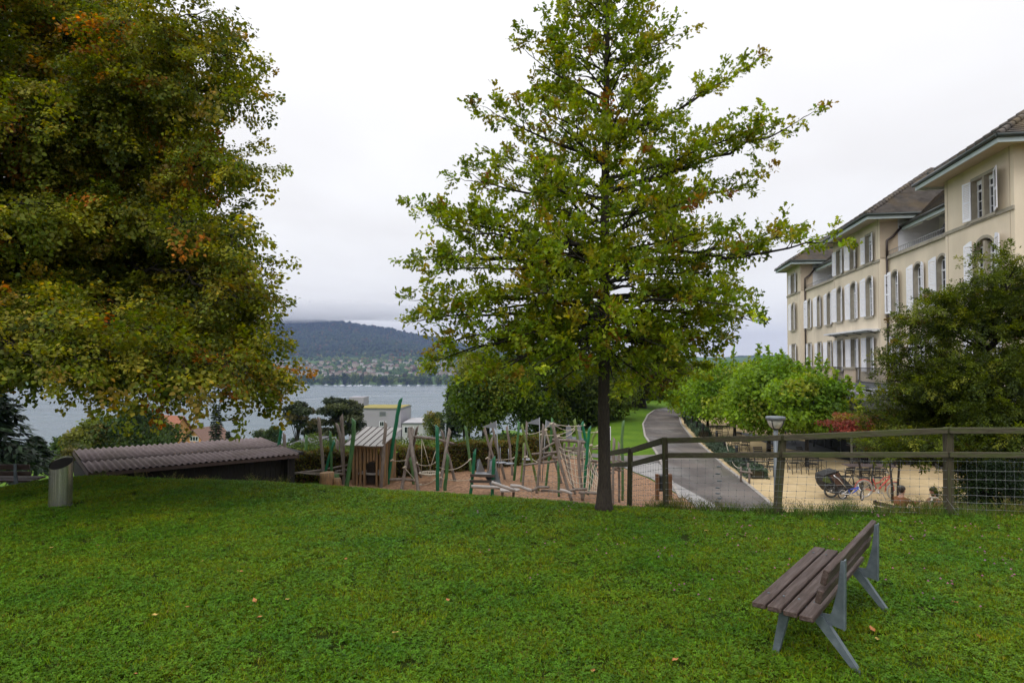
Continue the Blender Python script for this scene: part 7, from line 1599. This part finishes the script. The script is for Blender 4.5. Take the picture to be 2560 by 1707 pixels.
# adult bicycle
D = 24.0; ab, av = vehicle_base('bicycle', 'coral red adult bicycle with grey tyres standing on the gravel', 'bicycle', 1750, 690, D); p = bike_tools(av, D)
D0 = D; 
wheel(ab, p(1530, 535), .29, 'rubbergrey', 'chrome', 0, 18); wheel(ab, p(1975, 570), .29, 'rubbergrey', 'chrome', R(12), 18)
def bar(o, pts, r_, mat, name='frame'): mb = MB(); mb.tube(pts, r_, 8); return mb.build(name, M[mat], o)
bar(ab, [p(1725, 575), p(1800, 480), p(1905, 375)], .034, 'red', 'down_tube'); bar(ab, [p(1700, 460), p(1760, 440), p(1820, 375), p(1895, 360)], .02, 'red', 'top_tube'); bar(ab, [p(1660, 385), p(1690, 470), p(1722, 575)], .018, 'red', 'seat_tube')
bar(ab, [p(1530, 535), p(1640, 560), p(1722, 575)], .014, 'red', 'chain_stay'); bar(ab, [p(1530, 535), p(1600, 480), p(1685, 430)], .013, 'black', 'seat_stay')
bar(ab, [p(1895, 340), p(1915, 385), p(1950, 470), p(1975, 570)], .02, 'red', 'fork'); bar(ab, [p(1905, 350), p(1890, 310), p(1845, 290, -.15)], .014, 'chrome', 'handlebar'); bar(ab, [p(1890, 312), p(1905, 318, .25)], .014, 'chrome', 'handlebar')
mb = MB(); a = p(1655, 330); mb.add([a + Vector(v) for v in [(-.14, -.08, .02), (-.14, .08, .02), (.14, 0.02, .0), (.14, -.02, .0), (-.13, -.07, -.03), (-.13, .07, -.03), (.13, .02, -.03), (.13, -.02, -.03)]], [(0, 1, 2, 3), (7, 6, 5, 4), (0, 4, 5, 1), (1, 5, 6, 2), (2, 6, 7, 3), (3, 7, 4, 0)]); mb.build('saddle', M['black'], ab)
bar(ab, [p(1655, 335), p(1668, 395)], .013, 'chrome', 'seat_post')
for c, a0, a1, r_ in ((p(1530, 535), .5, 3.3, .325), (p(1975, 570), 1.0, 3.2, .325)): bar(ab, [c + Vector((math.cos(t_) * r_, 0, math.sin(t_) * r_)) for t_ in np.linspace(a0, a1, 12)], .016, 'red', 'mudguard')
bar(ab, [p(1440, 375), p(1550, 378), p(1600, 395)], .016, 'black', 'carrier'); bar(ab, [p(1450, 378), p(1530, 535)], .006, 'black', 'carrier')
mb = MB(); c = p(1720, 570); mb.tube([c + Vector((0, -.06, 0)), c + Vector((0, -.05, 0))], .09, 16); mb.tube([c + Vector((0, -.07, 0)), c + Vector((.05, -.09, -.15))], .012, 6); mb.tube([c + Vector((0, .05, 0)), c + Vector((-.05, .09, .15))], .012, 6); mb.build('crank', M['chrome'], ab)
bar(ab, [p(1790, 580), p(1850, 700, -.2)], .012, 'midgrey', 'kickstand')
# child's bicycle
D = 22.9; kb, kv = vehicle_base('child_bicycle', "small blue and white child's bicycle parked in front of the trailer", 'bicycle', 1350, 690, D); p = bike_tools(kv, D)
wheel(kb, p(1213, 612), .165, 'rubber', 'chrome', R(10), 12); wheel(kb, p(1500, 632), .165, 'rubber', 'chrome', R(48), 12)
bar(kb, [p(1290, 548), p(1370, 540), p(1450, 510)], .02, 'blue', 'top_tube'); bar(kb, [p(1340, 615), p(1400, 570), p(1455, 525)], .022, 'blue', 'down_tube'); bar(kb, [p(1290, 535), p(1310, 580), p(1335, 618)], .016, 'blue', 'seat_tube')
bar(kb, [p(1213, 612), p(1270, 575), p(1300, 550)], .012, 'white', 'seat_stay'); bar(kb, [p(1213, 612), p(1335, 620)], .013, 'white', 'chain_stay')
for dd in (-.05, .05): bar(kb, [p(1455, 530, dd), p(1480, 560, dd), p(1500, 632, dd)], .014, 'white', 'fork')
bar(kb, [p(1455, 530), p(1440, 470)], .014, 'white', 'stem'); bar(kb, [p(1400, 445, -.1), p(1438, 468), p(1465, 450, .15)], .012, 'black', 'handlebar')
mb = MB(); mb.box(p(1275, 540) - Vector((.1, .05, 0)), p(1275, 540) + Vector((.1, .05, .04))); mb.build('saddle', M['black'], kb); bar(kb, [p(1255, 612), p(1280, 680, -.1)], .008, 'black', 'kickstand')
mb = MB(); c = p(1335, 618); mb.tube([c + Vector((0, -.04, 0)), c + Vector((0, -.03, 0))], .05, 12); mb.build('crank', M['chrome'], kb)
# trailer
D = 23.9; tr, tv_ = vehicle_base('bicycle_trailer', 'black and olive child bicycle trailer with a silver frame bar', 'trailer', 1150, 645, D); p = bike_tools(tv_, D)
def slab(o, pts, t0, t1, mat, name):
    A_ = [q + Vector((0, t0, 0)) for q in pts]; B_ = [q + Vector((0, t1, 0)) for q in pts]; n = len(pts); mb = MB(); mb.add(A_ + B_, [tuple(range(n)), tuple(range(2 * n - 1, n - 1, -1))] + [(i, (i + 1) % n, n + (i + 1) % n, n + i) for i in range(n)]); return mb.build(name, M[mat], o)
slab(tr, [p(935, 420), p(960, 505), p(1040, 600), p(1300, 640), p(1390, 530), p(1200, 350), p(1150, 275), p(990, 325), p(940, 350)], .0, .68, 'trailer', 'cabin')
slab(tr, [p(915, 420), p(925, 375), p(985, 350), p(1050, 455), p(960, 445)], -.03, -.003, 'trailergreen', 'rear_flap'); slab(tr, [p(1020, 340), p(1150, 300), p(1240, 480), p(1130, 500)], -.02, -.002, 'trailermesh', 'window')
bar(tr, [p(1080, 340, -.04), p(1160, 400, -.04), p(1280, 540, -.04)], .018, 'chrome', 'frame_bar'); bar(tr, [p(950, 340, -.02), p(1000, 320, -.02), p(1160, 275, -.02)], .02, 'black', 'push_bar')
wheel(tr, p(1045, 562, -.08), .235, 'rubber', 'black', 0, 14); wheel(tr, p(1045, 562, .74), .235, 'rubber', 'black', 0, 14)
bar(tr, [p(1300, 600), p(1400, 640), p(1480, 620)], .015, 'midgrey', 'tow_bar')

# ================================================================ PEOPLE (sitting beyond the brow of the lawn)
def skin(name, joints, edges, mat, parent, sub=2, root=0):
    me = bpy.data.meshes.new(name); me.from_pydata([j[0] for j in joints], edges, []); me.materials.append(mat); o = bpy.data.objects.new(name, me); COL.objects.link(o); o.parent = parent
    md = o.modifiers.new('skin', 'SKIN'); md.use_smooth_shade = True
    if not me.skin_vertices: me.skin_vertices.new()
    sv = me.skin_vertices[0].data
    for i, j in enumerate(joints): sv[i].radius = (j[1], j[2] if len(j) > 2 else j[1]); sv[i].use_root = (i == root)
    ss = o.modifiers.new('sub', 'SUBSURF'); ss.levels = sub; ss.render_levels = sub; return o
def person(label, loc, rz, arm_fwd, hair_long, coat, scarf):
    o = thing('person', label, 'person', loc, rz)
    # faces +x; seat height .45
    J = [((0, 0, .55), .085, .105), ((-.02, 0, .66), .10, .13), ((-.01, 0, .80), .11, .14), ((.0, 0, .94), .09, .115), ((.02, 0, 1.07), .052), ((.05, 0, 1.14), .062), ((.07, 0, 1.22), .082, .075), ((.065, 0, 1.29), .06)]
    E = [(0, 1), (1, 2), (2, 3), (3, 4), (4, 5), (5, 6), (6, 7)]
    def limb_(start, pts):
        prev = start
        for q in pts: J.append(q); E.append((prev, len(J) - 1)); prev = len(J) - 1
        return prev
    hands = []
    for s in (-1, 1):
        if arm_fwd and s == arm_fwd: pts = [((.02, s * .17, .95), .05), ((.26, s * .23, .86), .046), ((.50, s * .17, .90), .032), ((.55, s * .165, .905), .026)]
        else: pts = [((.0, s * .17, .945), .05), ((.10, s * .24, .72), .046), ((.33, s * .12, .64), .032), ((.38, s * .11, .635), .026)]
        h = limb_(3, pts); hands.append((h, pts[-1][0], s))
        hx = pts[-1][0]
        limb_(0, [((.14, s * .10, .505), .06), ((.46, s * .12, .50), .062), ((.50, s * .12, .28), .055), ((.48, s * .12, .09), .040), ((.60, s * .13, .05), .038)])
    for h, c, s in hands:
        J.append(((c[0] + .045, c[1], c[2]), .022)); E.append((h, len(J) - 1)); pm_ = len(J) - 1
        for k, (dy_, ln) in enumerate([(-.028, .060), (-.010, .072), (.009, .068), (.027, .052)]):
            J.append(((c[0] + .075, c[1] + dy_, c[2] - .004), .0085)); E.append((pm_, len(J) - 1)); a = len(J) - 1
            J.append(((c[0] + .075 + ln * .55, c[1] + dy_ * 1.1, c[2] - .012), .008)); E.append((a, len(J) - 1)); J.append(((c[0] + .075 + ln * .9, c[1] + dy_ * 1.1, c[2] - .034), .007)); E.append((len(J) - 2, len(J) - 1))
        J.append(((c[0] + .03, c[1] - s * .04, c[2] + .005), .009)); E.append((h, len(J) - 1)); J.append(((c[0] + .065, c[1] - s * .055, c[2]), .008)); E.append((len(J) - 2, len(J) - 1))
    skin('body', J, E, M['skin'], o)
    # face
    mb = MB(); mb.lathe((.150, 0, 1.205), [(.004, .02), (.012, .0), (.014, -.02), (.004, -.028)], 8); mb.build('nose', M['skin'], o)
    for s in (-1, 1): mb = MB(); mb.lathe((.138, s * .03, 1.235), [(.003, -.007), (.010, 0), (.003, .007)], 8); mb.build('eye', M['black'], o)
    # clothes
    JC = [((-.01, 0, .60), .150, .185), ((.0, 0, .47), .165, .195), ((-.02, 0, .78), .145, .175), ((.0, 0, .93), .125, .15), ((.015, 0, 1.06), .072, .078)]; EC = [(0, 1), (0, 2), (2, 3), (3, 4)]
    for s in (-1, 1):
        if arm_fwd and s == arm_fwd: pts = [((.02, s * .17, .955), .072), ((.26, s * .23, .86), .066), ((.49, s * .17, .898), .048)]
        else: pts = [((.0, s * .17, .95), .072), ((.10, s * .24, .72), .066), ((.32, s * .122, .645), .048)]
        prev = 3
        for q in pts: JC.append(q); EC.append((prev, len(JC) - 1)); prev = len(JC) - 1
    skin('jacket', JC, EC, M[coat], o)
    JT = [((-.02, 0, .60), .12, .15), ((.0, 0, .50), .15, .18)]; ET = [(0, 1)]
    for s in (-1, 1):
        prev = 1
        for q in [((.14, s * .10, .50), .10), ((.46, s * .12, .50), .09), ((.50, s * .12, .28), .072), ((.48, s * .12, .10), .062)]: JT.append(q); ET.append((prev, len(JT) - 1)); prev = len(JT) - 1
    skin('trousers', JT, ET, M['trousers'], o)
    bm = bmesh.new(); bmesh.ops.create_uvsphere(bm, u_segments=20, v_segments=12, radius=1.0); hr = random.Random(5)
    for v in bm.verts:
        x, y, z = v.co; k = 1 + .04 * math.sin(9 * y + 5 * z)
        nx, ny, nz = .035 + x * .108 * k, y * .098 * k, 1.245 + z * .108
        if z < 0: nx = min(nx, .05) if x > 0 else nx - .02 * (-z); 
        if z < -.2 and x > -.1: nx = min(nx, .02)
        if hair_long and z < -.1: nz = 1.245 - (-z - .1) * (.42 if x < .3 else .12); nx = nx - .03; ny *= 1.12
        v.co = (nx, ny, nz)
    me = bpy.data.meshes.new('hair'); bm.to_mesh(me); bm.free(); me.materials.append(M['hair'])
    for q_ in me.polygons: q_.use_smooth = True
    ho = bpy.data.objects.new('hair', me); COL.objects.link(ho); ho.parent = o
    for s in (-1, 1): mb = MB(); mb.tube([(.44, s * .125, .05), (.54, s * .13, .06), (.68, s * .135, .035)], [.05, .055, .035], 8); mb.build('shoe', M['black'], o)
    if scarf: mb = MB(); mb.tube([(.08 * math.cos(t_) + .02, .08 * math.sin(t_), 1.05) for t_ in np.linspace(0, 6.283, 14)], .032, 7, cap=False); mb.tube([(.11, .03, 1.03), (.16, .04, .9), (.16, .05, .76)], [.03, .035, .03], 7); mb.build('scarf', M['scarf'], o)
    return o
def seatbox(label, loc, rz, grp='simple benches below the brow'):
    o = thing('low_bench', label, 'bench', loc, rz)
    for k in range(3): mb = MB(); mb.beam((-.18 + k * .14, -.6, .40), (-.18 + k * .14, .6, .40), .12, .035); mb.build('seat_slat', M['darkwood'], o)
    for y in (-.5, .5): mb = MB(); mb.box((-.2, y - .03, 0), (.16, y + .03, .38)); mb.build('leg', M['black'], o)
    for z in (.62, .78): mb = MB(); mb.beam((-.26 - (z - .4) * .2, -.6, z), (-.26 - (z - .4) * .2, .6, z), .03, .11); mb.build('back_slat', M['darkwood'], o)
    for y in (-.5, .5): mb = MB(); mb.beam((-.22, y, .1), (-.37, y, .86), .04, .04, up=(1, 0, 0)); mb.build('back_support', M['black'], o)
    return o
def at_ground(px_, Y): q = P(px_, 1100, Y); return Vector((q.x, Y, g(q.x, Y) + .016))
a = at_ground(2250, 19.4); person('person with short dark hair in a rust brown jacket sitting with arm stretched out', a, R(20), -1, False, 'jacket', False)
seatbox('low dark bench under the person in the rust brown jacket', a + Vector((-.02, 0, 0)), R(20))
b_ = at_ground(2334, 19.2); person('person with long dark hair in a camel coat and cream scarf, seated facing left', b_, R(195), 0, True, 'coat', True)
seatbox('low dark bench with slanting back under the person in the camel coat', b_ + Vector((.02, 0, 0)), R(195))
# ================================================================ BUILDINGS ON THE SLOPE AND ACROSS THE LAKE
def flat_building(name, label, x0, x1, Y, top, dep, mat, wins, seed=0, yaw=0.0, roofmat='sedum', base=None):
    a, b_ = P(x0, top, Y), P(x1, top, Y); w = b_.x - a.x; zt = a.z; c = Vector(((a.x + b_.x) / 2, Y, g((a.x + b_.x) / 2, Y) - 1)); H = zt - c.z
    o = thing(name, label, 'building', c, yaw); mb = MB(); mb.box((-w / 2, 0, 0), (w / 2, dep, H)); mb.build('wall', M[mat], o)
    if roofmat:
        mb = MB(); mb.box((-w / 2 - .15, -.15, H + .003), (w / 2 + .15, dep + .15, H + .28)); mb.build('roof_edge', M['skirt'], o)
        mb = MB(); mb.box((-w / 2 + .25, .25, H + .283), (w / 2 - .25, dep - .25, H + .42)); mb.build('roof_planting', M[roofmat], o)
    for (wx, wy, ww, wh, blind) in wins:
        p0, p1 = P(wx - ww / 2, wy - wh / 2, Y) - c, P(wx + ww / 2, wy + wh / 2, Y) - c
        mb = MB(); mb.box((p0.x - .12, -.06, p1.z - .12), (p1.x + .12, .02, p0.z + .12)); f_ = mb.build('window', M['white' if not blind else 'midgrey'], o)
        n = 1 if blind else 3
        for k in range(n):
            u0 = p0.x + (p1.x - p0.x) * k / n + .04; u1 = p0.x + (p1.x - p0.x) * (k + 1) / n - .04; mb = MB(); mb.box((u0, -.09, p1.z), (u1, -.062, p0.z)); mb.build('pane' if not blind else 'blind', M['pane' if not blind else 'skirt'], f_)
    return o, c
M['grey_render'] = pm('pale_grey_render', (0.29, 0.275, 0.31), (0.34, 0.325, 0.36), .1, .9)
flat_building('apartment_building', 'pale grey flat roofed block with planted roof by the lake', 890, 1003, 188, 1023, 14, 'grey_render', [(957, 1034, 15, 9, True), (957, 1059, 15, 10, False), (957, 1081, 15, 9, False), (897, 1037, 11, 9, True), (897, 1060, 11, 9, True)], yaw=R(-3))
flat_building('stair_tower', 'windowless grey tower rising behind the planted roof block', 872, 909, 204, 993, 6, 'grey_render', [], yaw=R(-3), roofmat=None)
flat_building('flat_annex', 'low pale annex with flat roof right of the grey block', 1005, 1058, 182, 1060, 16, 'concrete', [(1022, 1074, 22, 14, False)], roofmat='concrete')
flat_building('flat_garage', 'low roof with a white edge behind the shed end', 722, 790, 62, 1119, 6, 'concrete', [], roofmat='slate')
# orange gabled house
def gable_house(name, label, px_, Y, apex, eave, wpx, wallm, roofm, chim=True, dep=9, yaw=0.0, wins=True):
    ap, ev = P(px_, apex, Y), P(px_, eave, Y); w = wpx * Y / F0; c = Vector((ap.x, Y, g(ap.x, Y) - 1)); H, Ea = ap.z - c.z, ev.z - c.z; o = thing(name, label, 'house', c, yaw)
    mb = MB(); mb.prism([(-w * .42, 0), (w * .42, 0), (w * .42, Ea), (0, H - .25), (-w * .42, Ea)], 1, 0, dep); mb.build('wall', M[wallm], o)
    rf = MB(); t_ = .22
    for s in (-1, 1): rf.add([(0, -.7, H + t_), (s * w * .54, -.7, Ea - (H - Ea) * .22 + t_), (s * w * .54, dep + .6, Ea - (H - Ea) * .22 + t_), (0, dep + .6, H + t_), (0, -.7, H), (s * w * .54, -.7, Ea - (H - Ea) * .22), (s * w * .54, dep + .6, Ea - (H - Ea) * .22), (0, dep + .6, H)], [(0, 1, 2, 3), (7, 6, 5, 4), (0, 4, 5, 1), (1, 5, 6, 2), (2, 6, 7, 3), (3, 7, 4, 0)])
    r_ = rf.build('roof', M[roofm], o)
    if chim: mb = MB(); mb.box((-w * .18, 3, H - 1.2), (-w * .18 + .7, 3.7, H + 1.1)); mb.build('chimney', M['chimney'], r_)
    if wins:
        z = Ea + (H - Ea) * .12; mb = MB(); mb.box((-.95, -.08, z), (.95, .02, z + 1.0)); f_ = mb.build('window', M['white'], o)
        for k in range(3): mb = MB(); mb.box((-.82 + k * .58, -.11, z + .12), (-.82 + k * .58 + .46, -.082, z + .88)); mb.build('pane', M['pane'], f_)
        mb = MB(); mb.box((-w * .5, -.35, Ea - .25), (w * .5, -.02, Ea - .05)); mb.build('canopy_board', M['brown_tile'], o)
    return o
gable_house('orange_house', 'orange gabled house with brown roof down by the lake', 486, 140, 1074, 1106, 70, 'orange_wall', 'brown_tile', yaw=R(-8))
gable_house('red_roof_house', 'house with a tall red tiled roof behind the orange gable', 456, 156, 1042, 1082, 66, 'orange_wall', 'red_tile', chim=False, yaw=R(60), wins=False)

# houses on the far shore
r = np.random.default_rng(321)
for nm, c1, c2_ in [('w1', (.46, .44, .41), (.56, .53, .49)), ('w2', (.38, .32, .25), (.45, .39, .3)), ('w3', (.5, .42, .3), (.56, .5, .36)), ('r1', (.12, .075, .06), (.19, .12, .095)), ('r2', (.12, .09, .08), (.17, .13, .12)), ('r3', (.26, .25, .25), (.32, .31, .31)), ('dk', (.05, .055, .08), (.07, .08, .12)), ('tw', (.3, .1, .05), (.36, .14, .08)), ('crane', (.45, .16, .08), (.5, .2, .1))]:
    M['far_' + nm] = pm('far_' + {'w1': 'white_wall', 'w2': 'cream_wall', 'w3': 'yellow_wall', 'r1': 'red_roof', 'r2': 'dark_roof', 'r3': 'grey_roof', 'dk': 'dark_glass', 'tw': 'brick', 'crane': 'crane_steel'}[nm], c1, c2_, .2, .95)
def far_house_mesh(w, d, h, rh, wm, rm, floors, hip):
    mb = MB(); mb.cur = 0; mb.box((-w / 2, -d / 2, -6), (w / 2, d / 2, h)); mb.cur = 1; e = .6
    if rh < .5: mb.box((-w / 2 - .3, -d / 2 - .3, h + .01), (w / 2 + .3, d / 2 + .3, h + rh + .3))
    else:
        k = w * (.28 if hip else .5) ; mb.add([(-w / 2 - e, -d / 2 - e, h), (w / 2 + e, -d / 2 - e, h), (w / 2 + e, d / 2 + e, h), (-w / 2 - e, d / 2 + e, h), (-w / 2 - e + (w / 2 + e - k if hip else 0), 0, h + rh), (w / 2 + e - (w / 2 + e - k if hip else 0), 0, h + rh)], [(0, 1, 5, 4), (2, 3, 4, 5), (1, 2, 5), (3, 0, 4), (0, 3, 2, 1)])
    mb.cur = 2; nw = max(2, int(w / 3.2))
    for f in range(floors):
        for k in range(nw):
            x = -w / 2 + w * (k + .5) / nw; z = h - (f + .75) * 3.0; mb.add([(x - .6, -d / 2 - .04, z - .7), (x + .6, -d / 2 - .04, z - .7), (x + .6, -d / 2 - .04, z + .8), (x - .6, -d / 2 - .04, z + .8)], [(0, 1, 2, 3)])
    o = mb.build('far_house', [M[wm], M[rm], M['pane']]); return o
protos = []
for i, (w, d, h, rh, wm, rm, fl, hp_) in enumerate([(14, 11, 9, 5, 'far_w1', 'far_r1', 3, False), (17, 12, 10, 4.5, 'far_w1', 'far_r2', 3, True), (12, 11, 8, 5.5, 'far_w2', 'far_r1', 2, False), (22, 13, 11, 4, 'far_w2', 'far_r2', 3, True), (26, 14, 12, .3, 'far_w1', 'far_r3', 4, False), (13, 11, 8, 5, 'far_w3', 'far_r1', 2, True), (30, 14, 10, .3, 'far_w1', 'far_r3', 3, False)]):
    protos.append((far_house_mesh(w, d, h, rh, wm, rm, fl, hp_), ['white gabled house with red roof among trees across the lake', 'white hip roofed house among trees across the lake', 'cream gabled house with red roof across the lake', 'wide cream house with dark roof across the lake', 'white flat roofed block across the lake', 'yellow house with red hip roof across the lake', 'long white flat building across the lake'][i], i))
usedp = set(); cnt = 0; placed = []
def put_far(k, px_, Y, rz, s=1.0, label=None, grp=True):
    o, lb, _ = protos[k]; 
    if k in usedp: o = o.copy(); COL.objects.link(o)
    usedp.add(k); x = (px_ - 1280) * Y / F0; z = float(far_z(px_, Y)); o.location = (x, Y, z + 3.0); o.rotation_euler = (0, 0, rz); o.scale = (s, s, s)
    tag(o, label or lb, 'house', None); o['group'] = lb.replace('house', 'houses').replace('building', 'buildings').replace('block', 'blocks')
for i in range(900):
    if cnt >= 170: break
    px_ = r.uniform(640, 1170) if r.uniform() < .86 else r.uniform(60, 640); Y = r.uniform(1880, 2620)
    if any(abs(px_ - a) < 9 and abs(Y - b_) < 70 for a, b_ in placed): continue
    placed.append((px_, Y)); k = int(r.choice(7, p=[.30, .21, .19, .13, .05, .08, .04])); put_far(k, px_, Y, r.normal(0, .5) + (1.57 if r.uniform() < .25 and k in (0, 2) else 0), r.uniform(.65, 1.0)); cnt += 1
for px_, Y, k, lb in [(704, 1905, 6, 'long terraced block at the left end of the far shore'), (728, 1915, 6, 'second long terraced block from the left on the far shore'), (753, 1925, 4, 'third terraced block from the left on the far shore'), (775, 1930, 4, 'fourth terraced block from the left on the far shore')]: put_far(k, px_, Y, .1, 1.25, lb)
def far_block(name, label, px0, px1, py0, py1, Y, mat, cat='building', dep=20):
    a, b_ = P(px0, py0, Y), P(px1, py1, Y); mb = MB(); c = Vector(((a.x + b_.x) / 2, Y, b_.z)); w = b_.x - a.x; mb.cur = 0; mb.box((-w / 2, 0, -12), (w / 2, dep, a.z - b_.z)); mb.cur = 1
    n = max(2, int((a.z - b_.z) / 3.2))
    for k in range(n): z = (a.z - b_.z) * (k + .3) / n; mb.box((-w / 2 + 1, -.15, z), (w / 2 - 1, -.02, z + 1.1))
    mb.cur = 2; mb.box((-w / 2 - .5, -.5, a.z - b_.z + .02), (w / 2 + .5, dep + .5, a.z - b_.z + 1)); o = mb.build(name, [M[mat], M['pane'], M['far_r3']]); o.location = c; return tag(o, label, cat)
far_block('office_building', 'long dark blue glazed building above the far houses', 993, 1038, 911, 917, 2700, 'far_dk')
far_block('office_building', 'second dark building right of the blue glazed one', 1040, 1090, 916, 921, 2650, 'far_dk')
far_block('hillside_hotel', 'white building high on the wooded slope', 842, 860, 883, 887, 3150, 'far_w1'); far_block('hillside_hotel', 'pink white long building at the right forest edge', 1026, 1042, 887, 890, 3120, 'far_w2')
far_block('barn', 'long orange red roofed building on the upper edge of the town', 828, 846, 902, 905, 2800, 'far_tw')
for a, b_, c, e, Y, lb in [(868, 895, 903, 906, 2750, 'long pale block on the upper left of the town'), (905, 920, 900, 909, 2720, 'tall pale block in the upper middle of the town'), (945, 960, 902, 910, 2740, 'pale block between two cranes'), (965, 990, 905, 909, 2700, 'low pale block below the right cranes'), (1120, 1128, 905, 917, 2600, 'white tower block at the right end of the town'), (925, 943, 903, 908, 2735, 'cream block in the middle of the town')]: far_block('town_block', lb, a, b_, c, e, Y, 'far_w1' if 'cream' not in lb else 'far_w2')
for px_, yt, yb, jl, Y, lb in [(915, 895, 908, 16, 2690, 'leftmost tower crane over the town'), (983, 892, 908, 14, 2690, 'middle tower crane over the town'), (998, 898, 912, 12, 2670, 'lower crane beside the middle one'), (957, 915, 926, 22, 2450, 'rightmost low crane with a long red jib')]:
    a, b_ = P(px_, yt, Y), P(px_, yb, Y); c = Vector((b_.x, Y, b_.z)); H = a.z - b_.z; k = Y / F0; o = thing('tower_crane', lb, 'crane', c, group='tower cranes over the town')
    mb = MB(); mb.box((-.7, -.7, -5), (.7, .7, H)); mb.build('mast', M['far_crane'], o); mb = MB(); mb.box((-jl * k * .75, -.5, H - 1.5), (jl * k * .4, .5, H - .4)); mb.build('jib', M['far_crane'], o); mb = MB(); mb.box((jl * k * .3, -.8, H - 3.5), (jl * k * .4, .8, H - 1.6)); mb.build('counterweight', M['midgrey'], o)
# trees along the far shore
protot = []
for s in range(5):
    rr_ = np.random.default_rng(900 + s); A = leaf_cloud(rr_, (0, 0, 7.5), (7, 6, 6.8), 16, 420, 1.7, [[(0.06, 0.105, 0.022), (0.085, 0.14, 0.03), (0.04, 0.075, 0.02), (0.12, 0.15, 0.03)], [(0.12, 0.16, 0.035), (0.15, 0.19, 0.04), (0.08, 0.12, 0.03), (0.19, 0.19, 0.04)], [(0.028, 0.045, 0.02), (0.04, 0.06, 0.025), (0.02, 0.035, 0.018), (0.06, 0.07, 0.03)], [(0.06, 0.09, 0.025), (0.08, 0.11, 0.03), (0.04, 0.07, 0.02), (0.1, 0.11, 0.04)], [(0.05, 0.03, 0.02), (0.07, 0.045, 0.025), (0.035, 0.025, 0.02), (0.09, 0.07, 0.03)]][s], GP, fill=.5)
    o = leaves('shore_tree', *A[:4], T_DIAMOND, A[4], M['leaf_far']); protot.append(o)
    mb = MB(); mb.tube([(0, 0, -1), (0, 0, 7)], [.7, .3], 6); t_ = mb.build('trunk', M['bark_dark'], o)
names = ['dark green', 'yellow green', 'very dark', 'mid green', 'reddish brown']; ut = set()
for i in range(200):
    px_ = r.uniform(655, 1180) if i > 26 else r.uniform(100, 655); Y = 1652 + abs(r.normal(0, 1)) * (55 if i % 3 else 150); s = int(r.choice(5, p=[.3, .22, .2, .22, .06])); o = protot[s]
    if s in ut: o = copy_tree(o)
    ut.add(s); k = r.uniform(.75, 1.6); 
    if 860 < px_ < 905: k *= 1.2
    o.location = ((px_ - 1280) * Y / F0, Y, float(far_z(px_, Y)) - .3); o.rotation_euler = (0, 0, r.uniform(0, 6.28)); o.scale = (k * r.uniform(.9, 1.3), k, k * r.uniform(.85, 1.15)); tag(o, names[s] + ' broadleaf tree along the far lake shore', 'tree', names[s] + ' trees along the far lake shore')
# boats at the far shore
mb = MB(); mb.cur = 0
hull = [(-4.2, 0, 0), (-3.6, -1.3, 0), (1.5, -1.4, 0), (4.6, 0, .2), (1.5, 1.4, 0), (-3.6, 1.3, 0)]; top_ = [(x * 1.05, y * 1.05, 1.25 + (.3 if x > 4 else 0)) for x, y, z in hull]
mb.add(hull + top_, [(0, 1, 7, 6), (1, 2, 8, 7), (2, 3, 9, 8), (3, 4, 10, 9), (4, 5, 11, 10), (5, 0, 6, 11), (6, 7, 8, 9, 10, 11), (5, 4, 3, 2, 1, 0)]); mb.box((-1.5, -.8, 1.26), (1.8, .8, 2.0)); mb.cur = 1; mb.box((-.14, -.14, 1.3), (.14, .14, 11.5)); mb.box((-3.4, -.12, 2.5), (-.15, .12, 2.8))
bo_ = mb.build('sailing_boat', [M['white'], M['chrome']]); bl_ = [714, 722, 735, 740, 760, 766, 815, 838, 855, 871, 876, 888, 896, 903, 916, 924, 955, 958, 974, 999, 1021, 690, 700, 1046, 520, 560, 610]
for i, px_ in enumerate(bl_):
    o = bo_ if i == 0 else bo_.copy()
    if i: COL.objects.link(o)
    q = PZ(px_, 962.5 + r.uniform(-.6, 3.0), LAKE_Z); o.location = (q.x, q.y, LAKE_Z - .1); o.rotation_euler = (0, 0, r.uniform(-.7, .7) + (3.14 if r.uniform() < .5 else 0)); s = r.uniform(.7, 1.15); o.scale = (s, s, s); tag(o, 'small white sailing boat moored at the far shore', 'boat', 'sailing boats moored at the far shore')
# unused prototypes are taken out again
for k, (o, lb, _) in enumerate(protos):
    if k not in usedp: bpy.data.objects.remove(o)
